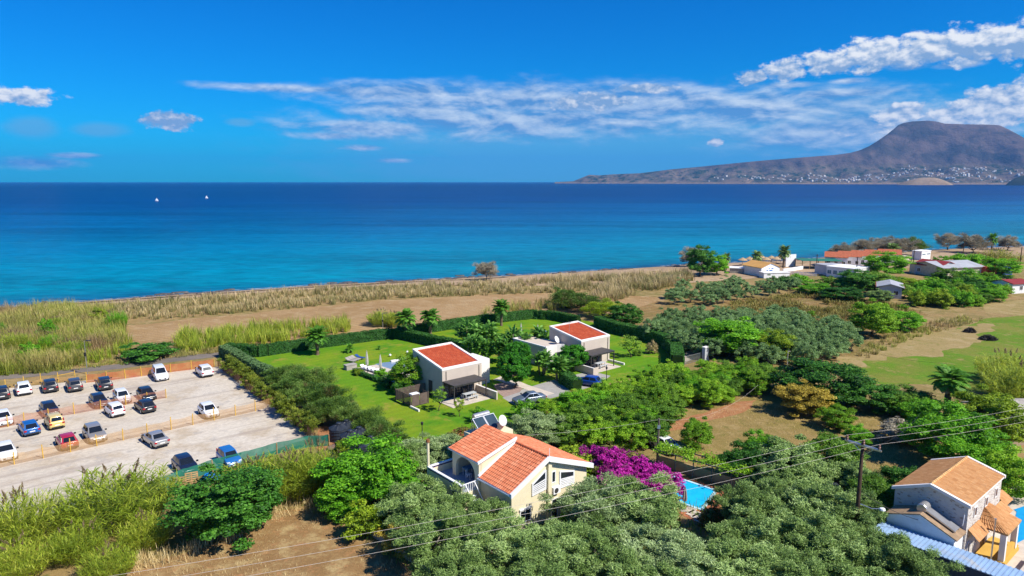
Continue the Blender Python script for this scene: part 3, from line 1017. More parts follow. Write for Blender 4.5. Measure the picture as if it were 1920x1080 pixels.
def proto_paddle(seed):
    """tall bird-of-paradise clump: stems carrying large paddle leaves"""
    rng = np.random.default_rng(seed)
    root = bpy.data.objects.new('bird_of_paradise', None)
    col.objects.link(root)
    mb = MB()
    Pc, A, N, L, W, var = [], [], [], [], [], []
    for s_ in range(9):
        b = rng.normal(0, 0.35, 2)
        h = rng.uniform(1.6, 3.4)
        top = np.array([b[0] * 1.8, b[1] * 1.8, h])
        mb.tube([(b[0], b[1], -0.1), tuple(top * 0.6 + np.array([b[0], b[1], 0]) * 0.4), tuple(top)], [0.09, 0.08, 0.05], 6)
        for i in range(15):
            an = rng.uniform(0, 6.28)
            e = rng.uniform(0.45, 1.45)
            dv = np.array([math.cos(an) * math.cos(e), math.sin(an) * math.cos(e), math.sin(e)])
            ln = rng.uniform(0.9, 1.5)
            st = top - np.array([0, 0, rng.uniform(0, 1.4)])
            for f, drp in ((0.30, 0.0), (0.62, 0.25), (0.92, 0.6)):
                d2 = unit(dv - np.array([0, 0, drp]))
                Pc.append(st + dv * (0.25 + f * ln)); A.append(d2)
                N.append(unit(np.array([-dv[0] * 0.7, -dv[1] * 0.7, 1.0]) + rng.normal(0, 0.3, 3)))
                L.append(ln * 0.62); W.append(0.52 if f < 0.9 else 0.36); var.append(np.clip(rng.normal(0.5, 0.2), 0, 1))
    mb.build('stems', M_bark_grey, root, True)
    obj('leaves', leaf_mesh('leaves', np.array(Pc), np.array(A), np.array(N), np.array(L), np.array(W), np.array(var), LM['strel']), root)
    PROTO.setdefault('paddle', []).append((root, 2.8, 4.6))


proto_paddle(320)
proto_paddle(321)


def ribbons(rng, base, az_, lean, length, width, droop, segs=3):
    """long arching blades; arrays of one row per blade"""
    n = len(base)
    p = base.copy()
    e = math.pi / 2 - lean
    hd = np.stack([np.cos(az_), np.sin(az_), np.zeros(n)], -1)
    sd_ = np.stack([-np.sin(az_), np.cos(az_), np.zeros(n)], -1)
    rows = []
    for s_ in range(segs + 1):
        w = width * (1.0 - (s_ / segs) ** 1.6 * 0.92) * (0.75 if s_ == 0 else 1)
        rows.append(np.stack([p - sd_ * w[:, None] * 0.5, p + sd_ * w[:, None] * 0.5], 1))
        d = hd * np.cos(e)[:, None] + np.array([0, 0, 1.0]) * np.sin(e)[:, None]
        p = p + d * (length / segs)[:, None]
        e = e - droop / segs * (0.6 + s_ * 0.5)
    V = np.stack(rows, 1)                       # n, segs+1, 2, 3
    V = V.reshape(-1, 3)
    k = (segs + 1) * 2
    b0 = (np.arange(n) * k)[:, None]
    q = np.concatenate([b0 + np.array([[2 * i, 2 * i + 1, 2 * i + 3, 2 * i + 2]]) for i in range(segs)], 0)
    return V, q, k


def proto_reed(seed, nst=230, rad=2.0):
    """giant cane clump: leaning stalks, long arching leaves, feathery plumes"""
    rng = np.random.default_rng(seed)
    root = bpy.data.objects.new('cane_clump', None)
    col.objects.link(root)
    r = rad * np.sqrt(rng.random(nst))
    a = rng.uniform(0, 6.28, nst)
    b = np.stack([r * np.cos(a), r * np.sin(a), np.zeros(nst)], -1)
    h = rng.uniform(2.6, 4.7, nst) * (1.05 - 0.35 * (r / rad) ** 2)
    ln = 0.04 + 0.42 * (r / rad) ** 1.5 + rng.normal(0, 0.07, nst)
    V, q, k = ribbons(rng, b, a + rng.normal(0, 0.5, nst), ln, h, np.full(nst, 0.045), np.full(nst, 0.25), 3)
    obj('stalks', raw_mesh('stalks', V, q, LM['reed'], np.repeat(rng.uniform(0.3, 0.9, nst), k)), root)
    nl = 16
    f = rng.uniform(0.30, 1.0, (nst, nl))
    az2 = a[:, None] + rng.normal(0, 1.5, (nst, nl))
    hd = np.stack([np.cos(a), np.sin(a)], -1)
    px = b[:, None, 0] + hd[:, None, 0] * (h * np.sin(ln))[:, None] * f
    py = b[:, None, 1] + hd[:, None, 1] * (h * np.sin(ln))[:, None] * f
    pz = (h * np.cos(ln))[:, None] * f * 0.97
    base = np.stack([px, py, pz], -1).reshape(-1, 3)
    n = len(base)
    V, q, k = ribbons(rng, base, az2.ravel(), rng.uniform(0.35, 0.9, n), rng.uniform(0.5, 1.0, n), rng.uniform(0.05, 0.085, n), rng.uniform(1.0, 2.0, n), 3)
    cl = np.repeat(rng.uniform(-0.16, 0.16, nst), nl)
    obj('leaves', raw_mesh('leaves', V, q, LM['reed'], np.repeat(np.clip(0.45 + cl + rng.normal(0, 0.16, n), 0, 1), k)), root)
    tops = np.argsort(-h * np.cos(ln))[:9]
    Pc, A = [], []
    for i in tops:
        tp = np.array([b[i, 0] + math.cos(a[i]) * h[i] * math.sin(ln[i]) * 0.95, b[i, 1] + math.sin(a[i]) * h[i] * math.sin(ln[i]) * 0.95, h[i] * math.cos(ln[i]) * 0.98])
        ax = unit(np.array([math.cos(a[i]) * 0.25 + rng.normal(0, 0.12), math.sin(a[i]) * 0.25 + rng.normal(0, 0.12), 1.0]))
        for j in range(46):
            f_ = rng.random()
            Pc.append(tp + ax * f_ * 0.62 + rng.normal(0, 0.055, 3) * (1.15 - f_))
            A.append(unit(ax + rng.normal(0, 0.28, 3)))
    n = len(Pc)
    obj('plumes', leaf_mesh('plumes', np.array(Pc), np.array(A), unit(rng.normal(0, 1, (n, 3))), rng.uniform(0.16, 0.3, n), np.full(n, 0.05),
                            np.clip(rng.normal(0.5, 0.2, n), 0, 1), LM['plume']), root)['kind'] = 'stuff'
    PROTO.setdefault('reed', []).append((root, 5.4, 4.6))


proto_reed(340)
proto_reed(341)
proto_reed(342)
PR = random.Random(5)


def plant(key, x, ytop, h, wpx, label, cat, group=None, mat=None, name=None, pos=None, width=None):
    """a plant whose top stands at height h; width from its width in the photograph"""
    root, w0, h0 = PR.choice(PROTO[key])
    if key in ('broad', 'bush') and pos is None:
        h *= 1.12 if ytop > 570 else 1.3
    if pos is not None:
        p = pos
        w = width
    else:
        p = G(x, ytop, h * 0.86)
        w = wpx / ppm((p.x, p.y, h * 0.5))
        back = Vector((p.x, p.y, 0)).normalized() * (w * 0.26)      # the seen outline is the far side of the crown
        p = p - back
    o = copy_tree(root)
    if name: o.name = name
    o.location = (p.x, p.y, 0.0)
    s = w / w0
    o.scale = (s, s, h / h0)
    o.rotation_euler = (0, 0, PR.uniform(0, 6.28))
    tag(o, label, cat, group)
    if mat:
        for c in _kids.get(o.name, []):
            pass
        for c in o.children:
            if c.name.split('.')[0] in ('crown', 'leaves'):
                set_mat(c, LM[mat])
    return o


def inside(poly, x, y):
    c = False
    n = len(poly)
    for i in range(n):
        (x1, y1), (x2, y2) = poly[i], poly[(i + 1) % n]
        if (y1 > y) != (y2 > y) and x < (x2 - x1) * (y - y1) / (y2 - y1) + x1:
            c = not c
    return c


def scatter(poly_px, step, jitter, seed, ang=R(40)):
    """positions on a jittered grid inside a surveyed field"""
    rng = random.Random(seed)
    poly = [G(*q) for q in poly_px]
    pl = [(q.x, q.y) for q in poly]
    cx, cy = sum(q[0] for q in pl) / len(pl), sum(q[1] for q in pl) / len(pl)
    out = []
    k = int(140 / step)
    for i in range(-k, k + 1):
        for j in range(-k, k + 1):
            u, v = i * step + rng.uniform(-1, 1) * jitter, j * step + rng.uniform(-1, 1) * jitter
            x = cx + u * math.cos(ang) - v * math.sin(ang)
            y = cy + u * math.sin(ang) + v * math.cos(ang)
            if inside(pl, x, y):
                out.append(Vector((x, y, 0)))
    return out


# ---- olives in front of the cream house
OL = 'olive trees round the cream house and pool'
for x, yt, h, w, mt in [(790, 905, 4.4, 140, None), (880, 938, 4.0, 140, None), (820, 962, 4.6, 160, None), (925, 975, 4.4, 165, None), (1030, 992, 4.3, 170, None),
                        (1130, 905, 4.9, 175, 'silver'), (1195, 898, 5.2, 170, None), (1110, 985, 4.4, 170, None), (1222, 988, 4.4, 160, 'silver'), (1275, 1012, 4.2, 160, 'silver'),
                        (1190, 1040, 4.2, 170, None), (1005, 1050, 4.0, 170, None), (870, 1040, 3.6, 150, None), (1412, 915, 4.6, 130, None), (1465, 902, 4.6, 150, None),
                        (1540, 918, 4.8, 150, None), (1415, 966, 4.5, 150, None), (1475, 965, 4.6, 165, None), (1560, 985, 4.6, 160, None), (1380, 1020, 4.3, 170, None),
                        (1480, 1040, 4.2, 170, None), (1600, 925, 5.0, 120, None), (1365, 1002, 4.0, 120, None), (1290, 1060, 3.8, 160, 'silver')]:
    plant('olive', x, yt, h, w, 'silvery green olive tree in the thicket round the cream house and its pool', 'tree', OL, mt)
for x, yt, h, w in [(1665, 1008, 4.3, 140), (1715, 1030, 4.0, 120), (1590, 1050, 3.6, 150)]:
    plant('olive', x, yt, h, w, 'olive tree growing against the long blue roofed container', 'tree', 'olive trees beside the container')
for x, yt, h, w, mt in [(1003, 776, 4.0, 108, 'silver'), (800, 822, 3.4, 110, 'silver'), (858, 815, 3.4, 110, 'silver'), (760, 838, 3.6, 90, 'olive')]:
    plant('olive', x, yt, h, w, 'pale silvery olive tree between the cream house and the villa lawn', 'tree', 'silvery olives behind the cream house', mt)
# ---- dense grove and open grove
GP = [(1205, 640), (1235, 618), (1300, 604), (1400, 602), (1500, 612), (1595, 632), (1612, 656), (1530, 688), (1420, 694), (1330, 674), (1250, 662)]
for q in scatter(GP, 4.0, 0.8, 3):
    plant('grove', 0, 0, PR.uniform(3.2, 4.3), 0, 'grey green olive tree of the dense grove behind the curved hedge', 'tree', 'olive trees of the dense grove', pos=q, width=PR.uniform(3.9, 5.0))
GP2 = [(1235, 555), (1300, 538), (1400, 535), (1490, 535), (1510, 548), (1420, 560), (1340, 572), (1260, 578)]
for q in scatter(GP2, 6.4, 1.2, 4):
    plant('grove', 0, 0, PR.uniform(2.6, 3.7), 0, 'small olive tree spaced on bare soil near the beach houses', 'tree', 'olive trees of the open grove', pos=q, width=PR.uniform(4.0, 5.0))
# ---- trees and shrubs of the middle
SH = [(1012, 798), (1050, 778), (1120, 757), (1200, 728), (1320, 712), (1430, 715), (1465, 728), (1430, 740), (1380, 752), (1300, 770), (1235, 797), (1205, 850), (1120, 850), (1040, 835)]
for q in scatter(SH, 2.9, 0.9, 6):
    plant('broad', 0, 0, PR.uniform(2.6, 3.9), 0, 'yellow green orchard tree in the thicket between the villas and the dry orchard', 'tree', 'orchard thicket trees',
          PR.choice(['citrus', 'citrus', 'green', 'shrub', 'citrus']), pos=q, width=PR.uniform(3.2, 4.7))
SINGLE = [
    ('broad', 1372, 602, 5.4, 118, 'large bright green tree beside the villa gate pillar', 'green'),
    ('broad', 1455, 625, 4.6, 62, 'yellow green tree beside the large bright green tree', 'lime'),
    ('broad', 1640, 572, 6.0, 78, 'tall green and yellow tree at the edge of the dense olive grove', 'citrus'),
    ('broad', 1690, 585, 3.4, 70, 'low green tree beside the green and yellow tree above the meadow', 'green'),
    ('broad', 1545, 680, 4.8, 150, 'wide dark green tree between dry orchard and meadow', 'dark'),
    ('broad', 1508, 722, 3.6, 85, 'golden yellow shrub tree beside the wide dark green tree', 'gold'),
    ('broad', 1640, 722, 3.0, 95, 'dark shrub tree growing along the meadow edge', 'dark'),
    ('broad', 1705, 730, 3.0, 95, 'bushy green tree growing along the meadow edge', 'shrub'),
    ('broad', 1735, 755, 2.8, 75, 'dense green shrub beside the fan palm', 'green'),
    ('broad', 1570, 765, 2.4, 60, 'small olive green shrub under the golden yellow tree', 'citrus'),
    ('broad', 1306, 790, 3.2, 58, 'small round tree standing alone on the dry orchard floor', 'citrus'),
    ('broad', 1425, 815, 3.2, 58, 'bushy citrus tree at the near edge of the dry orchard', 'green'),
    ('broad', 1480, 830, 4.0, 120, 'grey green fig tree behind the pool olives', 'olive'),
    ('broad', 1560, 822, 3.8, 100, 'leafy fig tree behind the utility pole', 'shrub'),
    ('broad', 1400, 838, 3.4, 80, 'dark green citrus tree beside the arbour', 'dark'),
    ('broad', 1610, 800, 2.0, 50, 'low bright green shrub on the dry orchard floor', 'green'),
    ('broad', 1790, 770, 5.4, 150, 'tall bright green tree behind the stone house', 'green'),
    ('broad', 1860, 742, 5.2, 120, 'lime green tree beside the tall tree behind the stone house', 'lime'),
    ('broad', 1890, 850, 4.0, 100, 'yellow green tree at the gable of the stone house', 'citrus'),
    ('broad', 1830, 835, 3.8, 110, 'green tree close behind the ridge of the stone house', 'green'),
    ('broad', 1690, 880, 3.4, 80, 'dark leafy shrub between the stone house and the orchard', 'dark'),
    ('broad', 1640, 900, 3.6, 80, 'leafy green shrub between the utility pole and the stone house', 'shrub'),
    ('broad', 420, 884, 5.0, 180, 'large dark green tree beside the cane clumps and pallets', 'dark'),
    ('broad', 690, 834, 5.0, 165, 'large bright green fig tree beside the cream house terrace', 'green'),
    ('broad', 640, 905, 2.6, 90, 'lower green shrub under the fig tree', 'green'),
    ('bush', 690, 945, 2.4, 80, 'yellow green creeper shrub hanging over the low wall', 'lime'),
    ('bush', 745, 985, 2.0, 70, 'small yellowing shrub under the olives by the low wall', 'gold'),
    ('round', 963, 668, 5.2, 60, 'clipped round tree on the drive of the nearer villa', None),
    ('round', 970, 648, 5.0, 50, 'clipped round tree behind the drive tree of the nearer villa', None),
    ('round', 1076, 652, 4.2, 48, 'clipped round tree at the patio wall of the farther villa', None),
    ('broad', 771, 668, 4.6, 72, 'airy tree with reddish leaf tips at the nearer villa pool', 'citrus'),
    ('thin', 823, 730, 3.2, 30, 'young slender tree on the lawn before the nearer patio', 'shrub'),
    ('thin', 861, 748, 2.6, 22, 'young yellowish tree on the lawn before the nearer patio', 'lime'),
    ('thin', 1183, 633, 3.8, 40, 'slender tree beside the patio of the farther villa', 'shrub'),
    ('broad', 1172, 573, 4.4, 58, 'dense green tree behind the hedge of the farther villa', 'dark'),
    ('feather', 1060, 545, 4.4, 60, 'tall grey green tamarisk behind the garden hedge', 'tamarisk'),
    ('feather', 1090, 552, 4.0, 70, 'olive green tamarisk beside the tall one behind the garden hedge', 'tamarisk'),
    ('feather', 1130, 566, 3.6, 70, 'yellow green tamarisk bush behind the garden hedge', 'lime'),
    ('bush', 280, 642, 2.4, 85, 'dark green bramble mound between the reeds and the lane', 'dark'),
    ('bush', 915, 497, 3.4, 1, 'x', None),
    ('feather', 912, 494, 5.6, 42, 'lone grey tamarisk standing at the water beyond the reeds', 'grey'),
    ('feather', 1298, 468, 6.5, 42, 'bare grey tamarisk beside the dark pine at the beach', 'grey'),
    ('broad', 1314, 468, 7.5, 48, 'dark green pine at the beach', 'dark'),
    ('broad', 1345, 482, 5.0, 42, 'bright green tree beside the dark pine at the beach', 'green'),
    ('feather', 1580, 460, 6.0, 44, 'grey tamarisk at the end of the tavern roofs', 'grey'),
    ('feather', 1621, 451, 7.0, 44, 'grey tamarisk standing behind the tavern roofs', 'grey'),
    ('feather', 1656, 449, 7.0, 40, 'brownish grey tamarisk behind the tavern roofs', 'grey'),
    ('feather', 1690, 449, 7.6, 48, 'large grey tamarisk near the white beach cabin', 'grey'),
    ('feather', 1715, 449, 7.4, 42, 'olive grey tamarisk near the white beach cabin', 'tamarisk'),
    ('feather', 1779, 441, 7.0, 38, 'lone dark grey tamarisk on the open beach', 'grey'),
    ('feather', 1828, 443, 8.0, 56, 'large grey tamarisk beside the beach track', 'grey'),
    ('feather', 1892, 445, 6.5, 38, 'grey tamarisk behind the beach reeds', 'grey'),
    ('bush', 1754, 484, 2.6, 15, 'small clipped green shrub by the beach cabin', 'green'),
    ('bush', 1771, 486, 2.6, 15, 'second small clipped shrub by the beach cabin', 'green'),
    ('broad', 1665, 478, 6.0, 70, 'bushy green tree in front of the tavern terraces', 'green'),
    ('broad', 1605, 510, 4.5, 60, 'dark leafy tree before the white tavern', 'dark'),
    ('broad', 1640, 512, 3.6, 80, 'olive green bush before the tavern garden', 'shrub'),
    ('broad', 1700, 522, 2.4, 50, 'yellow flowering bush before the red roofed house', 'lime'),
    ('bush', 1500, 516, 2.6, 44, 'rounded green bush before the white picket fence', 'green'),
    ('bush', 1555, 520, 2.4, 46, 'olive green bush under the windows of the white tavern', 'shrub'),
    ('bush', 1590, 522, 2.6, 44, 'bright bush at the corner of the white tavern', 'citrus'),
    ('broad', 1775, 506, 4.0, 44, 'small tree before the pale wall of the grey roofed building', 'shrub'),
    ('broad', 1815, 508, 3.8, 40, 'bushy tree before the windows of the grey roofed building', 'green'),
    ('bush', 1850, 512, 2.6, 36, 'round bush before the rust red shed', 'citrus'),
    ('bush', 1470, 520, 2.6, 40, 'dark bush beside the low white annex', 'dark'),
    ('broad', 1650, 545, 2.6, 40, 'young fig against the small grey roofed house', 'olive'),
    ('broad', 1580, 540, 2.4, 70, 'dark hedge bush below the white tavern', 'dark'),
    ('broad', 1530, 532, 2.2, 60, 'green garden bush below the tavern fence', 'green'),
    ('broad', 1880, 488, 4.4, 60, 'green tree below the beach reeds', 'green'),
    ('bush', 1800, 478, 3.6, 60, 'long clipped laurel bush behind the grey roof', 'green'),
    ('bush', 1826, 480, 3.6, 50, 'laurel bush at the end of the grey roof', 'green'),
    ('bush', 1690, 790, 2.0, 75, 'grey heap-like dry shrub on the orchard floor', 'grey'),
    ('bush', 1235, 790, 2.0, 40, 'dark low palm-like shrub by the white parked car', 'dark'),
    ('bush', 940, 790, 1.6, 60, 'low flowering shrub behind the solar panels', 'fred'),
    ('bush', 870, 800, 1.6, 60, 'low red flowering shrub on the lawn edge', 'fred'),
    ('bush', 985, 752, 2.0, 50, 'leafy shrub beside the parked grey car', 'green'),
    ('bush', 900, 765, 1.6, 40, 'low bright shrub at the nearer patio edge', 'green'),
    ('bush', 555, 720, 2.4, 1, 'x', None),
    ('bush', 1222, 642, 2.0, 20, 'pampas grass tuft on the lawn of the farther villa', 'reed_dry'),
    ('bush', 1195, 655, 1.0, 18, 'low rounded shrub on the lawn of the farther villa', 'shrub'),
    ('bush', 715, 692, 1.1, 30, 'clipped shrub beside the sunbed terrace', 'green'),
    ('bush', 735, 700, 1.6, 45, 'leafy shrub under the airy tree by the pool', 'dark'),
    ('bush', 672, 692, 0.9, 18, 'small yellow shrub at the terrace edge', 'lime'),
    ('bush', 752, 715, 1.6, 40, 'dark shrub at the villa wall beside the pool', 'dark'),
    ('bush', 640, 825, 1.7, 30, 'small bright shrub beside the black water tanks', 'lime'),
    ('bush', 1085, 840, 2.8, 100, 'yellow green creeper behind the cream house roof', 'lime'),
    ('bush', 1150, 842, 2.8, 100, 'reddish green creeper behind the bougainvillea', 'vine'),
    ('bush', 1340, 950, 1.7, 44, 'red berried shrub overhanging the pool corner', 'fred'),
    ('bush', 1333, 955, 1.4, 36, 'grey green shrub overhanging the pool corner', 'olive'),
    ('bush', 1070, 945, 2.6, 50, 'bright green shrub at the gable of the cream house', 'green'),
    ('bush', 1110, 1000, 1.8, 40, 'x', None),
]
for k, x, yt, h, w, lab, mt in SINGLE:
    if lab != 'x':
        nm = {'broad': 'leafy_tree', 'feather': 'tamarisk', 'bush': 'shrub', 'thin': 'young_tree', 'round': 'clipped_tree'}[k]
        if 'shrub' in lab or 'bush' in lab or 'creeper' in lab or 'mound' in lab: nm = 'shrub'
        plant(k, x, yt, h, w, lab, 'shrub' if nm == 'shrub' else 'tree', None, mt, nm)
TH_ = [(1690, 560), (1715, 548), (1760, 535), (1830, 532), (1900, 535), (1890, 558), (1850, 572), (1780, 578), (1720, 578)]
for q in scatter(TH_, 3.8, 1.3, 15):
    plant(PR.choice(['broad', 'bush', 'bush']), 0, 0, PR.uniform(2.2, 4.4), 0, 'green shrub of the mixed thicket round the small grey roofed house', 'shrub', 'thicket shrubs by the beach houses',
          PR.choice(['green', 'green', 'citrus', 'shrub', 'dark', 'lime']), 'shrub', pos=q, width=PR.uniform(3.2, 5.6))
RB_ = [(-40, 640), (40, 612), (140, 600), (225, 610), (235, 645), (120, 672), (0, 690)]
for q in scatter(RB_, 9.5, 4.0, 16):
    plant(PR.choice(['bush', 'reed', 'reed']), 0, 0, PR.uniform(2.6, 4.2), 0, 'taller green clump standing out of the reed bed behind the car park', 'shrub', 'taller clumps in the reed bed',
          PR.choice(['reed', 'reed_mix', 'lime', 'green']), 'reed_clump', pos=q, width=PR.uniform(3.0, 5.0))
for q in scatter([(1390, 598), (1480, 560), (1600, 562), (1700, 580), (1650, 612), (1560, 606)], 7.5, 2.5, 17):
    plant('bush', 0, 0, PR.uniform(0.8, 1.7), 0, 'small brownish bush among the vineyard rows', 'shrub', 'bushes in the vineyard', PR.choice(['vine', 'vine', 'citrus']), 'shrub', pos=q, width=PR.uniform(1.4, 2.6))
# small shrubs on the orchard near edge and around
for x, yt, h, w in [(1580, 858, 3.0, 85), (1520, 862, 3.0, 85), (1450, 872, 3.0, 85), (1620, 876, 3.0, 75)]:
    plant('broad', x, yt, h, w, 'grey green fig bush in the row behind the pool olives', 'shrub', 'fig bushes behind the pool olives', 'olive', 'shrub')
# tamarisks between the car park and the lawn
for x, yt, h, w in [(528, 688, 2.8, 62), (560, 690, 3.2, 66), (592, 692, 3.4, 70), (575, 722, 3.2, 70), (610, 722, 3.6, 74), (632, 745, 3.4, 70), (655, 757, 3.2, 64), (690, 768, 3.2, 66), (545, 708, 3.0, 60),
                    (715, 790, 3.0, 66), (738, 806, 2.6, 56), (600, 752, 3.2, 62)]:
    plant('feather', x, yt, h, w, 'feathery green tamarisk of the screen between lawn and car park', 'tree', 'tamarisks between lawn and car park')
for i in range(13):
    f = i / 12
    x, y = 432 + f * 150 + PR.uniform(-5, 5), 671 + f * 112 + PR.uniform(-4, 4)
    plant('conifer', x, y, PR.uniform(2.0, 2.9), PR.uniform(22, 34), 'young golden green conifer in the row behind the reed screen', 'tree', 'conifers behind the reed screen')
# palms
plant('palm', 593, 618, 5.0, 44, 'feather palm on the open lawn of the nearer villa', 'palm')
plant('palm', 760, 585, 6.0, 44, 'tall feather palm at the corner of the garden hedge', 'palm')
plant('palm', 806, 584, 5.2, 42, 'feather palm growing out of the cross hedge', 'palm')
plant('palm', 940, 567, 5.6, 36, 'feather palm on the lawn behind the farther villa', 'palm')
plant('skirt', 1782, 699, 6.6, 74, 'fan palm with a skirt of dead fronds beside the meadow', 'palm', name='fan_palm')
plant('cycad', 655, 646, 1.6, 20, 'small palm alone on the lawn', 'palm', name='small_palm')
plant('cycad', 711, 648, 0.8, 9, 'tiny young palm on the lawn', 'palm', name='small_palm')
for x, yt, h, w, lab in [(1363, 478, 6.0, 16, 'palm between the bright tree and the orange roofed beach house'), (1420, 474, 6.5, 23, 'palm behind the orange roofed beach house'),
                         (1471, 465, 8.0, 26, 'tall palm beside the thatched beach parasols'), (1675, 460, 6.5, 26, 'palm among the tamarisks behind the tavern'), (1862, 442, 8.5, 18, 'dark palm among the beach tamarisks')]:
    plant('palm', x, yt, h, w, lab, 'palm', None, 'palm_grey' if x < 1700 else 'palm')
for x, yt, h, w in [(874, 600, 5.2, 40), (893, 610, 5.0, 38), (916, 606, 5.4, 40), (905, 630, 5.0, 36), (938, 634, 4.8, 34), (962, 614, 5.0, 38), (880, 630, 4.4, 34), (985, 625, 4.6, 34)]:
    plant('paddle', x, yt, h, w, 'tall bird of paradise plant in the clump between the two villas', 'plant', 'bird of paradise plants between the villas')
for x, yt, h, w, lab in [(1010, 614, 5.4, 38, 'tall bird of paradise plant against the curved white wall'), (1018, 658, 4.2, 38, 'bird of paradise plant on the drive before the curved wall'),
                         (1048, 668, 4.2, 44, 'bird of paradise plant leaning over the blue car')]:
    plant('paddle', x, yt, h, w, lab, 'plant')
# bougainvillea by the pool
for x, yt, h, w in [(1128, 838, 3.6, 80), (1160, 850, 3.4, 90), (1200, 862, 3.2, 90), (1238, 878, 3.0, 80), (1257, 905, 2.2, 46), (1190, 895, 2.8, 80), (1150, 880, 3.0, 80)]:
    plant('flower', x, yt, h, w, 'magenta bougainvillea bush in the hedge beside the pool', 'shrub', 'bougainvillea bushes by the pool')
# near cane clumps
for x, yt, h, w, lab in [(215, 880, 4.6, 180, 'broad cane clump with brown plumes before the car park'), (140, 985, 2.8, 90, 'leaning cane clump beside the broad plumed one'),
                         (32, 928, 4.4, 130, 'tall pale cane clump at the end of the car park'), (268, 965, 2.8, 85, 'low cane clump between the broad one and the dark tree'),
                         (545, 850, 3.9, 130, 'cane clump at the foot of the green mesh fence'), (478, 862, 3.6, 120, 'cane clump behind the large dark tree'),
                         (585, 838, 4.4, 90, 'tall upright yellow cane clump beside the rubble'), (200, 1025, 2.4, 85, 'low cane clump at the edge of the brown field'), (25, 1015, 3.0, 100, 'drooping cane clump beside the brown field')]:
    plant('reed', x, yt, h, w, lab, 'cane', None, None, 'cane_clump')
for x, yt, h, w, lab in [(1890, 665, 4.6, 90, 'pale cane clump at the edge of the green meadow'), (1925, 690, 5.0, 120, 'tall pale cane clump beside the fan palm'), (1872, 470, 5.0, 70, 'dry cane clump on the beach')]:
    plant('reed', x, yt, h, w, lab, 'cane', None, 'reed_mix' if yt < 500 else 'reed', 'cane_clump')
for x, yt, h, w, lab in [(716, 583, 3.2, 50, 'upright cane clump in the brown field behind the hedge'), (740, 588, 2.8, 40, 'yellow cane clump behind the tall hedge palm')]:
    plant('reed', x, yt, h, w, lab, 'cane', None, None, 'cane_clump')
for k in PROTO:
    for (r_, a_, b_) in PROTO[k]:
        drop_tree(r_)


# ---- reed beds and ground cover: stuff nobody could count
def bed(name, label, poly_px, dens, hgt, mat, seed, blades=12, width=0.085, spread=0.32, droop=1.0, segs=3, band=None):
    rng = np.random.default_rng(seed)
    poly = [G(*q) for q in poly_px]
    pl = [(q.x, q.y) for q in poly]
    xs = [q[0] for q in pl]; ys = [q[1] for q in pl]
    area = (max(xs) - min(xs)) * (max(ys) - min(ys))
    n = int(area * dens)
    X, Y = rng.uniform(min(xs), max(xs), n), rng.uniform(min(ys), max(ys), n)
    ins = np.zeros(n, bool)
    j = len(pl) - 1
    for i in range(len(pl)):
        xi, yi = pl[i]; xj, yj = pl[j]
        c = ((yi > Y) != (yj > Y)) & (X < (xj - xi) * (Y - yi) / (yj - yi + 1e-9) + xi)
        ins ^= c
        j = i
    X, Y = X[ins], Y[ins]
    lo = np.array([mnoise.noise(Vector((a * 0.10, b * 0.10, seed))) for a, b in zip(X, Y)])
    keep = lo > -0.42 + 0.25 * rng.random(len(lo))
    X, Y, lo = X[keep], Y[keep], lo[keep]
    n = len(X)
    Z = ground_z(X, Y)
    th = rng.uniform(0.75, 1.15, n) * (1.0 + 0.45 * lo)
    N = n * blades
    base = np.stack([np.repeat(X, blades) + rng.normal(0, spread * 0.6, N), np.repeat(Y, blades) + rng.normal(0, spread * 0.6, N), np.repeat(Z, blades)], -1)
    L = np.repeat(th, blades) * rng.uniform(hgt[0], hgt[1], N)
    V, q, k = ribbons(rng, base, rng.uniform(0, 6.28, N), np.abs(rng.normal(0, spread, N)), L, width * rng.uniform(0.6, 1.4, N), droop * rng.uniform(0.3, 1.2, N), segs)
    var = np.clip(0.5 + np.repeat(rng.normal(0, 0.16, n), blades) + rng.normal(0, 0.15, N), 0, 1)
    vv = np.repeat(var, k)
    if mat in ('reed_dry', 'reed_mix'):          # stems are green at the foot and bleached at the tip
        vv = np.clip(vv + np.tile(np.repeat(np.linspace(-0.48, 0.38, segs + 1), 2), N), 0, 1)
    o = obj(name, raw_mesh(name, V, q, LM[mat], vv))
    return tag(o, label, kind='stuff')


bed('reed_field', 'wide bed of green and tan reeds behind the car park', [(-90, 600), (0, 588), (120, 580), (215, 588), (235, 612), (240, 650), (190, 672), (110, 698), (0, 706), (-120, 716)], 1.5, (1.8, 3.2), 'reed_mix', 21, 12)
bed('green_reed_edge', 'fresh green reeds along the lane', [(-60, 640), (60, 640), (220, 628), (250, 640), (245, 668), (170, 684), (40, 700), (-80, 712)], 1.1, (1.6, 2.8), 'reed', 22, 11, 0.09)
bed('shore_reeds', 'band of dry tan reeds along the shore', [(-140, 596), (0, 583), (170, 575), (330, 563), (500, 550), (640, 542), (820, 534), (1000, 527), (1130, 520), (1290, 515), (1285, 534), (1220, 545), (1060, 548),
                                                            (900, 555), (740, 560), (560, 578), (400, 592), (230, 606), (0, 612), (-140, 620)], 0.7, (1.0, 2.1), 'reed_dry', 23, 11, 0.11)
bed('tall_shore_reeds', 'taller pale reeds at the widest part of the shore', [(1010, 528), (1130, 522), (1295, 517), (1300, 527), (1230, 545), (1150, 566), (1080, 575), (1130, 545)], 0.9, (1.8, 3.3), 'reed_dry', 24, 11, 0.12)
bed('hedge_reeds', 'yellow green reeds in front of the garden hedge', [(325, 650), (340, 632), (450, 620), (560, 612), (650, 604), (660, 622), (560, 640), (430, 655), (350, 662)], 1.3, (1.6, 2.8), 'reed', 25, 12, 0.10)
bed('sparse_reeds', 'sparse dry reeds beyond the garden hedge', [(900, 590), (930, 574), (1050, 566), (1080, 580), (1000, 586)], 0.7, (1.4, 2.4), 'reed_mix', 26, 10, 0.10)
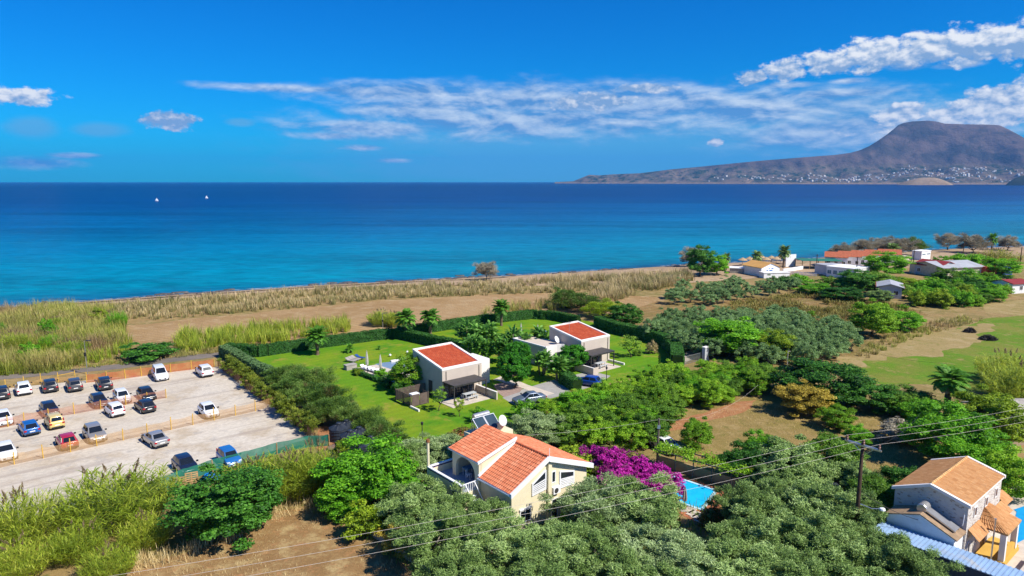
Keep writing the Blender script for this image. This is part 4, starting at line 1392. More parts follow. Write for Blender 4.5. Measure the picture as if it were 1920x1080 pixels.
bed('lane_verge', 'rough dry weeds on the verge of the lane', [(60, 703), (200, 688), (330, 672), (420, 660), (420, 652), (330, 660), (230, 672), (100, 690)], 1.6, (0.4, 0.9), 'reed_mix', 27, 10, 0.07)
bed('vines', 'low brown and green vines in the vineyard', [(1330, 586), (1390, 562), (1500, 552), (1610, 562), (1700, 575), (1720, 592), (1640, 622), (1560, 612), (1450, 600)], 1.1, (0.5, 1.2), 'vine', 28, 14, 0.16, 0.7, 1.6)
bed('meadow_scrub', 'rough olive scrub between the vineyard and the meadow', [(1600, 668), (1640, 640), (1700, 615), (1770, 600), (1840, 588), (1850, 600), (1760, 622), (1690, 645), (1630, 672)], 1.0, (0.5, 1.1), 'reed_mix', 29, 12, 0.10)
bed('field_weeds', 'dry straw tufts on the brown field', [(180, 1085), (330, 1045), (520, 965), (600, 948), (700, 1010), (820, 1100), (700, 1180), (200, 1180)], 2.2, (0.12, 0.34), 'straw', 30, 7, 0.03, 0.7, 0.8, 2)
bed('cane_margin', 'tall dry weeds at the foot of the canes', [(180, 1055), (330, 1035), (480, 985), (540, 945), (600, 938), (610, 950), (540, 968), (480, 1000), (330, 1056), (190, 1085)], 3.5, (0.5, 1.2), 'straw', 31, 9, 0.045, 0.5, 0.9, 2)
bed('orchard_weeds', 'short dry grass tufts on the orchard floor', [(1235, 800), (1400, 746), (1640, 782), (1750, 800), (1700, 930), (1400, 900), (1240, 850)], 1.6, (0.12, 0.3), 'straw', 32, 6, 0.035, 0.7, 0.8, 2)
bed('verge_weeds', 'green and tan weeds along the low wall', [(560, 930), (620, 925), (700, 1000), (820, 1075), (800, 1090), (650, 985), (570, 950)], 3.0, (0.3, 0.7), 'turf', 33, 9, 0.05, 0.5, 0.9, 2)
bed('wall_undergrowth', 'tangled undergrowth round the cream house', [(600, 940), (760, 880), (1000, 960), (1250, 960), (1400, 930), (1600, 960), (1650, 1080), (850, 1090)], 1.5, (0.3, 0.9), 'turf', 34, 8, 0.07, 0.6, 1.0, 2)

# ================================================================== BUILDINGS
A40 = R(40)
W_beige = plain('greige_render', (0.55, 0.465, 0.385), 0.85, 0.05, 0.6, 0.15, bump=0.004, bscale=30, dirt=(0.48, 0.40, 0.335))
W_trim = plain('white_coping', (0.78, 0.74, 0.70), 0.8, 0.05, 1.0, 0.2)
W_cream = plain('cream_render', (0.74, 0.655, 0.44), 0.85, 0.05, 0.7, 0.15, bump=0.004, bscale=30, dirt=(0.66, 0.58, 0.39))
W_white = plain('white_paint', (0.80, 0.80, 0.80), 0.7, 0.05, 0.8, 0.25, dirt=(0.70, 0.69, 0.66))
W_dark = plain('anthracite_metal', (0.055, 0.050, 0.050), 0.5, 0.2, 2, 0.3)
W_brown = plain('brown_slats', (0.130, 0.095, 0.080), 0.7, 0.2, 2, 0.2)
W_glass = plain('window_glass', (0.020, 0.026, 0.032), 0.06, 0.2, 0.5, 0.6)
W_patio = plain('patio_paving', (0.56, 0.485, 0.40), 0.85, 0.10, 1.4, 0.2, dirt=(0.48, 0.41, 0.34))
W_pave = plain('drive_paving', (0.34, 0.325, 0.30), 0.9, 0.10, 1.0, 0.15, dirt=(0.29, 0.275, 0.255))
W_mauve = plain('gravel_bed', (0.31, 0.22, 0.185), 0.95, 0.2, 3.0, 0.1)
W_metal = plain('galvanised_metal', (0.55, 0.56, 0.57), 0.35, 0.1, 2, 0.5, 0.8)
W_steel = plain('tank_steel', (0.62, 0.60, 0.57), 0.3, 0.1, 2, 0.5, 0.7)
W_panel = plain('solar_glass', (0.040, 0.065, 0.085), 0.12, 0.15, 0.6, 0.6)
W_conc = plain('concrete', (0.36, 0.33, 0.29), 0.9, 0.15, 1.2, 0.15, dirt=(0.26, 0.235, 0.205), bump=0.01, bscale=12)
W_wood = plain('weathered_wood', (0.42, 0.27, 0.13), 0.85, 0.25, 3, 0.15)
W_yel = plain('yellow_plaster', (0.60, 0.36, 0.08), 0.85, 0.08, 1, 0.15)
W_grey = plain('grey_sheet_roof', (0.40, 0.41, 0.43), 0.6, 0.08, 0.4, 0.3, dirt=(0.33, 0.33, 0.34))
W_redroof = plain('dark_red_sheet', (0.26, 0.035, 0.035), 0.7, 0.15, 0.5, 0.2)
W_orange_roof = plain('ochre_roof', (0.60, 0.33, 0.10), 0.8, 0.10, 0.5, 0.2)
W_terracotta = plain('terracotta_paving', (0.42, 0.15, 0.075), 0.85, 0.15, 2, 0.2)
W_bluegrey = plain('blue_grey_paint', (0.46, 0.48, 0.50), 0.8, 0.08, 0.6, 0.2)  # even blue grey paint of tables, pillar and walls
W_purple = plain('purple_band', (0.060, 0.022, 0.085), 0.7, 0.1, 1, 0.2)
W_blue_tile = plain('pale_blue_floor', (0.30, 0.35, 0.42), 0.7, 0.08, 1.5, 0.3)
W_chair = plain('white_plastic', (0.80, 0.81, 0.83), 0.5, 0.03, 1, 0.3)
W_fabric = plain('grey_fabric', (0.34, 0.31, 0.28), 0.9, 0.1, 3, 0.1)
W_parasol = plain('pale_canvas', (0.55, 0.52, 0.47), 0.9, 0.1, 3, 0.1)
W_bluefab = plain('blue_fabric', (0.025, 0.075, 0.26), 0.9, 0.1, 3, 0.1)
W_rust = plain('rust', (0.25, 0.11, 0.05), 0.9, 0.3, 4, 0.1)


def water_mat(name, c):
    m, t, p = new_mat(name)
    P = t.pos()
    n = t.noise(P, 0.9, 3, 0.5)
    t.put(p.inputs['Base Color'], t.mix(t.smooth(n, 0.35, 0.65), c, tuple(q * 1.12 for q in c)))
    p.inputs['Roughness'].default_value = 0.06
    p.inputs['Specular IOR Level'].default_value = 0.4
    t.put(p.inputs['Normal'], t.bump(t.noise(P, 2.2, 3, 0.5), 0.05, 0.35))
    return m


W_pool = water_mat('pool_water', (0.012, 0.43, 0.74))
W_poold = water_mat('pool_water_pale', (0.20, 0.27, 0.33))


def tile_mat(name, cols):
    m, t, p = new_mat(name)
    c = t.ramp(t.attr('var'), [(0.0, cols[0]), (0.5, cols[1]), (1.0, cols[2])])
    n = t.noise(t.pos(), 1.3, 5, 0.65)
    c = t.mix(t.m('MULTIPLY', t.smooth(n, 0.52, 0.72), 0.35), c, cols[3])
    t.put(p.inputs['Base Color'], c)
    p.inputs['Roughness'].default_value = 0.8
    p.inputs['Specular IOR Level'].default_value = 0.2
    return m


T_red = tile_mat('red_roof_tile', [(0.44, 0.075, 0.030), (0.52, 0.098, 0.040), (0.59, 0.135, 0.056), (0.44, 0.11, 0.06)])
T_orange = tile_mat('orange_roof_tile', [(0.50, 0.135, 0.060), (0.62, 0.200, 0.095), (0.72, 0.275, 0.145), (0.50, 0.17, 0.10)])
T_ochre = tile_mat('ochre_roof_tile', [(0.46, 0.215, 0.080), (0.55, 0.275, 0.110), (0.62, 0.345, 0.150), (0.42, 0.235, 0.12)])


def tile_roof(name, E0, E1, R0_, R1_, mat, parent, tw=0.24, tl=0.36, amp=0.05, step=0.035, seed=1):
    """rows of curved clay tiles on the plane from eave E0-E1 up to ridge R0-R1; real rolls and stepped courses"""
    rng = np.random.default_rng(seed)
    E0, E1, R0_, R1_ = (np.array(q, float) for q in (E0, E1, R0_, R1_))
    wid = np.linalg.norm(E1 - E0)
    sl_ = np.linalg.norm(R0_ - E0)
    nc, nr = max(2, int(round(wid / tw))), max(2, int(round(sl_ / tl)))
    nrm = unit(np.cross(E1 - E0, R0_ - E0))
    prof = [(0.0, 0.0), (0.16, 0.62), (0.34, 0.98), (0.52, 0.98), (0.70, 0.62), (0.84, 0.05), (1.0, 0.0)]
    V, Q, var = [], [], []
    for r in range(nr):
        f0, f1 = r / nr, min(1.0, (r + 1.12) / nr)
        for c in range(nc):
            b = len(V)
            vv = float(np.clip(rng.normal(0.5, 0.22), 0, 1))
            for (u, h) in prof:
                s = (c + u) / nc
                for f, lift in ((f0, step), (f1, 0.0)):
                    p0 = E0 + (E1 - E0) * s
                    p1 = R0_ + (R1_ - R0_) * s
                    V.append(p0 + (p1 - p0) * f + nrm * (0.02 + h * amp + lift + rng.normal(0, 0.003)))
                    var.append(vv)
            for k in range(len(prof) - 1):
                Q.append((b + 2 * k, b + 2 * k + 2, b + 2 * k + 3, b + 2 * k + 1))
    o = obj(name, raw_mesh(name, np.array(V), np.array(Q), mat, var), parent)
    o['kind'] = 'stuff'
    return o


def slab4(p, th):
    """slab of thickness th under four corner points"""
    return MB().hexa([(x, y, z - th) for x, y, z in p] + list(p))


def wall_window(parent, plane, x0, x1, z0, z1, d, frame=W_white, pane=W_glass, bars=1, sgn=-1, name='window', fw=0.08):
    """framed window standing proud of a wall; plane 'y' (wall at y=d, outward sgn) or 'x' """
    def bx(mb, a0, a1, b0, b1, c0, c1):
        lo, hi = sorted((d + sgn * c0, d + sgn * c1))
        if plane == 'y': mb.box(a0, a1, lo, hi, b0, b1)
        else: mb.box(lo, hi, a0, a1, b0, b1)
    f = MB()
    bx(f, x0, x0 + fw, z0, z1, 0, 0.07)
    bx(f, x1 - fw, x1, z0, z1, 0, 0.07)
    bx(f, x0 + fw, x1 - fw, z1 - fw, z1, 0, 0.068)
    bx(f, x0 + fw, x1 - fw, z0, z0 + fw, 0, 0.068)
    for k in range(bars):
        c = x0 + (x1 - x0) * (k + 1) / (bars + 1)
        bx(f, c - 0.025, c + 0.025, z0 + fw, z1 - fw, 0, 0.06)
    w = f.build(name, frame, parent)
    g = MB()
    bx(g, x0 + fw, x1 - fw, z0 + fw, z1 - fw, 0.004, 0.02)
    g.build('pane', pane, w)
    return w


def rot40(ox, oy, x, y, z=0.0):
    return Vector((ox + x * math.cos(A40) - y * math.sin(A40), oy + x * math.sin(A40) + y * math.cos(A40), z))


# ------------------------------------------------------------------ the two villas
def villa(label, ox, oy, W, D, zf, zb, px0, px1, second):
    t = thing('villa', label, 'house', (ox, oy, 0), A40)
    MB().prism([(0, 0), (W, 0), (W, D), (0, D)], -0.2, [zf - 0.25, zf - 0.25, zb - 0.25, zb - 0.25]).build('wall', W_beige, t)
    zt = lambda y: zf + (zb - zf) * y / D
    pw = 0.34
    par = MB()
    for (x0, x1, y0, y1) in ((-0.03, W + 0.03, -0.03, pw), (-0.03, W + 0.03, D - pw, D + 0.03), (-0.03, pw, pw, D - pw), (W - pw, W + 0.03, pw, D - pw)):
        par.hexa([(x0, y0, zt(y0) - 0.26), (x1, y0, zt(y0) - 0.26), (x1, y1, zt(y1) - 0.26), (x0, y1, zt(y1) - 0.26),
                  (x0, y0, zt(y0)), (x1, y0, zt(y0)), (x1, y1, zt(y1)), (x0, y1, zt(y1))])
    par.build('parapet', W_trim, t)
    tile_roof('roof_tiles', (pw, pw, zt(pw) - 0.20), (W - pw, pw, zt(pw) - 0.20), (pw, D - pw, zt(D - pw) - 0.20), (W - pw, D - pw, zt(D - pw) - 0.20), T_red, t, 0.30, 0.40, 0.07, seed=int(W * 10))
    # glazed garden doors with dark frames, and the slatted shutters beside them
    n = 3
    d0, d1 = px0 + 1.25, px0 + 4.35
    for i in range(n):
        a, b = d0 + (d1 - d0) * i / n + 0.01, d0 + (d1 - d0) * (i + 1) / n - 0.01
        wall_window(t, 'y', a, b, 0.06, 2.35, 0.0, W_dark, W_glass, 0, -1, 'glass_door', 0.10)
    for a, b in ((px0 + 0.18, px0 + 1.12), (px0 + 4.48, px0 + 5.35)):
        for k in range(10):
            z = 0.14 + k * 0.235
            MB().box(a, b, -0.16, -0.10, z, z + 0.12).build('slat', W_dark, t)
        MB().box(a, a + 0.06, -0.20, -0.02, 0.05, 2.5).box(b - 0.06, b, -0.20, -0.02, 0.05, 2.5).build('shutter_frame', W_dark, t)
    for x in (0.62, W - 0.5):
        MB().box(x - 0.04, x + 0.04, -0.07, -0.005, 2.75 if px0 < x < px1 else 0.1, zf - 0.42).build('downpipe', W_dark, t)
    # pergola
    MB().box(px0, px1, -2.85, -0.01, 2.56, 2.68).build('pergola_roof', W_dark, t)
    for k in range(2):
        x = px0 + 0.05 if k == 0 else px1 - 0.05
        MB().box(x - 0.06, x + 0.06, -2.80, -2.68, 0.05, 2.56).build('pergola_post', W_dark, t)
    MB().box(px0 + 0.1, px1 - 0.1, -2.79, -2.69, 2.42, 2.555).build('pergola_beam', W_dark, t)
    MB().box(px0 - 0.9, px1 + 0.6, -3.75, -0.005, -0.05, 0.07).build('patio', W_patio, t)
    # dark slatted utility yard at the side wall
    return t


v1 = G(829, 692.5, 4.42)
VW, VD = 6.83, 7.55
t1 = villa('greige villa with red tiled roof, pergola and slatted side yard next to the car park', v1.x, v1.y, VW, VD, 4.42, 5.87, 0.0, 5.55, False)
MB().box(5.80, 6.02, -4.7, -0.01, -0.1, 1.08).build('garden_wall', W_beige, t1)
MB().box(5.77, 6.05, -4.73, -0.02, 1.085, 1.14).build('wall_coping', W_trim, t1)
MB().box(VW + 0.004, 10.2, 2.4, 6.6, -0.1, 3.75).build('annex', W_trim, t1)
MB().box(VW + 0.5, VW + 0.85, 2.34, 2.396, 0.1, 2.9).build('annex_door', W_dark, t1)
MB().box(-0.06, -0.005, 2.5, 3.4, 0.0, 2.2).build('side_door', W_dark, t1)
# slatted yard: fence boards one by one
ya, yb, yc = (-5.0, 0.15), (-5.0, 4.0), (-1.6, 4.0)
for a, b in (((-5.0, 0.2), (-5.0, 4.1)), ((-5.0, 4.1), (-0.15, 4.1)), ((-2.2, 0.2), (-2.2, 1.6))):
    for k in range(9):
        z = 0.22 + k * 0.165
        MB().bar((a[0], a[1], z), (b[0], b[1], z), 0.03, 0.115).build('slat', W_brown, t1)
for x, y in ((-5.0, 0.2), (-5.0, 2.1), (-5.0, 4.1), (-2.6, 4.1), (-2.2, 0.2)):
    MB().box(x - 0.05, x + 0.05, y - 0.05, y + 0.05, 0, 1.72).build('yard_post', W_brown, t1)
for k in range(2):
    MB().box(-4.85 + k * 1.3, -3.65 + k * 1.3, 0.15, 0.21, 0.08, 1.65).build('yard_gate', W_brown, t1)
MB().box(-5.2, -4.98, -2.0, 0.1, -0.1, 0.30).build('kerb_wall', W_trim, t1)
MB().box(-4.6, -3.4, 0.5, 1.3, 1.3, 1.62).build('unit_box', W_white, t1)

v2 = G(1090, 639.0, 4.52)
t2 = villa('greige villa with red tiled roof, curved side block and a rooftop antenna', v2.x, v2.y, VW, VD, 4.52, 5.75, -0.6, 4.9, True)
MB().prism([(-4.3, 4.4), (-4.1, 4.0), (-3.2, 4.15), (-2.2, 4.1), (-1.0, 3.6), (-0.004, 3.6), (-0.004, 12.0), (-4.3, 12.0)], -0.1, 3.3).build('side_block', W_beige, t2)
cv = MB()
pts = [(-4.35, 3.95), (-3.6, 3.85), (-2.8, 3.9), (-2.0, 3.8), (-1.3, 3.5), (-0.9, 3.1)]
for (a, b), (c_, d_) in zip(pts[:-1], pts[1:]):
    cv.hexa([(a, b - 0.22, -0.1), (c_, d_ - 0.22, -0.1), (c_, d_, -0.1), (a, b, -0.1), (a, b - 0.22, 3.55), (c_, d_ - 0.22, 3.55), (c_, d_, 3.55), (a, b, 3.55)])
cv.build('curved_wall', W_trim, t2)
MB().box(-4.42, -4.2, 3.9, 12.05, 3.31, 3.5).box(-4.2, 0, 11.85, 12.05, 3.31, 3.5).build('block_coping', W_trim, t2)
MB().box(-2.6, -0.15, 3.3, 3.42, 0.0, 2.3).build('porch_opening', W_glass, t2)
MB().box(-1.75, -1.53, -4.4, -0.3, -0.1, 1.15).box(-1.53, -0.62, -4.4, -4.2, -0.1, 1.15).build('garden_wall', W_beige, t2)
MB().box(-1.78, -1.50, -4.43, -0.3, 1.155, 1.2).build('wall_coping', W_trim, t2)
MB().box(6.6, 6.85, -3.4, 0.4, -0.1, 0.35).build('kerb_wall', W_trim, t2)
for k in range(8):
    MB().bar((5.0 + k * 0.32, 0.5, 0.1), (5.0 + k * 0.32, 0.5, 1.7), 0.08, 0.04).build('slat', W_brown, t2)

TABLES = []


def picnic(label, ox, oy, x, y, z=0.07, rz=A40):
    p = rot40(ox, oy, x, y, z)
    t = thing('garden_table', label, 'table', p, rz)
    MB().box(-1.0, 1.0, -0.42, 0.42, 0.70, 0.76).build('table_top', W_bluegrey, t)
    for sx in (-0.8, 0.8):
        for sy in (-0.33, 0.33):
            MB().box(sx - 0.04, sx + 0.04, sy - 0.04, sy + 0.04, 0, 0.70).build('leg', W_bluegrey, t)
    for s_ in (-1, 1):
        b = thing('garden_bench', label.replace('table', 'bench') + (' on its lawn side' if s_ < 0 else ' on its house side'), 'bench',
                  p + Vector((-math.sin(rz) * 0.78 * s_, math.cos(rz) * 0.78 * s_, 0)), rz)
        MB().box(-0.9, 0.9, -0.16, 0.16, 0.42, 0.47).build('seat', W_bluegrey, b)
        for sx in (-0.75, 0.75):
            MB().box(sx - 0.05, sx + 0.05, -0.13, 0.13, 0, 0.42).build('leg', W_bluegrey, b)


picnic('pale garden table under the pergola of the slatted yard villa', v1.x, v1.y, 3.3, -1.75)
picnic('pale garden table under the pergola of the curved block villa', v2.x, v2.y, 2.6, -1.75)


def dish(label, loc, r, tilt, rz, mast=0.8):
    t = thing('satellite_dish', label, 'satellite dish', loc, rz)
    M = Matrix.Translation((0, 0, mast)) @ Matrix.Rotation(tilt, 4, 'X')
    MB().lathe([(0.02, -0.14 * r), (r * 0.5, -0.09 * r), (r, 0.1 * r), (r, 0.13 * r), (r * 0.5, -0.05 * r), (0.02, -0.1 * r)], 20, M=M).build('reflector', W_chair, t, True)
    MB().tube([(0, 0, -0.05), (0, 0, mast - 0.02)], 0.035, 8).build('mast', W_metal, t)
    MB().tube([M @ Vector((0, -r * 0.9, 0.05)), M @ Vector((0, -0.1, r * 0.9))], 0.015, 6).build('feed_arm', W_metal, t)
    return t


p = rot40(v2.x, v2.y, -1.1, 4.6, 3.3)
dish('white satellite dish on the side block of the farther villa', p, 0.62, R(62), R(60), 0.75)
p = rot40(v2.x, v2.y, 1.2, 4.0, 4.9)
an = thing('rooftop_antenna', 'thin metal aerial on the red roof of the farther villa', 'antenna', p, A40)
MB().tube([(0, 0, 0), (0, 0, 1.9)], 0.025, 6).build('mast', W_metal, an)
ab = MB().bar((-0.5, 0, 1.8), (0.5, 0, 1.8), 0.03)
for k in range(6): ab.bar((-0.45 + k * 0.18, -0.25, 1.8), (-0.45 + k * 0.18, 0.25, 1.8), 0.02)
ab.build('aerial_rods', W_metal, an)

# paths, drives and pool terrace of the villa garden
patch('villa_drive', 'grey paved drive in front of the villas', [(942, 746), (985, 728), (1040, 712), (1090, 700), (1112, 697), (1145, 705), (1120, 722), (1060, 740), (1015, 752), (985, 768), (960, 757)], 0.020, W_pave, 0)
patch('gravel_bed', 'mauve gravel bed beside the drive', [(925, 722), (950, 715), (985, 722), (975, 735), (945, 745), (935, 738)], 0.024, W_mauve, 0.1)
patch('side_path', 'pale path between the villas', [(925, 712), (945, 703), (990, 722), (1040, 738), (1020, 744), (965, 722)], 0.028, W_patio, 0)
patch('pool_terrace', 'pale paved terrace beside the nearer villa pool', [(664, 691), (709, 683), (742, 680), (790, 690), (800, 715), (760, 728), (735, 716), (700, 706)], 0.020, W_patio, 0)
patch('villa_pool', 'shaded pale blue pool behind the nearer villa', [(703, 683), (720, 680), (757, 676), (782, 690), (776, 702), (745, 696)], 0.030, W_poold, 0)  # shade over this pool is put into its grey blue water colour
patch('farther_pool', 'pale blue pool beside the side block of the farther villa', [(1003, 624), (1022, 619), (1028, 624), (1010, 630)], 0.030, W_poold, 0)
patch('gate_apron', 'tan paving inside the villa gate', [(1274, 662), (1308, 655), (1318, 668), (1290, 678), (1274, 686)], 0.018, W_patio, 0)
pw_ = [G(757, 675), G(720, 679)]
MB().bar(pw_[0] + Vector((0, 0, 0.12)), pw_[1] + Vector((0, 0, 0.12)), 0.35, 0.24)
o = MB().bar(G(762, 674) + Vector((0, 0, 0.15)), G(733, 679) + Vector((0, 0, 0.15)), 0.4, 0.3).build('pool_kerb', W_trim)
tag(o, 'low white kerb wall at the pool edge', 'kerb')
bb = G(657, 692)
o = MB().box(-0.9, 0.9, -0.55, 0.55, 0, 0.75).box(-0.95, 0.95, -0.6, 0.6, 0.75, 0.82).build('stone_planter', W_conc)
o.location, o.rotation_euler = bb, (0, 0, A40)
tag(o, 'square stone block at the end of the sunbed terrace', 'planter')


def lounger(label, group, p, rz, mat, name='sun_lounger'):
    t = thing(name, label, 'sun lounger', p, rz, group)
    MB().box(-0.95, 0.35, -0.32, 0.32, 0.28, 0.36).build('seat', mat, t)
    MB().hexa([(0.35, -0.32, 0.28), (0.95, -0.32, 0.62), (0.95, 0.32, 0.62), (0.35, 0.32, 0.28), (0.33, -0.32, 0.36), (0.93, -0.32, 0.70), (0.93, 0.32, 0.70), (0.33, 0.32, 0.36)]).build('backrest', mat, t)
    for sx in (-0.85, 0.3):
        for sy in (-0.28, 0.28):
            MB().box(sx - 0.025, sx + 0.025, sy - 0.025, sy + 0.025, 0, 0.28).build('leg', W_metal, t)


for i, (x, y) in enumerate([(684, 693), (691, 695), (698, 697), (705, 699), (712, 701), (719, 704)]):
    lounger('white sun lounger on the paved terrace of the nearer villa pool', 'white loungers on the pool terrace', G(x, y, 0.02), A40 + R(95), W_chair)
for i, (x, y) in enumerate([(657, 679), (662, 677), (667, 675)]):
    lounger('grey padded sun lounger on the lawn beside the stone block', 'grey loungers on the lawn', G(x, y, 0.01), R(150), W_fabric)
lounger('grey sun lounger with a blue towel on the lawn', None, G(675, 673, 0.01), R(150), W_bluefab)


def closed_parasol(label, p, h, mat=W_parasol):
    t = thing('closed_parasol', label, 'parasol', p, 0)
    MB().tube([(0, 0, 0), (0, 0, h)], 0.045, 8).build('pole', W_dark, t)
    MB().box(-0.35, 0.35, -0.35, 0.35, 0, 0.06).build('base', W_conc, t)
    prof = [(0.05, h * 0.38), (0.17, h * 0.42), (0.19, h * 0.55), (0.13, h * 0.8), (0.05, h * 0.97), (0.02, h * 1.02)]
    mb = MB()
    n = 14
    for r, z in prof:
        for k in range(n):
            a = 2 * math.pi * k / n
            q = r * (1.25 if k % 2 else 0.75)
            mb.v.append((q * math.cos(a), q * math.sin(a), z))
    for i in range(len(prof) - 1):
        for k in range(n):
            mb.f.append((i * n + k, i * n + (k + 1) % n, (i + 1) * n + (k + 1) % n, (i + 1) * n + k))
    mb.build('canopy', mat, t)


closed_parasol('closed pale parasol by the white loungers', G(689, 703), 3.9)
closed_parasol('closed pale parasol at the pool steps of the nearer villa', G(714, 705.5), 3.5)
closed_parasol('closed parasol on the terrace of the farther villa', G(977, 640), 3.6)
closed_parasol('closed dark parasol by the cream house pool', G(1283, 957), 2.3, W_fabric)
closed_parasol('closed parasol beside the bird of paradise of the farther villa', G(1008, 641), 3.4)
for x, y, lab in ((731.5, 669, 'white globe lamp on the lawn'), (763.8, 663, 'white globe lamp near the villa parapet'), (900, 640, 'white globe lamp between the paddle leaved plants')):
    t = thing('globe_lamp', lab, 'lamp', G(x, y), 0)
    MB().lathe([(0.02, 0.08), (0.16, 0.14), (0.23, 0.3), (0.16, 0.46), (0.02, 0.52)], 14).build('globe', W_chair, t, True)
    MB().tube([(0, 0, 0), (0, 0, 0.1)], 0.06, 8).build('foot', W_dark, t)

# ---- garden hedges: leafy skin over a solid core
def hedge(name, label, path_px, h, w, mat, seed, world=None, dens=95):
    rng = np.random.default_rng(seed)
    pts = world or [G(*q) for q in path_px]
    P2 = [pts[0]]
    for a, b in zip(pts[:-1], pts[1:]):
        k = max(1, int((b - a).length / 1.2))
        for i in range(k): P2.append(a + (b - a) * ((i + 1) / k))
    t = thing(name, label, 'hedge', P2[0])
    o0 = P2[0]
    core = MB()
    Pc, N, A = [], [], []
    rings = []
    for i, q in enumerate(P2):
        d = (P2[min(i + 1, len(P2) - 1)] - P2[max(0, i - 1)]).normalized()
        s = Vector((-d.y, d.x, 0))
        rings.append((q - o0, s))
    prof = [(-1, 0), (-1.02, 0.6), (-0.9, 0.97), (0, 1.02), (0.9, 0.97), (1.02, 0.6), (1, 0)]
    k = len(prof)
    for q, s in rings:
        for (a, z) in prof:
            core.v.append(tuple(q + s * (a * (w / 2 - 0.12)) + Vector((0, 0, z * (h - 0.1)))))
    for i in range(len(rings) - 1):
        for j in range(k - 1):
            core.f.append((i * k + j, i * k + j + 1, (i + 1) * k + j + 1, (i + 1) * k + j))
    core.f.append(tuple(range(k)))
    core.f.append(tuple((len(rings) - 1) * k + j for j in range(k - 1, -1, -1)))
    core.build('core', LMcore, t)
    for i in range(len(rings) - 1):
        (q0, s0), (q1, s1) = rings[i], rings[i + 1]
        ln = (q1 - q0).length
        n = int(ln * (2 * h + w) * dens)
        f = rng.random(n)
        u = rng.random(n) * (2 * h + w)
        a = np.where(u < h, -1.0, np.where(u > h + w, 1.0, (u - h - w / 2) / (w / 2)))
        z = np.where(u < h, u, np.where(u > h + w, 2 * h + w - u, h))
        bump = np.array([mnoise.noise(Vector(((q0.x + ff * (q1.x - q0.x)) * 0.9, (q0.y + ff * (q1.y - q0.y)) * 0.9, zz * 0.9 + aa))) for ff, zz, aa in zip(f, z, a)]) * 0.24
        c = np.array(q0)[None] + (np.array(q1) - np.array(q0))[None] * f[:, None]
        sv_ = np.array(s0)[None]
        side = np.abs(a) >= 0.999
        c = c + sv_ * (a * (w / 2 + np.where(side, bump, 0)))[:, None]
        c[:, 2] += np.where(side, z, z + bump)
        nn = np.where(side[:, None], sv_ * np.sign(a)[:, None] + np.array([0, 0, 0.35]), np.array([[0, 0, 1.0]]))
        nn = unit(nn + rng.normal(0, 0.5, (n, 3)))
        Pc.append(c); N.append(nn)
    Pc, N = np.concatenate(Pc), np.concatenate(N)
    n = len(Pc)
    A = np.cross(N, rng.normal(0, 1, (n, 3)))
    obj('leaves', leaf_mesh('leaves', Pc, A, N, rng.uniform(0.16, 0.30, n), rng.uniform(0.09, 0.16, n), np.clip(rng.normal(0.5, 0.2, n), 0, 1), LM[mat]), t)


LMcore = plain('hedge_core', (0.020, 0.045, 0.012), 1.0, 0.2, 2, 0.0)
hedge('garden_hedge', 'long clipped hedge between the lawn and the reeds', [(424, 664), (487, 668), (560, 657), (640, 646), (738, 633)], 1.9, 1.5, 'hedge', 1)
hedge('garden_hedge', 'silver green hedge at the corner of the car park', [(419, 668), (440, 678), (470, 697), (500, 712), (522, 722)], 2.0, 1.6, 'hedge_grey', 2)
hedge('garden_hedge', 'dark cross hedge between the two lawns', [(742, 633), (775, 640), (815, 649), (850, 655), (880, 662)], 1.9, 1.5, 'hedge', 3)
hedge('garden_hedge', 'clipped hedge at the back of the farther lawn', [(748, 631), (830, 619), (900, 608), (998, 597), (1040, 600), (1085, 609)], 1.9, 1.4, 'hedge', 4)
hedge('garden_hedge', 'tall curved hedge leading to the villa gate', [(1120, 612), (1165, 627), (1212, 637), (1250, 650), (1267, 668), (1270, 690)], 2.2, 2.0, 'hedge', 5)
hedge('drive_hedge', 'low clipped hedge beside the blue car', [(1055, 716), (1068, 724), (1082, 733)], 1.7, 1.6, 'hedge', 6)
hedge('terrace_hedge', 'low box hedge along the sunbed terrace', [(664, 697), (690, 709), (712, 717), (730, 722)], 0.6, 0.7, 'hedge', 7)

# gate and pillar at the end of the curved hedge
p0, p1 = G(1272, 687), G(1314, 676)
gt = thing('driveway_gate', 'grey metal bar gate between the curved hedge and the pillar', 'gate', p0, math.atan2(p1.y - p0.y, p1.x - p0.x))
gl = (p1 - p0).length
MB().box(0, gl, -0.03, 0.03, 0.10, 0.16).box(0, gl, -0.03, 0.03, 1.34, 1.40).build('gate_frame', W_metal, gt)
for k in range(24):
    x = gl * (k + 0.5) / 24
    MB().box(x - 0.03, x + 0.03, -0.02, 0.02, 0.16, 1.34).build('gate_bar', W_metal, gt)
pp = thing('gate_pillar', 'grey rendered pillar with a box beside the villa gate', 'pillar', G(1322, 676), A40)
MB().box(-0.55, 0.55, -0.3, 0.3, 0, 2.3).build('shaft', W_bluegrey, pp)
MB().box(-0.6, 0.6, -0.35, 0.35, 2.301, 2.42).build('cap', W_trim, pp)
MB().box(-0.2, 0.15, -0.36, -0.302, 0.9, 1.3).build('meter_box', W_bluegrey, pp)

# ------------------------------------------------------------------ cream house
HO = (3.21, 56.53)
h = thing('cream_house', 'cream house with orange tiled roofs, arched porch and raised terrace', 'house', (HO[0], HO[1], 0), A40)
XL, XR, ZR, ZL, ZRR = -4.3, 5.55, 6.2, 4.03, 4.05
lz = lambda x: ZR + (ZL - ZR) * (x / XL)
rz_ = lambda x: ZR + (ZRR - ZR) * (x / XR)
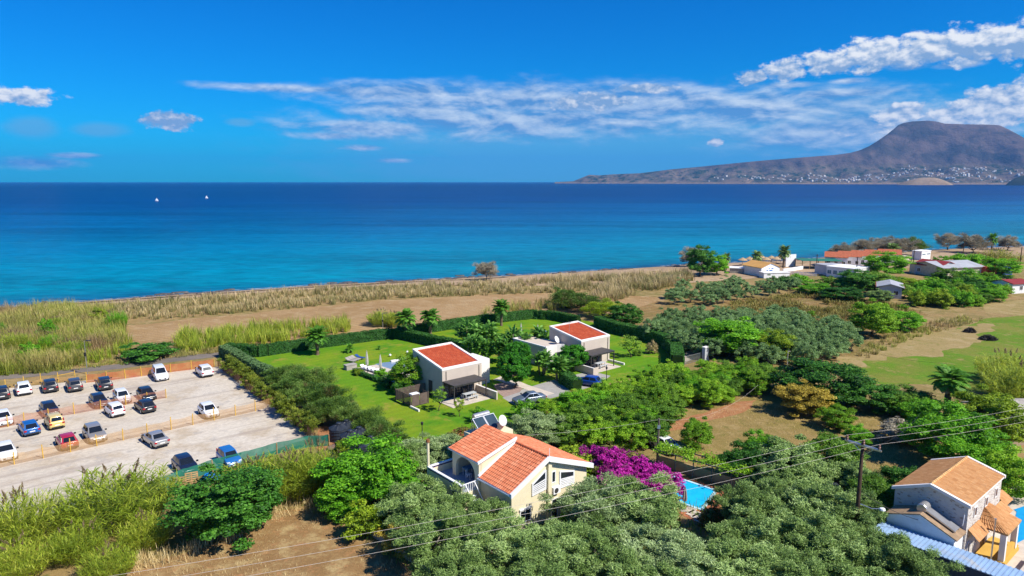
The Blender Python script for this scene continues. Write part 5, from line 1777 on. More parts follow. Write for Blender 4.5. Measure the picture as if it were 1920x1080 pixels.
# walls
MB().add([(-3.95, 0.35, -0.2), (0, 0.35, -0.2), (0, 0.35, lz(0) - 0.2), (-3.95, 0.35, lz(-3.95) - 0.2), (-3.95, 4.7, -0.2), (0, 4.7, -0.2), (0, 4.7, lz(0) - 0.2), (-3.95, 4.7, lz(-3.95) - 0.2)],
         [(0, 1, 2, 3), (7, 6, 5, 4), (0, 3, 7, 4), (3, 2, 6, 7), (1, 0, 4, 5)]).build('wall', W_cream, h)
MB().add([(0, 0.35, -0.2), (5.15, 0.35, -0.2), (5.15, 0.35, rz_(5.15) - 0.2), (0, 0.35, ZR - 0.2), (0, 8.9, -0.2), (5.15, 8.9, -0.2), (5.15, 8.9, rz_(5.15) - 0.2), (0, 8.9, ZR - 0.2)],
         [(0, 1, 2, 3), (7, 6, 5, 4), (1, 5, 6, 2), (3, 2, 6, 7), (4, 0, 3, 7)]).build('wall', W_cream, h)
MB().box(-0.7, 3.4, 8.901, 11.6, -0.2, 5.40).build('rear_block', W_cream, h)
MB().prism([(-3.95, 4.7), (0, 4.7), (0, 8.9), (-3.95, 8.9)], -0.2, 2.9).build('porch_storey', W_cream, h)
UZ, UL = 6.65, 5.40
uz = lambda x: UZ + (UL - UZ) * (x / -4.35)
MB().add([(-4.0, 4.62, 3.6), (0.2, 4.62, 5.7), (0.2, 4.62, uz(0) - 0.16), (-4.0, 4.62, uz(-4.0) - 0.16), (-4.0, 4.84, 3.6), (0.2, 4.84, 5.7), (0.2, 4.84, uz(0) - 0.16), (-4.0, 4.84, uz(-4.0) - 0.16)],
         [(0, 1, 2, 3), (7, 6, 5, 4), (0, 3, 7, 4), (1, 5, 6, 2), (3, 2, 6, 7)]).build('porch_side_wall', W_cream, h)
MB().box(-4.0, 0.0, 8.45, 8.7, 2.9, 5.35).build('porch_back_wall', W_cream, h)
# arch on the terrace side
ar = MB()
y0, y1, ys, ye = 4.62, 8.7, 5.25, 8.15
ztop = uz(-4.1) - 0.2
ar.box(-4.15, -3.85, y0, ys, 2.9, ztop).box(-4.15, -3.85, ye, y1, 2.9, ztop)
n = 16
for k in range(n):
    a0, a1 = math.pi * k / n, math.pi * (k + 1) / n
    cy, ry, zc_, rzz = (ys + ye) / 2, (ye - ys) / 2, 3.95, 1.15
    ya_, yb_ = cy - ry * math.cos(a0), cy - ry * math.cos(a1)
    za_, zb_ = zc_ + rzz * math.sin(a0), zc_ + rzz * math.sin(a1)
    ar.hexa([(-4.15, ya_, za_), (-3.85, ya_, za_), (-3.85, yb_, zb_), (-4.15, yb_, zb_), (-4.15, ya_, ztop), (-3.85, ya_, ztop), (-3.85, yb_, ztop), (-4.15, yb_, ztop)])
ar.build('porch_arch', W_cream, h)
# roofs
dk = MB()
dk.hexa([(XL, -0.05, ZL - 0.16), (0, -0.05, ZR - 0.16), (0, 4.62, ZR - 0.16), (XL, 4.62, ZL - 0.16), (XL, -0.05, ZL), (0, -0.05, ZR), (0, 4.62, ZR), (XL, 4.62, ZL)])
dk.build('roof_deck', W_white, h)
tile_roof('roof_tiles', (XL, 4.62, ZL), (XL, 0.10, ZL), (0, 4.62, ZR), (0, 0.10, ZR), T_orange, h, 0.25, 0.36, seed=3)
MB().hexa([(0, -0.05, ZR - 0.16), (XR, -0.05, ZRR - 0.16), (XR, 8.9, ZRR - 0.16), (0, 8.9, ZR - 0.16), (0, -0.05, ZR), (XR, -0.05, ZRR), (XR, 8.9, ZRR), (0, 8.9, ZR)]).build('roof_deck', W_white, h)
tile_roof('roof_tiles', (XR, 0.10, ZRR), (XR, 8.8, ZRR), (0, 0.10, ZR), (0, 8.8, ZR), T_orange, h, 0.25, 0.36, seed=4)
MB().hexa([(-4.35, 4.5, UL - 0.13), (0.1, 4.5, UZ - 0.13), (0.1, 9.15, UZ - 0.13), (-4.35, 9.15, UL - 0.13), (-4.35, 4.5, UL), (0.1, 4.5, UZ), (0.1, 9.15, UZ), (-4.35, 9.15, UL)]).build('upper_roof_deck', W_white, h)
tile_roof('roof_tiles', (-4.35, 9.1, UL), (-4.35, 4.58, UL), (0.1, 9.1, UZ), (0.1, 4.58, UZ), T_orange, h, 0.25, 0.36, seed=5)
rd = MB()
for k in range(12):
    y_ = 0.1 + k * 0.385
    rd.tube([(0, y_, ZR + 0.06), (0, y_ + 0.42, ZR + 0.04)], [0.13, 0.11], 8)
rd.build('ridge_tiles', T_orange, h)['kind'] = 'stuff'
# white barge boards
MB().hexa([(XL - 0.05, -0.12, ZL - 0.28), (0, -0.12, ZR - 0.28), (0, 0.10, ZR - 0.28), (XL - 0.05, 0.10, ZL - 0.28), (XL - 0.05, -0.12, ZL + 0.10), (0, -0.12, ZR + 0.10), (0, 0.10, ZR + 0.10), (XL - 0.05, 0.10, ZL + 0.10)]).build('barge_board', W_white, h)
MB().hexa([(0, -0.125, ZR - 0.34), (XR + 0.05, -0.125, ZRR - 0.34), (XR + 0.05, 0.10, ZRR - 0.34), (0, 0.10, ZR - 0.34), (0, -0.125, ZR + 0.11), (XR + 0.05, -0.125, ZRR + 0.11), (XR + 0.05, 0.10, ZRR + 0.11), (0, 0.10, ZR + 0.11)]).build('barge_board', W_white, h)
MB().hexa([(-4.40, 4.40, UL - 0.12), (0.12, 4.40, UZ - 0.12), (0.12, 4.56, UZ - 0.12), (-4.40, 4.56, UL - 0.12), (-4.40, 4.40, UL + 0.09), (0.12, 4.40, UZ + 0.09), (0.12, 4.56, UZ + 0.09), (-4.40, 4.56, UL + 0.09)]).build('barge_board', W_white, h)
MB().hexa([(XL, 4.40, ZL + 0.07), (0, 4.40, ZR + 0.07), (0, 4.61, ZR + 0.07), (XL, 4.61, ZL + 0.07), (XL, 4.40, ZL + 0.2), (0, 4.40, ZR + 0.2), (0, 4.61, ZR + 0.2), (XL, 4.61, ZL + 0.2)]).build('flashing', W_white, h)
MB().box(XL - 0.1, XL + 0.02, 0.1, 4.6, ZL - 0.16, ZL - 0.03).build('gutter', W_white, h)
MB().tube([(0.05, -0.02, ZR), (0.05, -0.02, ZR + 0.85)], 0.03, 6).build('roof_rod', W_white, h)
MB().box(0.10, 0.50, 0.12, 0.348, -0.2, 5.62).build('gable_pilaster', W_cream, h)
# gable windows with white louvres
def louvre(x0, x1, zlo0, zlo1, zhi0, zhi1, ns, lower):
    f = MB()
    fw = 0.13
    d0, d1 = 0.26, 0.345
    def quadbox(ax, az0, az1, bx, bz0, bz1, dd0=d0):
        f.hexa([(ax, dd0, az0), (bx, dd0, bz0), (bx, d1, bz0), (ax, d1, az0), (ax, dd0, az1), (bx, dd0, bz1), (bx, d1, bz1), (ax, d1, az1)])
    quadbox(x0 - fw, zlo0 - fw, zhi0 + fw, x0, zlo0 - fw, zhi0 + fw)
    quadbox(x1, zlo1 - fw, zhi1 + fw, x1 + fw, zlo1 - fw, zhi1 + fw)
    quadbox(x0, zlo0 - fw, zlo0, x1, zlo1 - fw, zlo1, d0 + 0.002)
    quadbox(x0, zhi0, zhi0 + fw, x1, zhi1, zhi1 + fw, d0 + 0.002)
    w = f.build('window', W_white, h)
    MB().add([(x0, 0.335, zlo0), (x1, 0.335, zlo1), (x1, 0.335, zhi1), (x0, 0.335, zhi0)], [(0, 1, 2, 3)]).build('pane', W_glass, w)
    for k in range(ns):
        z0_ = zlo0 + 0.05 + k * 0.155
        z1_ = zlo1 + 0.05 + k * 0.155 + (lower if k == ns - 1 else lower * k / ns)
        MB().hexa([(x0, 0.27, z0_), (x1, 0.27, z1_), (x1, 0.31, z1_), (x0, 0.31, z0_), (x0, 0.27, z0_ + 0.09), (x1, 0.27, z1_ + 0.09), (x1, 0.31, z1_ + 0.09), (x0, 0.31, z0_ + 0.09)]).build('louvre_slat', W_white, w)


louvre(-1.55, -0.15, 3.15, 3.30, 4.05, 4.85, 5, 0.1)
louvre(1.75, 3.35, 2.85, 2.80, 4.25, 3.85, 5, -0.1)
wall_window(h, 'y', 0.64, 1.14, 3.5, 4.6, 0.35, W_white, W_glass, 0)
wall_window(h, 'y', 2.75, 3.8, 0.9, 2.05, 0.35, W_white, W_glass, 1)
wall_window(h, 'y', 0.65, 1.45, 0.0, 1.98, 0.35, W_white, W_glass, 0, -1, 'door')
wall_window(h, 'y', -3.05, -1.8, 0.9, 2.05, 0.35, W_white, W_glass, 1)
MB().box(-3.1, -1.75, 0.20, 0.348, 2.10, 2.22).build('window_hood', W_white, h)
ac = thing('air_conditioner', 'outdoor air conditioning unit on the cream gable', 'air conditioner', rot40(*HO, 1.05, 0.35, 2.55), A40)
MB().box(-0.42, 0.42, -0.36, -0.04, 0, 0.62).build('casing', W_chair, ac)
MB().lathe([(0.24, 0), (0.24, 0.02)], 16, M=Matrix.Translation((-0.08, -0.362, 0.31)) @ Matrix.Rotation(R(90), 4, 'X')).build('fan_grille', W_dark, ac)
MB().box(-0.3, -0.26, -0.3, 0.0, -0.05, -0.002).box(0.26, 0.3, -0.3, 0.0, -0.05, -0.002).build('bracket', W_metal, ac)
# terrace
MB().box(-6.1, -3.952, 4.65, 10.0, -0.2, 2.9).build('terrace_base', W_cream, h)
MB().box(-3.95, -0.702, 8.902, 10.0, -0.2, 2.9).build('terrace_base', W_cream, h)
MB().box(-6.0, -0.01, 4.85, 9.9, 2.902, 2.93).build('terrace_floor', W_blue_tile, h)
par = MB().box(-6.1, -5.95, 4.65, 10.0, 2.901, 3.55).box(-5.95, -1.5, 9.85, 10.0, 2.901, 3.55)
par.build('terrace_parapet', W_cream, h)
MB().box(-6.12, -5.93, 4.64, 10.02, 3.552, 3.70).box(-5.93, -1.5, 9.83, 10.02, 3.552, 3.70).build('parapet_band', W_purple, h)
MB().box(-6.16, -5.90, 4.60, 10.05, 3.702, 3.80).box(-5.90, -1.5, 9.80, 10.05, 3.702, 3.80).build('parapet_cap', W_white, h)
for k in range(9):
    x_ = -5.85 + k * 0.2
    MB().box(x_ - 0.02, x_ + 0.02, 4.68, 4.72, 2.9, 3.7).build('railing_bar', W_white, h)
MB().box(-5.95, -4.16, 4.66, 4.74, 3.70, 3.76).build('railing_top', W_white, h)
for k in range(9):
    MB().box(-5.6 + k * 0.0, -4.7, 4.5 - k * 0.28 - 0.28, 4.5 - k * 0.28, 2.6 - k * 0.29 - 0.06, 2.6 - k * 0.29).build('stair_step', W_white, h)
MB().bar((-5.65, 4.6, 3.7), (-5.65, 2.0, 0.95), 0.06).bar((-4.65, 4.6, 3.7), (-4.65, 2.0, 0.95), 0.06).build('stair_rail', W_white, h)
MB().tube([(-6.03, 9.93, 2.0), (-6.03, 9.93, 6.15)], 0.13, 10).build('chimney_pipe', W_cream, h)
MB().tube([(-6.03, 9.93, 6.15), (-6.03, 9.93, 6.42)], [0.2, 0.17], 10).build('chimney_cap', W_rust, h)
MB().box(1.85, 2.45, 8.95, 9.5, 5.0, 6.35).build('chimney_stack', W_cream, h)
for lab, x_, y_, mt in (('blue table on the arched terrace', -3.0, 7.6, W_bluegrey),):
    t = thing('terrace_table', lab, 'table', rot40(*HO, x_, y_, 2.93), A40)
    MB().box(-0.6, 0.6, -0.4, 0.4, 0.7, 0.75).build('table_top', plain('blue_table', (0.10, 0.26, 0.45), 0.6), t)
    for sx in (-0.5, 0.5):
        for sy in (-0.32, 0.32): MB().box(sx - 0.03, sx + 0.03, sy - 0.03, sy + 0.03, 0, 0.7).build('leg', W_chair, t)
t = thing('plastic_chair', 'white plastic chair on the arched terrace', 'chair', rot40(*HO, -3.6, 6.9, 2.93), A40 + R(30))
MB().box(-0.22, 0.22, -0.22, 0.22, 0.42, 0.46).build('seat', W_chair, t)
MB().box(-0.22, 0.22, 0.19, 0.23, 0.46, 0.88).build('backrest', W_chair, t)
for sx in (-0.2, 0.2):
    for sy in (-0.2, 0.2): MB().box(sx - 0.02, sx + 0.02, sy - 0.02, sy + 0.02, 0, 0.42).build('leg', W_chair, t)
dish('white satellite dish on the cream chimney stack', rot40(*HO, 2.0, 8.85, 5.9), 0.55, R(68), R(50), 0.75)


def solar_heater(label, p, rz, npan, pw__, pl, tilt, tank_r=0.28, tank_l=1.6):
    t = thing('solar_water_heater', label, 'solar heater', p, rz)
    M = Matrix.Translation((0, 0, 0.25)) @ Matrix.Rotation(tilt, 4, 'X')
    for k in range(npan):
        x0 = -npan * (pw__ + 0.06) / 2 + k * (pw__ + 0.06)
        f = MB().box(x0, x0 + pw__, 0, pl, 0, 0.09, M).build('panel_frame', W_chair if npan > 1 else W_metal, t)
        MB().box(x0 + 0.05, x0 + pw__ - 0.05, 0.05, pl - 0.05, 0.092, 0.10, M).build('panel_glass', W_panel if npan > 1 else plain('dusty_collector', (0.22, 0.22, 0.23), 0.3), f)
    e = M @ Vector((0, pl, 0))
    MB().tube([(-tank_l / 2, e.y + 0.3, e.z + 0.05), (-tank_l / 2 + 0.08, e.y + 0.3, e.z + 0.05)], [tank_r * 0.9, tank_r], 16).tube([(-tank_l / 2 + 0.08, e.y + 0.3, e.z + 0.05), (tank_l / 2 - 0.08, e.y + 0.3, e.z + 0.05)], tank_r, 16).tube(
        [(tank_l / 2 - 0.08, e.y + 0.3, e.z + 0.05), (tank_l / 2, e.y + 0.3, e.z + 0.05)], [tank_r, tank_r * 0.9], 16).build('tank', W_steel, t, False)
    fr = MB()
    for sx in (-npan * pw__ / 2 + 0.15, npan * pw__ / 2 - 0.15):
        fr.bar((sx, 0, 0), (sx, 0, 0.25), 0.05).bar((sx, e.y, 0), (sx, e.y, e.z), 0.05).bar((sx, 0, 0.03), (sx, e.y, 0.03), 0.05).bar((sx, e.y + 0.3, 0), (sx, e.y + 0.3, e.z - 0.2), 0.05)
    xe = npan * pw__ / 2 - 0.15
    fr.bar((-xe, e.y, 0.03), (xe, e.y, 0.03), 0.05)
    fr.build('stand', W_metal, t)


solar_heater('solar water heater with two dark panels behind the orange roof', rot40(*HO, 1.1, 9.5, 5.40), A40, 2, 1.3, 1.75, R(40), 0.29, 1.9)

# ------------------------------------------------------------------ stone house at the pool
SO = (33.51, 51.56)
m, t, p = new_mat('limewashed_stone')
tc = t.n.new('ShaderNodeTexCoord').outputs['Object']
vo = t.n.new('ShaderNodeTexVoronoi')
vo.inputs['Scale'].default_value = 4.6
vo.inputs['Randomness'].default_value = 1.0
t.put(vo.inputs['Vector'], t.v('ADD', t.v('MULTIPLY', tc, (1.0, 1.0, 1.9)), t.v('SCALE', t.noise(tc, 2.0, 3, 0.5, 'Color'), 0.25)))
r_ = t.sep(vo.outputs['Color'])[0]
c = t.mix(t.smooth(r_, 0.86, 0.95), (0.60, 0.56, 0.51), (0.36, 0.28, 0.22))
c = t.mix(t.m('MULTIPLY', t.smooth(t.noise(tc, 1.1, 6, 0.65), 0.45, 0.7), 0.5), c, (0.45, 0.42, 0.385))
t.put(p.inputs['Base Color'], c)
p.inputs['Roughness'].default_value = 0.9
t.put(p.inputs['Normal'], t.bump(t.m('SUBTRACT', 1.0, vo.outputs['Distance']), 0.06, 0.7))
W_stone = m
s = thing('stone_house', 'pale stone house with ochre tiled gable roof and porches beside the utility pole', 'house', (SO[0], SO[1], 0), A40)
SL, SZ, SEl, SEr, YL, YR = 8.6, 6.0, 4.80, 5.20, 2.75, -2.85
zl = lambda y: SZ + (SEl - SZ) * y / YL
zr_ = lambda y: SZ + (SEr - SZ) * y / YR
g = MB()
g.add([(0.12, YL - 0.15, -0.2), (0.12, YR + 0.15, -0.2), (0.12, YR + 0.15, zr_(YR + 0.15) - 0.14), (0.12, 0, SZ - 0.14), (0.12, YL - 0.15, zl(YL - 0.15) - 0.14),
       (SL - 0.12, YL - 0.15, -0.2), (SL - 0.12, YR + 0.15, -0.2), (SL - 0.12, YR + 0.15, zr_(YR + 0.15) - 0.14), (SL - 0.12, 0, SZ - 0.14), (SL - 0.12, YL - 0.15, zl(YL - 0.15) - 0.14)],
      [(0, 4, 3, 2, 1), (5, 6, 7, 8, 9), (0, 5, 9, 4), (1, 2, 7, 6), (2, 3, 8, 7), (4, 9, 8, 3)])
g.build('wall', W_stone, s)
for (y_, z_) in ((YL, SEl), (YR, SEr)):
    q = [(-0.05, y_, z_), (SL + 0.05, y_, z_), (SL + 0.05, 0, SZ), (-0.05, 0, SZ)]
    MB().hexa([(a, b, c_ - 0.12) for a, b, c_ in q] + q).build('roof_deck', W_trim, s)
tile_roof('roof_tiles', (SL - 0.15, YL, SEl), (0.15, YL, SEl), (SL - 0.15, 0, SZ), (0.15, 0, SZ), T_ochre, s, 0.20, 0.32, 0.04, 0.03, 11)
tile_roof('roof_tiles', (0.15, YR, SEr), (SL - 0.15, YR, SEr), (0.15, 0, SZ), (SL - 0.15, 0, SZ), T_ochre, s, 0.20, 0.32, 0.04, 0.03, 12)
rd = MB()
for k in range(24):
    rd.tube([(0.12 + k * 0.348, 0, SZ + 0.06), (0.50 + k * 0.348, 0, SZ + 0.045)], [0.12, 0.10], 8)
rd.build('ridge_tiles', plain('pale_ridge_tile', (0.62, 0.36, 0.15), 0.8, 0.2, 3), s)['kind'] = 'stuff'
for x0, x1 in ((-0.12, 0.16), (SL - 0.16, SL + 0.12)):
    for (y_, z_) in ((YL + 0.05, SEl), (YR - 0.05, SEr)):
        MB().hexa([(x0, y_, z_ - 0.14), (x1, y_, z_ - 0.14), (x1, 0, SZ - 0.14), (x0, 0, SZ - 0.14), (x0, y_, z_ + 0.10), (x1, y_, z_ + 0.10), (x1, 0, SZ + 0.10), (x0, 0, SZ + 0.10)]).build('verge_coping', W_trim, s)
W_shut = plain('brown_shutter', (0.13, 0.065, 0.035), 0.7, 0.15, 3)
for x0 in (1.55, 4.2, 6.75):
    wall_window(s, 'y', x0, x0 + 0.62, 3.75, 4.6, YR + 0.15, W_trim, W_shut, 0, -1)
wall_window(s, 'y', 0.7, 1.3, 0.9, 1.9, YR + 0.15, W_trim, W_glass, 0, -1)
wall_window(s, 'y', 4.2, 5.2, 0.05, 2.1, YR + 0.15, W_wood, W_glass, 1, -1, 'door')
# lean-to shed at the gable
MB().prism([(-1.95, -2.55), (0.11, -2.55), (0.11, -0.1), (-1.95, -0.1)], -0.2, [3.05, 3.05, 4.1, 4.1]).prism([(-1.95, -0.1), (0.11, -0.1), (0.11, 2.3), (-1.95, 2.3)], -0.2, [4.1, 4.1, 3.25, 3.25]).build('shed_wall', W_white, s)
for (ya_, za_), (yb_, zb_) in (((-2.75, 2.98), (-0.1, 4.12)), ((2.45, 3.22), (-0.1, 4.12))):
    lo, hi = (ya_, za_), (yb_, zb_)
    q = [(-2.05, lo[0], lo[1]), (0.10, lo[0], lo[1]), (0.10, hi[0], hi[1]), (-2.05, hi[0], hi[1])]
    MB().hexa([(a, b, c_ + 0.012) for a, b, c_ in q] + [(a, b, c_ + 0.10) for a, b, c_ in q]).build('shed_roof', plain('brown_slab', (0.33, 0.22, 0.13), 0.9, 0.2, 2, dirt=(0.22, 0.16, 0.11)), s)
solar_heater('steel solar water heater with one long collector on the shed of the stone house', rot40(*SO, -0.85, -2.35, 3.12), A40, 1, 1.05, 2.3, R(24), 0.40, 1.0)
MB().tube([(0.05, -2.2, 3.2), (0.05, -2.45, 3.5), (0.05, -2.5, 4.4)], 0.04, 6).build('white_pipe', W_chair, s)


def hip_porch(x0, x1, y0, y1, ze, za, nm):
    """small tiled porch roof leaning on the long wall, hipped at both ends"""
    xm0, xm1 = x0 + (x1 - x0) * 0.34, x1 - (x1 - x0) * 0.34
    tile_roof(nm, (x0, y0, ze), (x1, y0, ze), (xm0, y1, za), (xm1, y1, za), T_ochre, s, 0.22, 0.32, 0.04, 0.03, int(x0 * 10) + 31)
    tile_roof(nm, (x0, y1, ze), (x0, y0, ze), (xm0, y1, za), (xm0, y1, za - 0.001), T_ochre, s, 0.22, 0.32, 0.04, 0.03, 33)
    tile_roof(nm, (x1, y0, ze), (x1, y1, ze), (xm1, y1, za - 0.001), (xm1, y1, za), T_ochre, s, 0.22, 0.32, 0.04, 0.03, 34)
    MB().box(x0, x1, y0, y1, ze - 0.12, ze).build('porch_soffit', W_wood, s)


hip_porch(3.0, 6.6, -4.75, -2.71, 2.62, 3.75, 'porch_tiles')
tile_roof('lean_to_tiles', (0.5, -3.5, 2.35), (3.05, -3.5, 2.35), (0.5, -2.72, 3.1), (3.05, -2.72, 3.1), T_ochre, s, 0.22, 0.32, 0.04, 0.03, 41)
tile_roof('canopy_tiles', (7.1, -3.6, 2.3), (8.9, -3.6, 2.3), (7.1, -2.72, 2.9), (8.9, -2.72, 2.9), T_ochre, s, 0.22, 0.32, 0.04, 0.03, 42)
tile_roof('canopy_tiles', (9.6, -3.0, 2.3), (11.4, -3.0, 2.3), (9.6, -2.1, 2.9), (11.4, -2.1, 2.9), T_ochre, s, 0.22, 0.32, 0.04, 0.03, 43)
MB().box(8.49, 11.3, -2.05, 1.5, -0.1, 2.75).build('rear_wing', W_stone, s)
for x in (3.25, 6.35):
    MB().box(x - 0.2, x + 0.2, -4.65, -4.25, 0, 2.5).build('porch_post', W_trim, s)
MB().box(2.9, 6.7, -4.8, -2.71, -0.1, 0.25).box(6.71, 7.4, -4.6, -2.71, -0.1, 0.12).build('porch_step', W_yel, s)
MB().box(3.45, 6.1, -4.6, -4.35, 0.251, 0.85).build('porch_wall', W_yel, s)
MB().box(-2.0, 5.2, -6.35, -6.0, -0.1, 0.75).build('yard_wall', W_patio, s)
patch('yard_paving', 'tan paving round the stone house pool', [(1838, 1060), (1860, 1000), (1880, 930), (1905, 900), (1960, 900), (1990, 1080)], 0.016, W_patio, 0)
patch('covered_pool', 'bright blue covered pool of the stone house', [(1901, 956), (1906, 960), (1893, 1026), (1925, 1010), (1970, 965), (1935, 945)], 0.045, plain('pool_cover', (0.012, 0.30, 0.66), 0.45, 0.1, 1.2), 0)
# long container with a blue ribbed roof
ct = thing('shipping_container', 'long container with a pale blue ribbed roof beside the stone house', 'container', (SO[0], SO[1], 0), A40)
CX0, CX1, CY0, CY1, CZ = -4.35, -2.2, -9.9, 2.45, 2.6
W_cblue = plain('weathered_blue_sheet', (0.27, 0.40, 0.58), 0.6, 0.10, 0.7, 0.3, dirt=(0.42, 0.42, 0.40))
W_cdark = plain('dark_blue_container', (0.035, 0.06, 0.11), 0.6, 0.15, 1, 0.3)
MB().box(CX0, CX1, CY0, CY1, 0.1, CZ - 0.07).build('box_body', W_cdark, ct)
rb = MB()
k = 0
y = CY0
while y < CY1 - 0.01:
    y2 = min(y + 0.30, CY1)
    rb.hexa([(CX0 - 0.06, y, CZ - 0.065), (CX1 + 0.06, y, CZ - 0.065), (CX1 + 0.06, y2, CZ - 0.065), (CX0 - 0.06, y2, CZ - 0.065),
             (CX0 - 0.06, y, CZ), (CX1 + 0.06, y, CZ), (CX1 + 0.06, y2, CZ), (CX0 - 0.06, y2, CZ)])
    rb.box(CX0 - 0.06, CX1 + 0.06, y + 0.02, y + 0.12, CZ + 0.001, CZ + 0.045)
    y = y2
rb.build('ribbed_roof', W_cblue, ct)
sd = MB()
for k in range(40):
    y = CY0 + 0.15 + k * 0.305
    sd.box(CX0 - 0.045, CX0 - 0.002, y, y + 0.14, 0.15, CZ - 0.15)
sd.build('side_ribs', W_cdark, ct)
MB().box(CX0 - 0.08, CX0 + 0.02, CY1 - 0.5, CY1 + 0.07, CZ + 0.046, CZ + 0.07).build('rusty_corner', W_rust, ct)
# scooter and light post in the yard
t = thing('motor_scooter', 'black motor scooter parked in the stone house yard', 'scooter', rot40(*SO, 4.6, -7.6, 0.02), R(70))
for x in (-0.62, 0.62):
    MB().lathe([(0.14, -0.05), (0.25, -0.06), (0.27, 0), (0.25, 0.06), (0.14, 0.05)], 14, M=Matrix.Translation((x, 0, 0.27)) @ Matrix.Rotation(R(90), 4, 'X')).build('wheel', W_dark, t)
MB().hexa([(-0.75, -0.14, 0.35), (0.1, -0.16, 0.3), (0.1, 0.16, 0.3), (-0.75, 0.14, 0.35), (-0.8, -0.13, 0.68), (-0.05, -0.15, 0.72), (-0.05, 0.15, 0.72), (-0.8, 0.13, 0.68)]).build('body', W_dark, t)
MB().box(-0.7, -0.02, -0.15, 0.15, 0.73, 0.80).build('seat', W_brown, t)
MB().hexa([(0.35, -0.2, 0.3), (0.5, -0.16, 0.3), (0.5, 0.16, 0.3), (0.35, 0.2, 0.3), (0.25, -0.18, 0.95), (0.38, -0.15, 0.98), (0.38, 0.15, 0.98), (0.25, 0.18, 0.95)]).build('leg_shield', W_dark, t)
MB().bar((0.3, -0.35, 1.02), (0.3, 0.35, 1.02), 0.035).build('handlebar', W_metal, t)
t = thing('yard_post', 'thin grey metal post in front of the stone house porch', 'post', rot40(*SO, 2.7, -3.9), A40)
MB().tube([(0, 0, -0.1), (0, 0, 3.7)], 0.06, 8).build('shaft', W_metal, t)
MB().tube([(0, 0, 3.7), (0, 0, 3.76)], 0.09, 8).build('cap', W_metal, t)

# ------------------------------------------------------------------ cream house pool, arbour
def flat_poly(pts, z, th, mat, name, parent):
    mb = MB()
    mb.prism([(q.x, q.y) for q in pts], z - th, z)
    return mb.build(name, mat, parent)


patch('pool_deck', 'terracotta paving round the cream house pool', [(1215, 905), (1255, 886), (1350, 915), (1365, 935), (1330, 975), (1300, 978), (1262, 955), (1225, 935)], 0.016, W_terracotta, 0)
pq = [G(1238, 902), G(1262, 894), G(1343, 921), G(1316, 957), G(1266, 941), G(1235, 925)]
pt = thing('swimming_pool', 'bright turquoise pool with a white rim beside the bougainvillea', 'pool', (0, 0, 0))
flat_poly(pq, 0.05, 0.03, W_pool, 'water', pt)
rim = MB()
for a, b in zip(pq, pq[1:] + pq[:1]):
    rim.bar(a + Vector((0, 0, 0.05)), b + Vector((0, 0, 0.05)), 0.28, 0.11)
rim.build('rim', plain('pale_blue_rim', (0.45, 0.68, 0.78), 0.6), pt)
for i, (x, y) in enumerate([(1293, 956), (1300, 963), (1309, 969), (1316, 975)]):
    o = MB().box(-0.62, 0.62, -0.42, 0.42, 0, 0.05).build('paving_slab', W_patio)
    o.location, o.rotation_euler = G(x, y, 0.02), (0, 0, A40)
    tag(o, 'cream paving slab on the terracotta deck of the pool', 'slab', 'paving slabs by the pool')
aw = thing('boundary_wall', 'long tan boundary wall behind the cream house pool', 'wall', (0, 0, 0))
a, b = G(1232, 872), G(1408, 925)
d = (b - a).normalized()
MB().bar(a + Vector((0, 0, 0.55)), b + Vector((0, 0, 0.55)), 0.22, 1.1).build('wall_body', plain('tan_wall', (0.36, 0.25, 0.13), 0.9, 0.15, 1), aw)
ab = thing('vine_arbour', 'wooden arbour with vines along the boundary wall of the pool', 'arbour', (0, 0, 0))
nrm_ = Vector((d.y, -d.x, 0))
for k in range(6):
    q = a + d * (0.6 + k * 2.0) + nrm_ * 1.0
    MB().tube([(q.x, q.y, 0), (q.x, q.y, 2.1)], 0.06, 6).build('arbour_post', W_dark, ab)
MB().bar(a + nrm_ + Vector((0, 0, 2.12)), b + nrm_ + Vector((0, 0, 2.12)), 0.09).bar(a + Vector((0, 0, 2.12)) - nrm_ * 0.6, b + Vector((0, 0, 2.12)) - nrm_ * 0.6, 0.09).build('arbour_beam', W_dark, ab)
rng = np.random.default_rng(77)
n = 7000
f = rng.random(n)
L_ = (b - a).length
Pv = np.array(a)[None] + np.array(d)[None] * (f * L_)[:, None] + np.array(nrm_)[None] * rng.normal(-0.2, 0.65, n)[:, None]
nz = np.array([mnoise.noise(Vector((q[0] * 0.7, q[1] * 0.7, 0))) for q in Pv])
Pv[:, 2] = 2.1 + nz * 0.35 + rng.normal(0, 0.14, n)
kp = nz > -0.25
Pv = Pv[kp]
n = len(Pv)
Nv = unit(rng.normal(0, 0.5, (n, 3)) + np.array([0, 0, 1]))
obj('vine_leaves', leaf_mesh('vine_leaves', Pv, np.cross(Nv, rng.normal(0, 1, (n, 3))), Nv, rng.uniform(0.14, 0.26, n), rng.uniform(0.1, 0.2, n), np.clip(rng.normal(0.5, 0.22, n), 0, 1), LM['citrus']), ab)
# low wall beside the brown field
lw = thing('low_field_wall', 'low grey concrete wall between the brown field and the olives', 'wall', (0, 0, 0))
pp_ = [G(600, 938), G(650, 972), G(720, 1018), G(830, 1090), G(900, 1140)]
for a, b in zip(pp_[:-1], pp_[1:]):
    MB().bar(a + Vector((0, 0, 0.25)), b + Vector((0, 0, 0.25)), 0.28, 0.62).build('wall_section', W_conc, lw)

# ------------------------------------------------------------------ beach houses and tavern
def fr(x0, y0, x1, y1):
    """frame of a distant building: origin and heading along its near edge"""
    a, b = G(x0, y0), G(x1, y1)
    d = b - a
    return a, math.atan2(d.y, d.x), d.length


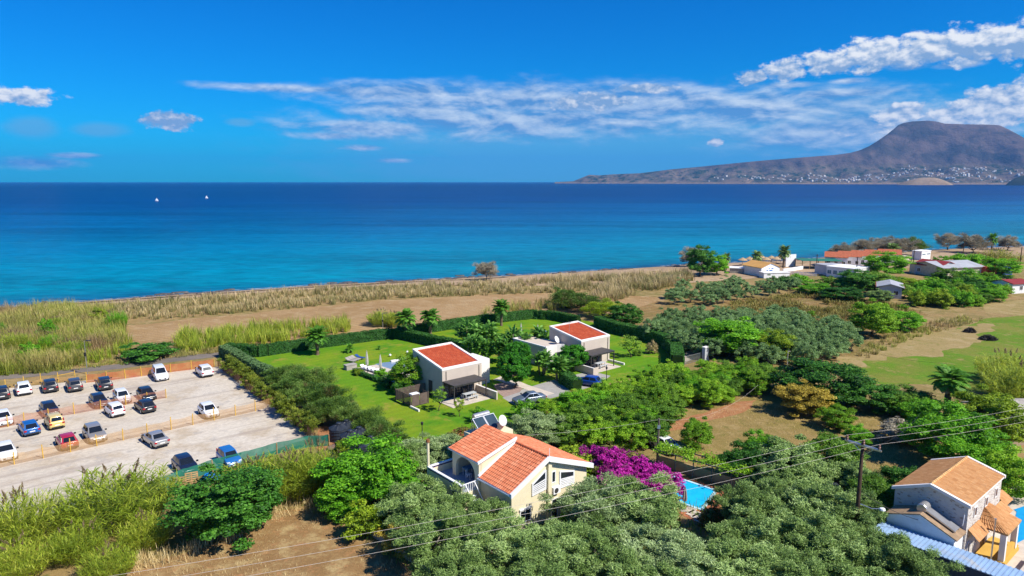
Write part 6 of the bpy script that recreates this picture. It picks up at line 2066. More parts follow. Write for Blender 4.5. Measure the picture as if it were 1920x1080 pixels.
def gable_house(name, label, x0, y0, x1, y1, depth, ze, zr, wall, roof, ridge_along=True, over=0.3, wins=0, trim=None, cat='house', tiles=None):
    a, an_, L = fr(x0, y0, x1, y1)
    t = thing(name, label, cat, a, an_)
    D = depth
    if ridge_along:
        V = [(0, 0, -0.2), (L, 0, -0.2), (L, D, -0.2), (0, D, -0.2), (0, 0, ze), (L, 0, ze), (L, D, ze), (0, D, ze), (0, D / 2, zr), (L, D / 2, zr)]
        Fc = [(0, 1, 5, 4), (2, 3, 7, 6), (1, 2, 6, 9, 5), (3, 0, 4, 8, 7)]
        planes = [[(-over, -over, ze), (L + over, -over, ze), (L + over, D / 2, zr), (-over, D / 2, zr)], [(L + over, D + over, ze), (-over, D + over, ze), (-over, D / 2, zr), (L + over, D / 2, zr)]]
    else:
        V = [(0, 0, -0.2), (L, 0, -0.2), (L, D, -0.2), (0, D, -0.2), (0, 0, ze), (L, 0, ze), (L, D, ze), (0, D, ze), (L / 2, 0, zr), (L / 2, D, zr)]
        Fc = [(0, 1, 5, 8, 4), (2, 3, 7, 9, 6), (1, 2, 6, 5), (3, 0, 4, 7)]
        planes = [[(-over, D + over, ze), (-over, -over, ze), (L / 2, -over, zr), (L / 2, D + over, zr)], [(L + over, -over, ze), (L + over, D + over, ze), (L / 2, D + over, zr), (L / 2, -over, zr)]]
    MB().add(V, Fc).build('wall', wall, t)
    for q in planes:
        MB().hexa([(x, y, z + 0.01) for x, y, z in q] + [(x, y, z + 0.16) for x, y, z in q]).build('roof', roof, t)
        if trim:
            MB().bar((q[0][0], q[0][1], q[0][2] + 0.04), (q[1][0], q[1][1], q[1][2] + 0.04), 0.14, 0.28).build('fascia', trim, t)
    for k in range(wins):
        c = L * (k + 0.5) / wins
        wall_window(t, 'y', c - 0.55, c + 0.55, 0.9, 2.1, 0.0, W_white, W_glass, 1)
    return t, a, an_, L


def flat_house(name, label, x0, y0, x1, y1, depth, h_, wall, roof, wins=0, cat='house', wz=(0.9, 2.2)):
    a, an_, L = fr(x0, y0, x1, y1)
    t = thing(name, label, cat, a, an_)
    MB().box(0, L, 0, depth, -0.2, h_).build('wall', wall, t)
    MB().box(-0.15, L + 0.15, -0.15, depth + 0.15, h_ + 0.002, h_ + 0.22).build('roof', roof, t)
    for k in range(wins):
        c = L * (k + 0.5) / wins
        wall_window(t, 'y', c - L / wins * 0.36, c + L / wins * 0.36, wz[0], wz[1], 0.0, W_white, plain('blue_glass', (0.10, 0.20, 0.26), 0.1), 1)
    return t, a, an_, L


t, a, an_, L = gable_house('beach_house', 'white beach house with ochre roof and a blue painted gable', 1427, 519, 1461, 517, 9.0, 2.7, 4.2, W_white, W_orange_roof, False, 0.25)
for k, (bx_, bz_, bw_, bh_) in enumerate([(0.32, 1.9, 0.5, 0.45), (0.42, 2.5, 0.4, 0.35), (0.52, 1.8, 1.3, 0.5), (0.6, 2.5, 0.9, 0.3), (0.5, 1.35, 1.6, 0.25), (0.24, 1.5, 0.35, 0.3)]):
    MB().lathe([(0.5, 0), (0.5, 0.03)], 10, M=Matrix.Translation((L * bx_, -0.004, bz_)) @ Matrix.Rotation(R(90), 4, 'X') @ Matrix.Diagonal((bw_, bh_, 1, 1))).build('painted_motif', plain('mural_blue', (0.02, 0.13, 0.42), 0.7), t)
flat_house('beach_annex', 'low white annex in front of the ochre roofed beach house', 1432, 522, 1480, 521, 3.0, 1.6, W_white, W_white)
flat_house('beach_annex', 'low white flat roofed shed beside the ochre roofed beach house', 1368, 512, 1393, 513, 4.0, 1.6, W_conc, W_white)
t, a, an_, L = flat_house('tavern_hall', 'white flat roofed tavern with a row of blue tinted windows', 1549, 518, 1604, 524, 9.0, 3.1, W_white, W_white, 5)
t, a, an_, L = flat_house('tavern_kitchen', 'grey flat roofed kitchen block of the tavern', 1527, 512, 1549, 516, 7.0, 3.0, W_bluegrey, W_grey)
# row of red tiled dining roofs
for k in range(5):
    x = 1546 + k * 25
    tt, a, an_, L = gable_house('tavern_roof_bay', 'white walled bay of the red tiled tavern roofs', x, 500 - k * 1.5, x + 42, 502 - k * 1.5, 7.0, 3.4, 5.0, W_white, plain('red_tavern_tile', (0.40, 0.115, 0.055), 0.8, 0.25, 2), True, 0.3, 3, None, 'building')
    tt['group'] = 'red tiled bays of the tavern'
# green shade pergola
a, an_, L = fr(1503, 505, 1580, 506)
t = thing('shade_pergola', 'tavern pergola roofed with green shade cloth', 'pergola', a, an_)
MB().box(0, L, 0, 8, 2.9, 3.0).build('shade_cloth', plain('green_shade_cloth', (0.02, 0.16, 0.11), 0.8, 0.15, 0.5), t)
for k in range(6):
    for y_ in (0.2, 7.8):
        MB().box(L * k / 5.0 - 0.06 + (0.1 if k == 0 else -0.1), L * k / 5.0 + 0.06 + (0.1 if k == 0 else -0.1), y_ - 0.06, y_ + 0.06, -0.1, 2.9).build('post', W_wood, t)
a, an_, L = fr(1468, 514, 1532, 519)
t = thing('picket_fence', 'white picket fence in front of the tavern', 'fence', a, an_)
MB().box(0, L, -0.02, 0.02, 0.35, 0.45).box(0, L, -0.02, 0.02, 0.95, 1.05).build('rail', W_white, t)
for k in range(26):
    MB().box(L * k / 26, L * k / 26 + 0.16, -0.06, -0.022, 0.05, 1.25).build('picket', W_white, t)
o = MB().box(-2.2, 2.2, -0.12, 0.12, 0, 4.4).build('white_screen', W_white)
o.location, o.rotation_euler = G(1482, 500), (0, 0, R(20))
tag(o, 'white upright screen beside the tall beach palm', 'screen')
o = MB().bar(G(1468, 511) + Vector((0, 0, 0.6)), G(1505, 505) + Vector((0, 0, 0.6)), 0.3, 1.2).build('white_wall', W_white)
tag(o, 'white garden wall between the beach house and the tavern', 'wall')
for i, (x, y) in enumerate([(1436, 493), (1446, 490), (1455, 492), (1463, 489), (1427, 489), (1474, 491), (1405, 492), (1392, 494)]):
    t = thing('thatched_parasol', 'thatched straw parasol on the beach behind the ochre roofed house', 'parasol', G(x, y + 4), 0, 'thatched parasols on the beach')
    MB().tube([(0, 0, 0), (0, 0, 2.3)], 0.07, 6).build('pole', W_wood, t)
    MB().lathe([(1.75, 1.95), (1.7, 2.05), (0.9, 2.5), (0.06, 2.95)], 12).build('thatch', plain('straw_thatch', (0.42, 0.30, 0.17), 0.95, 0.25, 4), t)
t, a, an_, L = flat_house('beach_cabin', 'small white cabin on the open sand', 1727, 488, 1744, 486, 3.6, 3.3, W_white, W_white, 2, wz=(1.9, 2.5))
for x, y in ((1737, 495), (1745, 495), (1697, 489)):
    t = thing('gate_post', 'short white gate post near the beach cabin', 'post', G(x, y), 0, 'white gate posts by the beach cabin')
    MB().box(-0.35, 0.35, -0.35, 0.35, -0.1, 1.6).build('shaft', W_white, t)
    MB().box(-0.42, 0.42, -0.42, 0.42, 1.602, 1.75).build('cap', W_trim, t)
gable_house('grey_roof_building', 'wide pale building with low grey sheet roof', 1766, 521, 1842, 518, 13.0, 3.0, 4.4, plain('pale_yellow_wall', (0.58, 0.52, 0.38), 0.85), W_grey, True, 0.5, 5)
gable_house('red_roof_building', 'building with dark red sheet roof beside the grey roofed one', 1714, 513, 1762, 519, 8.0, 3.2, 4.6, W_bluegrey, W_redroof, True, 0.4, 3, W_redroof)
flat_house('red_shed', 'small rust red shed at the end of the grey roofed building', 1846, 519, 1868, 517, 5, 3.0, plain('rust_red_paint', (0.42, 0.09, 0.045), 0.8, 0.15, 1), plain('rust_red_paint', (0.42, 0.09, 0.045)))
flat_house('blue_container', 'blue container behind the thicket near the red shed', 1874, 516, 1898, 515, 4, 2.4, plain('blue_container_paint', (0.03, 0.09, 0.28), 0.6), plain('blue_container_paint', (0.03, 0.09, 0.28)))
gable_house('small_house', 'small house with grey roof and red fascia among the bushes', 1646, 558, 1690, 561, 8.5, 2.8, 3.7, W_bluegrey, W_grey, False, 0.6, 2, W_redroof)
gable_house('red_roof_shed', 'white shed with dark red roof beside the straw clearing', 1897, 551, 1930, 549, 6, 2.6, 3.4, W_white, W_redroof, True, 0.4, 1)
gable_house('edge_house', 'brown walled house behind the lime green tree', 1893, 838, 1960, 830, 6, 3.2, 4.2, plain('brown_wall', (0.34, 0.25, 0.17), 0.9), W_conc, True, 0.4, 2)
gable_house('white_shack', 'low white shack in the thicket below the grey roofed building', 1788, 541, 1806, 541, 3, 1.6, 2.0, W_white, W_white, True, 0.1)
flat_house('sand_block', 'pale block wall beside the tavern tamarisks', 1695, 497, 1704, 496, 2, 3.0, W_patio, W_patio)

# ================================================================== VEHICLES
C_glass = plain('car_glass', (0.012, 0.015, 0.020), 0.05, 0.1, 1, 0.6)
C_tyre = plain('tyre_rubber', (0.018, 0.018, 0.020), 0.8, 0.2, 3, 0.2)
C_rim = plain('alloy_rim', (0.40, 0.41, 0.42), 0.35, 0.1, 2, 0.5, 0.6)
C_trim = plain('black_trim', (0.025, 0.025, 0.027), 0.6, 0.1, 3, 0.3)
C_tail = plain('tail_lens', (0.38, 0.010, 0.020), 0.2, 0.1, 2, 0.5)
C_head = plain('head_lens', (0.70, 0.74, 0.78), 0.12, 0.05, 2, 0.6)
C_plate = plain('number_plate', (0.72, 0.72, 0.70), 0.5, 0.03, 2, 0.3)


def paint(name, c, metal=0.0):
    if name in _m: return _m[name]
    m, t, p = new_mat(name)
    tc = t.n.new('ShaderNodeTexCoord').outputs['Object']
    n = t.noise(tc, 2.2, 6, 0.65)
    z = t.sep(tc)[2]
    dust = t.m('MULTIPLY', t.smooth(n, 0.40, 0.75), t.smooth(z, 0.75, 0.25, 0.05, 0.5))
    t.put(p.inputs['Base Color'], t.mix(dust, c, (0.42, 0.35, 0.27)))
    p.inputs['Roughness'].default_value = 0.30
    p.inputs['Metallic'].default_value = metal
    p.inputs['Coat Weight'].default_value = 0.5
    p.inputs['Coat Roughness'].default_value = 0.12
    _m[name] = m
    return m


PAINT = {'white': paint('white_car_paint', (0.78, 0.78, 0.78)), 'black': paint('black_car_paint', (0.014, 0.015, 0.018)), 'grey': paint('dark_grey_car_paint', (0.075, 0.070, 0.070), 0.3),
         'navy': paint('navy_car_paint', (0.012, 0.020, 0.050), 0.2), 'blue': paint('blue_car_paint', (0.010, 0.115, 0.38), 0.2), 'deepblue': paint('deep_blue_car_paint', (0.006, 0.055, 0.33), 0.2),
         'red': paint('red_car_paint', (0.40, 0.008, 0.030)), 'yellow': paint('pale_yellow_car_paint', (0.66, 0.50, 0.16)), 'silver': paint('silver_car_paint', (0.42, 0.42, 0.41), 0.5),
         'champagne': paint('grey_beige_car_paint', (0.36, 0.34, 0.31), 0.4), 'skyblue': paint('medium_blue_car_paint', (0.015, 0.14, 0.42), 0.1), 'steel': paint('steel_blue_car_paint', (0.16, 0.20, 0.26), 0.4)}

#            L     W     H     hood_z cowl_x cowl_z roof_f roof_r rear_x rear_z  deck_z tail_z  wheel_r axles
CARS = {
    'suv':   (4.35, 1.84, 1.60, 0.92,  0.95, 1.02,  0.35, -1.60, -1.98, 1.00,  1.00,  0.80, 0.34, (1.32, -1.28)),
    'hatch': (3.95, 1.74, 1.47, 0.82,  0.95, 0.96,  0.25, -1.35, -1.80, 0.95,  0.95,  0.72, 0.31, (1.22, -1.22)),
    'boxy':  (3.65, 1.66, 1.58, 0.90,  0.95, 1.00,  0.45, -1.48, -1.70, 1.00,  1.00,  0.80, 0.30, (1.12, -1.12)),
    'sedan': (4.50, 1.76, 1.43, 0.82,  0.95, 0.95,  0.20, -0.95, -1.50, 0.99,  0.96,  0.80, 0.31, (1.35, -1.30)),
    'van':   (4.45, 1.86, 1.86, 1.06,  1.30, 1.12,  0.70, -2.05, -2.14, 1.10,  1.10,  0.95, 0.33, (1.42, -1.36)),
}
CAR_PROTO = {}


def car_proto(kind):
    L, W, H, hz, cx_, cz, rf, rr, rx, rz0, dz_, tz, wr, ax = CARS[kind]
    hl, hw = L / 2, W / 2
    root = bpy.data.objects.new('car_' + kind, None)
    col.objects.link(root)
    # lower body: rings along the length
    st = [(hl, 0.60, 0.74), (hl - 0.06, 0.68, 0.84), (hl - 0.30, hz - 0.06, 0.94), ((hl + cx_) / 2, hz, 0.985), (cx_, cz, 1.0), (0.0, cz, 1.0), (rx * 0.7, cz, 1.0), (rx, rz0, 0.985)]
    if rx > -hl + 0.4: st += [(-hl + 0.22, dz_, 0.95)]
    st += [(-hl + 0.05, dz_ - 0.06, 0.90), (-hl, tz - 0.1, 0.82)]
    mb = MB()
    for (x, zt_, k) in st:
        w = hw * k
        zb_ = 0.24 if abs(x) < hl - 0.1 else 0.30
        for (a, z) in ((0.86, zb_), (0.985, zb_ + 0.14), (1.0, 0.5 * (zb_ + zt_) + 0.04), (0.965, zt_ - 0.06), (0.88, zt_), (0.45, zt_ + 0.02)):
            mb.v.append((x, w * a, z))
        for (a, z) in ((-0.45, zt_ + 0.02), (-0.88, zt_), (-0.965, zt_ - 0.06), (-1.0, 0.5 * (zb_ + zt_) + 0.04), (-0.985, zb_ + 0.14), (-0.86, zb_)):
            mb.v.append((x, w * a, z))
    n = 12
    for i in range(len(st) - 1):
        for k in range(n):
            k2 = (k + 1) % n
            mb.f.append((i * n + k2, i * n + k, (i + 1) * n + k, (i + 1) * n + k2))
    mb.f.append(tuple(range(n)))
    mb.f.append(tuple((len(st) - 1) * n + k for k in range(n - 1, -1, -1)))
    # greenhouse
    by, ty = hw * 0.90, hw * 0.72
    zb_ = cz - 0.02
    B = [(cx_, -by * 0.93, zb_), (cx_, by * 0.93, zb_), (rx, by * 0.95, rz0 - 0.02), (rx, -by * 0.95, rz0 - 0.02)]
    Tp = [(rf, -ty * 0.96, H - 0.03), (rf, ty * 0.96, H - 0.03), (rr, ty * 0.96, H - 0.04), (rr, -ty * 0.96, H - 0.04)]
    xm = (rf + rr) / 2
    b0 = len(mb.v)
    xb = (cx_ + rx) / 2
    mb.v += [B[0], B[1], (xb, by, zb_), B[2], B[3], (xb, -by, zb_), Tp[0], Tp[1], (xm, ty, H), Tp[2], Tp[3], (xm, -ty, H)]
    for f in ((0, 1, 7, 6), (1, 2, 8, 7), (2, 3, 9, 8), (3, 4, 10, 9), (4, 5, 11, 10), (5, 0, 6, 11), (6, 7, 8, 11), (11, 8, 9, 10)):
        mb.f.append(tuple(b0 + q for q in f))
    me = mb.mesh('body', None)
    bm = bmesh.new()
    bm.from_mesh(me)
    bmesh.ops.recalc_face_normals(bm, faces=bm.faces)
    ed = [e for e in bm.edges if len(e.link_faces) == 2 and e.calc_face_angle() > 0.35]
    bmesh.ops.bevel(bm, geom=ed, offset=0.035, segments=2, affect='EDGES', profile=0.6)
    bm.to_mesh(me)
    bm.free()
    me.materials.append(PAINT['white'])
    me.polygons.foreach_set('use_smooth', [True] * len(me.polygons))
    if hasattr(me, 'set_sharp_from_angle'): me.set_sharp_from_angle(angle=R(38))
    obj('body', me, root)

    def pane(name, q, inset, mat=C_glass, off=0.010):
        q = [Vector(a) for a in q]
        c = sum(q, Vector()) / 4
        nr = (q[1] - q[0]).cross(q[3] - q[0]).normalized()
        out = Vector((c.x, c.y, c.z - 0.7)).normalized() if False else nr
        if nr.dot(Vector((c.x * 0.3, c.y, c.z - 1.0))) < 0 and abs(nr.y) > 0.5: nr = -nr
        if abs(nr.y) <= 0.5 and nr.z < 0: nr = -nr
        q2 = [a + (c - a) * inset + nr * off for a in q]
        q3 = [a - nr * (off + 0.03) for a in q2]
        MB().hexa([tuple(a) for a in q3] + [tuple(a) for a in q2]).build(name, mat, root)

    def lerp4(q, u0, u1, v0=0.0, v1=1.0):
        q = [Vector(a) for a in q]
        f = lambda u, v: (q[0].lerp(q[1], u)).lerp(q[3].lerp(q[2], u), v)
        return [f(u0, v0), f(u1, v0), f(u1, v1), f(u0, v1)]
    ws = [B[0], B[1], Tp[1], Tp[0]]
    pane('windscreen', lerp4(ws, 0.06, 0.94, 0.05, 0.95), 0.0)
    rw = [B[2], B[3], Tp[3], Tp[2]]
    pane('rear_window', lerp4(rw, 0.10, 0.90, 0.18 if kind in ('boxy', 'van', 'suv') else 0.08, 0.90), 0.0)
    for sgn in (1, -1):
        f0, f1 = (cx_, sgn * by * 0.93, zb_), (xb, sgn * by, zb_)
        t0, t1 = (rf, sgn * ty * 0.96, H - 0.03), (xm, sgn * ty, H)
        pane('side_window', lerp4([f0, f1, t1, t0], 0.14, 0.95, 0.10, 0.86), 0.0)
        r0, r1 = (xb, sgn * by, zb_), (rx, sgn * by * 0.95, rz0 - 0.02)
        u0, u1 = (xm, sgn * ty, H), (rr, sgn * ty * 0.96, H - 0.04)
        if kind != 'van':
            pane('side_window', lerp4([r0, r1, u1, u0], 0.05, 0.80, 0.10, 0.86), 0.0)
        MB().box(cx_ - 0.28, cx_ - 0.12, sgn * hw - (0 if sgn > 0 else 0.20), sgn * hw + (0.20 if sgn > 0 else 0), cz + 0.0, cz + 0.14).build('wing_mirror', C_trim, root)
        hx = hl - 0.13
        MB().hexa([(hx - 0.20, sgn * hw * 0.62, hz - 0.24), (hx + 0.05, sgn * hw * 0.50, hz - 0.26), (hx - 0.02, sgn * hw * 0.87, hz - 0.26), (hx - 0.24, sgn * hw * 0.93, hz - 0.24),
                   (hx - 0.20, sgn * hw * 0.62, hz - 0.075), (hx + 0.03, sgn * hw * 0.50, hz - 0.13), (hx - 0.03, sgn * hw * 0.87, hz - 0.12), (hx - 0.24, sgn * hw * 0.93, hz - 0.085)]).build('headlight', C_head, root)
        tl = 0.42 if kind in ('boxy', 'van') else 0.20
        y0, y1 = sorted((sgn * hw * 0.62, sgn * hw * 0.925))
        MB().box(-hl - 0.012, -hl + 0.10, y0, y1, dz_ - 0.30, dz_ - 0.10).build('tail_light', C_tail, root)
        if kind in ('boxy',):
            MB().box(rx - 0.035, rx + 0.06, *sorted((sgn * hw * 0.76, sgn * hw * 0.89)), 1.0, 1.34).build('tail_light', C_tail, root)
        for x in ax:
            wh = MB().lathe([(wr * 0.55, -0.10), (wr * 0.93, -0.10), (wr, -0.05), (wr, 0.05), (wr * 0.93, 0.10), (wr * 0.55, 0.10)], 18,
                            M=Matrix.Translation((x, sgn * (hw - 0.085), wr)) @ Matrix.Rotation(R(90), 4, 'X')).build('wheel', C_tyre, root)
            MB().lathe([(0.03, 0.0), (wr * 0.62, 0.0), (wr * 0.64, 0.018), (0.03, 0.018)], 12,
                       M=Matrix.Translation((x, sgn * (hw - 0.085) + sgn * 0.100, wr)) @ Matrix.Rotation(R(-90) * sgn, 4, 'X')).build('rim', C_rim, wh)
            MB().lathe([(wr * 1.02, -0.02), (wr * 1.16, -0.02), (wr * 1.16, 0.012), (wr * 1.02, 0.012)], 20,
                       M=Matrix.Translation((x, sgn * (hw - 0.012), wr + 0.01)) @ Matrix.Rotation(R(90), 4, 'X')).build('wheel_arch', C_trim, root)
    MB().box(hl - 0.02, hl + 0.022, -hw * 0.52, hw * 0.52, 0.36, 0.52).build('grille', C_trim, root)
    MB().box(-hl - 0.02, -hl + 0.03, -hw * 0.74, hw * 0.74, 0.28, 0.44).build('rear_bumper', C_trim, root)
    MB().box(-hl - 0.024, -hl + 0.03, -0.26, 0.26, 0.56, 0.68).build('number_plate', C_plate, root)
    MB().box(hl - 0.0, hl + 0.032, -0.26, 0.26, 0.40, 0.50).build('number_plate', C_plate, root)
    CAR_PROTO[kind] = root


for k in CARS: car_proto(k)
PARK = [  # roof centre in the photograph, body kind, paint, heading, label
    (1, 723, 'suv', 'black', 131, 'black car in the fence row, beside the white one with dark rear glass'),
    (42.5, 714.8, 'suv', 'white', 131, 'white car in the fence row between two black cars'),
    (91.8, 710, 'suv', 'black', 131, 'black car in the fence row beside the yellow rail gate'),
    (137.8, 708.5, 'suv', 'grey', 131, 'dark grey car in the fence row in front of the yellow rail gate'),
    (194, 706, 'suv', 'black', 131, 'black car in the fence row against the red netting'),
    (298.7, 686.6, 'van', 'white', 311, 'white van facing the aisle in front of the red netting'),
    (382, 683, 'suv', 'white', 138, 'white car alone at the corner of the red netting and the hedge'),
    (90.7, 754.4, 'hatch', 'navy', 320, 'dark navy car behind the netting, nose to the pale yellow car'),
    (183.7, 739, 'hatch', 'navy', 320, 'dark navy car behind the netting beside the white hatchback'),
    (227.5, 731, 'boxy', 'white', 319, 'white hatchback behind the netting, nose towards the small white car'),
    (273.5, 727, 'hatch', 'black', 322, 'black hatchback behind the end of the middle netting'),
    (4.6, 771, 'hatch', 'white', 316, 'white car behind the middle netting near the blue hatchback'),
    (213, 754, 'boxy', 'white', 146, 'small white boxy car in front of the middle netting with red tail lights'),
    (270.6, 748, 'hatch', 'black', 146, 'black hatchback in front of the middle netting with a white badge'),
    (100, 775, 'boxy', 'yellow', 140, 'pale yellow boxy car backing onto the aisle'),
    (52.8, 787.5, 'hatch', 'blue', 141, 'bright blue hatchback backing onto the aisle'),
    (175.7, 797, 'suv', 'champagne', 320, 'grey beige car with pale roof behind the yellow posts'),
    (123.4, 811.6, 'hatch', 'red', 139, 'red hatchback behind the yellow posts'),
    (9.2, 832, 'hatch', 'white', 316, 'white car behind the first yellow posts near the red hatchback'),
    (390, 757, 'hatch', 'white', 321, 'white car alone behind the yellow posts near the hedge'),
    (289, 807.8, 'sedan', 'silver', 151, 'silver saloon parked in front of the yellow posts'),
    (346, 855.8, 'hatch', 'navy', 323, 'dark navy car behind the green mesh fence'),
    (428.5, 842, 'boxy', 'skyblue', 323, 'blue car behind the green mesh fence and canes'),
    (992, 735, 'sedan', 'steel', 203, 'steel blue saloon on the drive between the villas'),
    (1103, 703.5, 'hatch', 'deepblue', 152, 'deep blue car on the drive of the farther villa'),
    (1249, 820, 'hatch', 'white', 300, 'white car half hidden by shrubs beside the dry orchard'),
]
PARKED = set()
for (x, y, kd, cl, hd, lab) in PARK:
    o = copy_tree(CAR_PROTO[kd])
    o.name = 'parked_van' if kd == 'van' else 'parked_car'
    q = G(x, y, CARS[kd][2] * 1.05)
    o.location = (q.x, q.y, 0.021)
    cd = math.degrees(math.atan2(-q.y, -q.x)) % 360       # bearing of the open aisle
    if x < 500:
        ref = (cd - 180) if abs(hd - cd) > 90 else cd
        hd = ref + 0.58 * (hd - ref)
    o.rotation_euler = (0, 0, R(hd))
    o.scale = (1.02,) * 3
    tag(o, lab, 'van' if kd == 'van' else 'car', 'vehicles in the gravel car park' if x < 500 else None)
    for c in o.children:
        if c.name.split('.')[0] == 'body': set_mat(c, PAINT[cl])
for k in CAR_PROTO: drop_tree(CAR_PROTO[k])


# ================================================================== FENCES, POLES, SMALL THINGS
def net_mat(name, c, alpha, c2=None):
    m, t, p = new_mat(name)
    P = t.pos()
    n = t.noise(P, 0.8, 5, 0.6)
    t.put(p.inputs['Base Color'], t.mix(t.smooth(n, 0.35, 0.7), c, c2 or tuple(q * 0.75 for q in c)))
    p.inputs['Roughness'].default_value = 0.9
    p.inputs['Specular IOR Level'].default_value = 0.1
    tr = t.n.new('ShaderNodeBsdfTransparent')
    mx = t.n.new('ShaderNodeMixShader')
    f = t.m('ADD', alpha - 0.12, t.m('MULTIPLY', t.noise(P, 2.5, 3, 0.6), 0.24))
    t.put(mx.inputs[0], f)
    t.l.new(tr.outputs[0], mx.inputs[1])
    t.l.new(p.outputs[0], mx.inputs[2])
    t.l.new(mx.outputs[0], t.n['Material Output'].inputs[0])
    return m


N_tan = net_mat('faded_orange_net', (0.56, 0.33, 0.13), 0.42)
N_red = net_mat('orange_red_net', (0.46, 0.13, 0.055), 0.72, (0.50, 0.24, 0.09))
N_pink = net_mat('faded_red_net', (0.50, 0.22, 0.12), 0.45)
N_green = net_mat('green_shade_net', (0.03, 0.20, 0.14), 0.85)
W_post = plain('yellow_post', (0.66, 0.40, 0.06), 0.7, 0.15, 4)


def net_fence(label, base, hgt, net, posts, post_h, post_mat, name='net_fence', sag=0.12, seed=0, group=None, pr=0.055):
    rng = random.Random(seed)
    pts = [G(*q) for q in base]
    t = thing(name, label, 'fence', pts[0], 0, group)
    o0 = pts[0]
    for a, b in zip(pts[:-1], pts[1:]):
        k = max(2, int((b - a).length / 0.5))
        mb = MB()
        for i in range(k + 1):
            f = i / k
            q = a + (b - a) * f - o0
            dz_ = -sag * math.sin(math.pi * f) + rng.uniform(-0.03, 0.03)
            d = Vector((-(b - a).y, (b - a).x, 0)).normalized()
            w = rng.uniform(-0.04, 0.04)
            mb.v += [(q.x, q.y, 0.0), (q.x + d.x * w, q.y + d.y * w, hgt * 0.5), (q.x, q.y, hgt + dz_)]
        for i in range(k):
            mb.f += [(3 * i, 3 * i + 3, 3 * i + 4, 3 * i + 1), (3 * i + 1, 3 * i + 4, 3 * i + 5, 3 * i + 2)]
        mb.build('netting', net, t)
    for (x, y) in posts:
        q = G(x, y) - o0
        hh = post_h * rng.uniform(0.9, 1.15)
        ln = rng.uniform(-0.05, 0.05)
        MB().tube([(q.x, q.y - 0.06, -0.2), (q.x + ln, q.y - 0.06, hh)], pr, 7).build('post', post_mat, t)
    return t


fp = [(-25, 883), (27.5, 870.7), (82, 859.2), (133, 847.7), (182.6, 836.3), (231.5, 825.4), (276.9, 815.5), (321.6, 805.7), (362.2, 796.5), (402, 788), (442, 779), (479.4, 771), (512, 760)]
net_fence('long faded orange net fence on yellow posts across the car park', fp, 1.25, N_tan, fp[:-1], 1.55, W_post, seed=1)
fp = [(-20, 806), (16, 800), (46, 792), (92, 784), (140, 776), (189.4, 767.6), (236.7, 759), (277, 752), (312, 746)]
net_fence('faded red net fence along the middle row of cars', fp, 1.2, N_pink, fp, 1.4, W_post, seed=2)
fp = [(163, 717.6), (200, 714), (235.6, 709.6), (266, 705.6), (320.5, 698), (360, 693), (402, 688)]
net_fence('bright orange red net fence at the lane side of the car park', fp, 1.35, N_red, fp, 1.5, W_post, seed=3)
rg = [(-20, 734), (11.5, 729), (46, 724), (78, 720), (110, 716), (142, 713)]
t = net_fence('yellow rail barrier at the lane entrance of the car park', rg, 0.75, N_tan, rg, 1.5, W_post, 'rail_barrier', seed=4)
a, b = G(110, 716), G(142, 713)
MB().bar(a - G(*rg[0]) + Vector((0, 0, 1.0)), b - G(*rg[0]) + Vector((0, 0, 1.3)), 0.07).build('rail', W_post, t)
# brown reed screen along the hedge: reeds stand side by side
sp = [G(*q) for q in [(408, 688), (432, 706), (470, 737), (512, 763), (560, 803), (598, 838)]]
t = thing('reed_screen', 'brown reed screen fence beside the golden conifers', 'fence', sp[0])
rng = np.random.default_rng(5)
W_reed = plain('dead_reed', (0.30, 0.155, 0.070), 0.95, 0.35, 3)
W_reed2 = plain('pale_dead_reed', (0.42, 0.26, 0.14), 0.95, 0.3, 3)
for a, b in zip(sp[:-1], sp[1:]):
    L = (b - a).length
    for mt_, nm in ((W_reed, 'reed_panel'), (W_reed2, 'pale_reed_panel')):
        mb = MB()
        for i in range(int(L / (0.055 if mt_ is W_reed else 0.2))):
            f = rng.random()
            q = a + (b - a) * f - sp[0]
            hh = 1.3 * rng.uniform(0.8, 1.15)
            lx, ly = rng.normal(0, 0.07, 2)
            dx_, dy_ = (b - a).normalized().x * 0.03, (b - a).normalized().y * 0.03
            o_ = rng.normal(0, 0.04)
            mb.add([(q.x - dx_ - dy_ * o_, q.y - dy_ + dx_ * o_, -0.05), (q.x + dx_, q.y + dy_, -0.05), (q.x + dx_ + lx, q.y + dy_ + ly, hh), (q.x - dx_ + lx, q.y - dy_ + ly, hh)], [(0, 1, 2, 3)])
        o = mb.build(nm, mt_, t)
        o['kind'] = 'stuff'
net_fence('green shade net fence between the car park and the canes', [(250, 940), (300, 920), (345, 903), (400, 884), (450, 871), (520, 851), (580, 838), (618, 836)], 1.35, N_green,
          [(300, 920), (400, 884), (520, 851), (618, 836)], 1.4, W_wood, 'shade_net_fence', 0.05, 6)

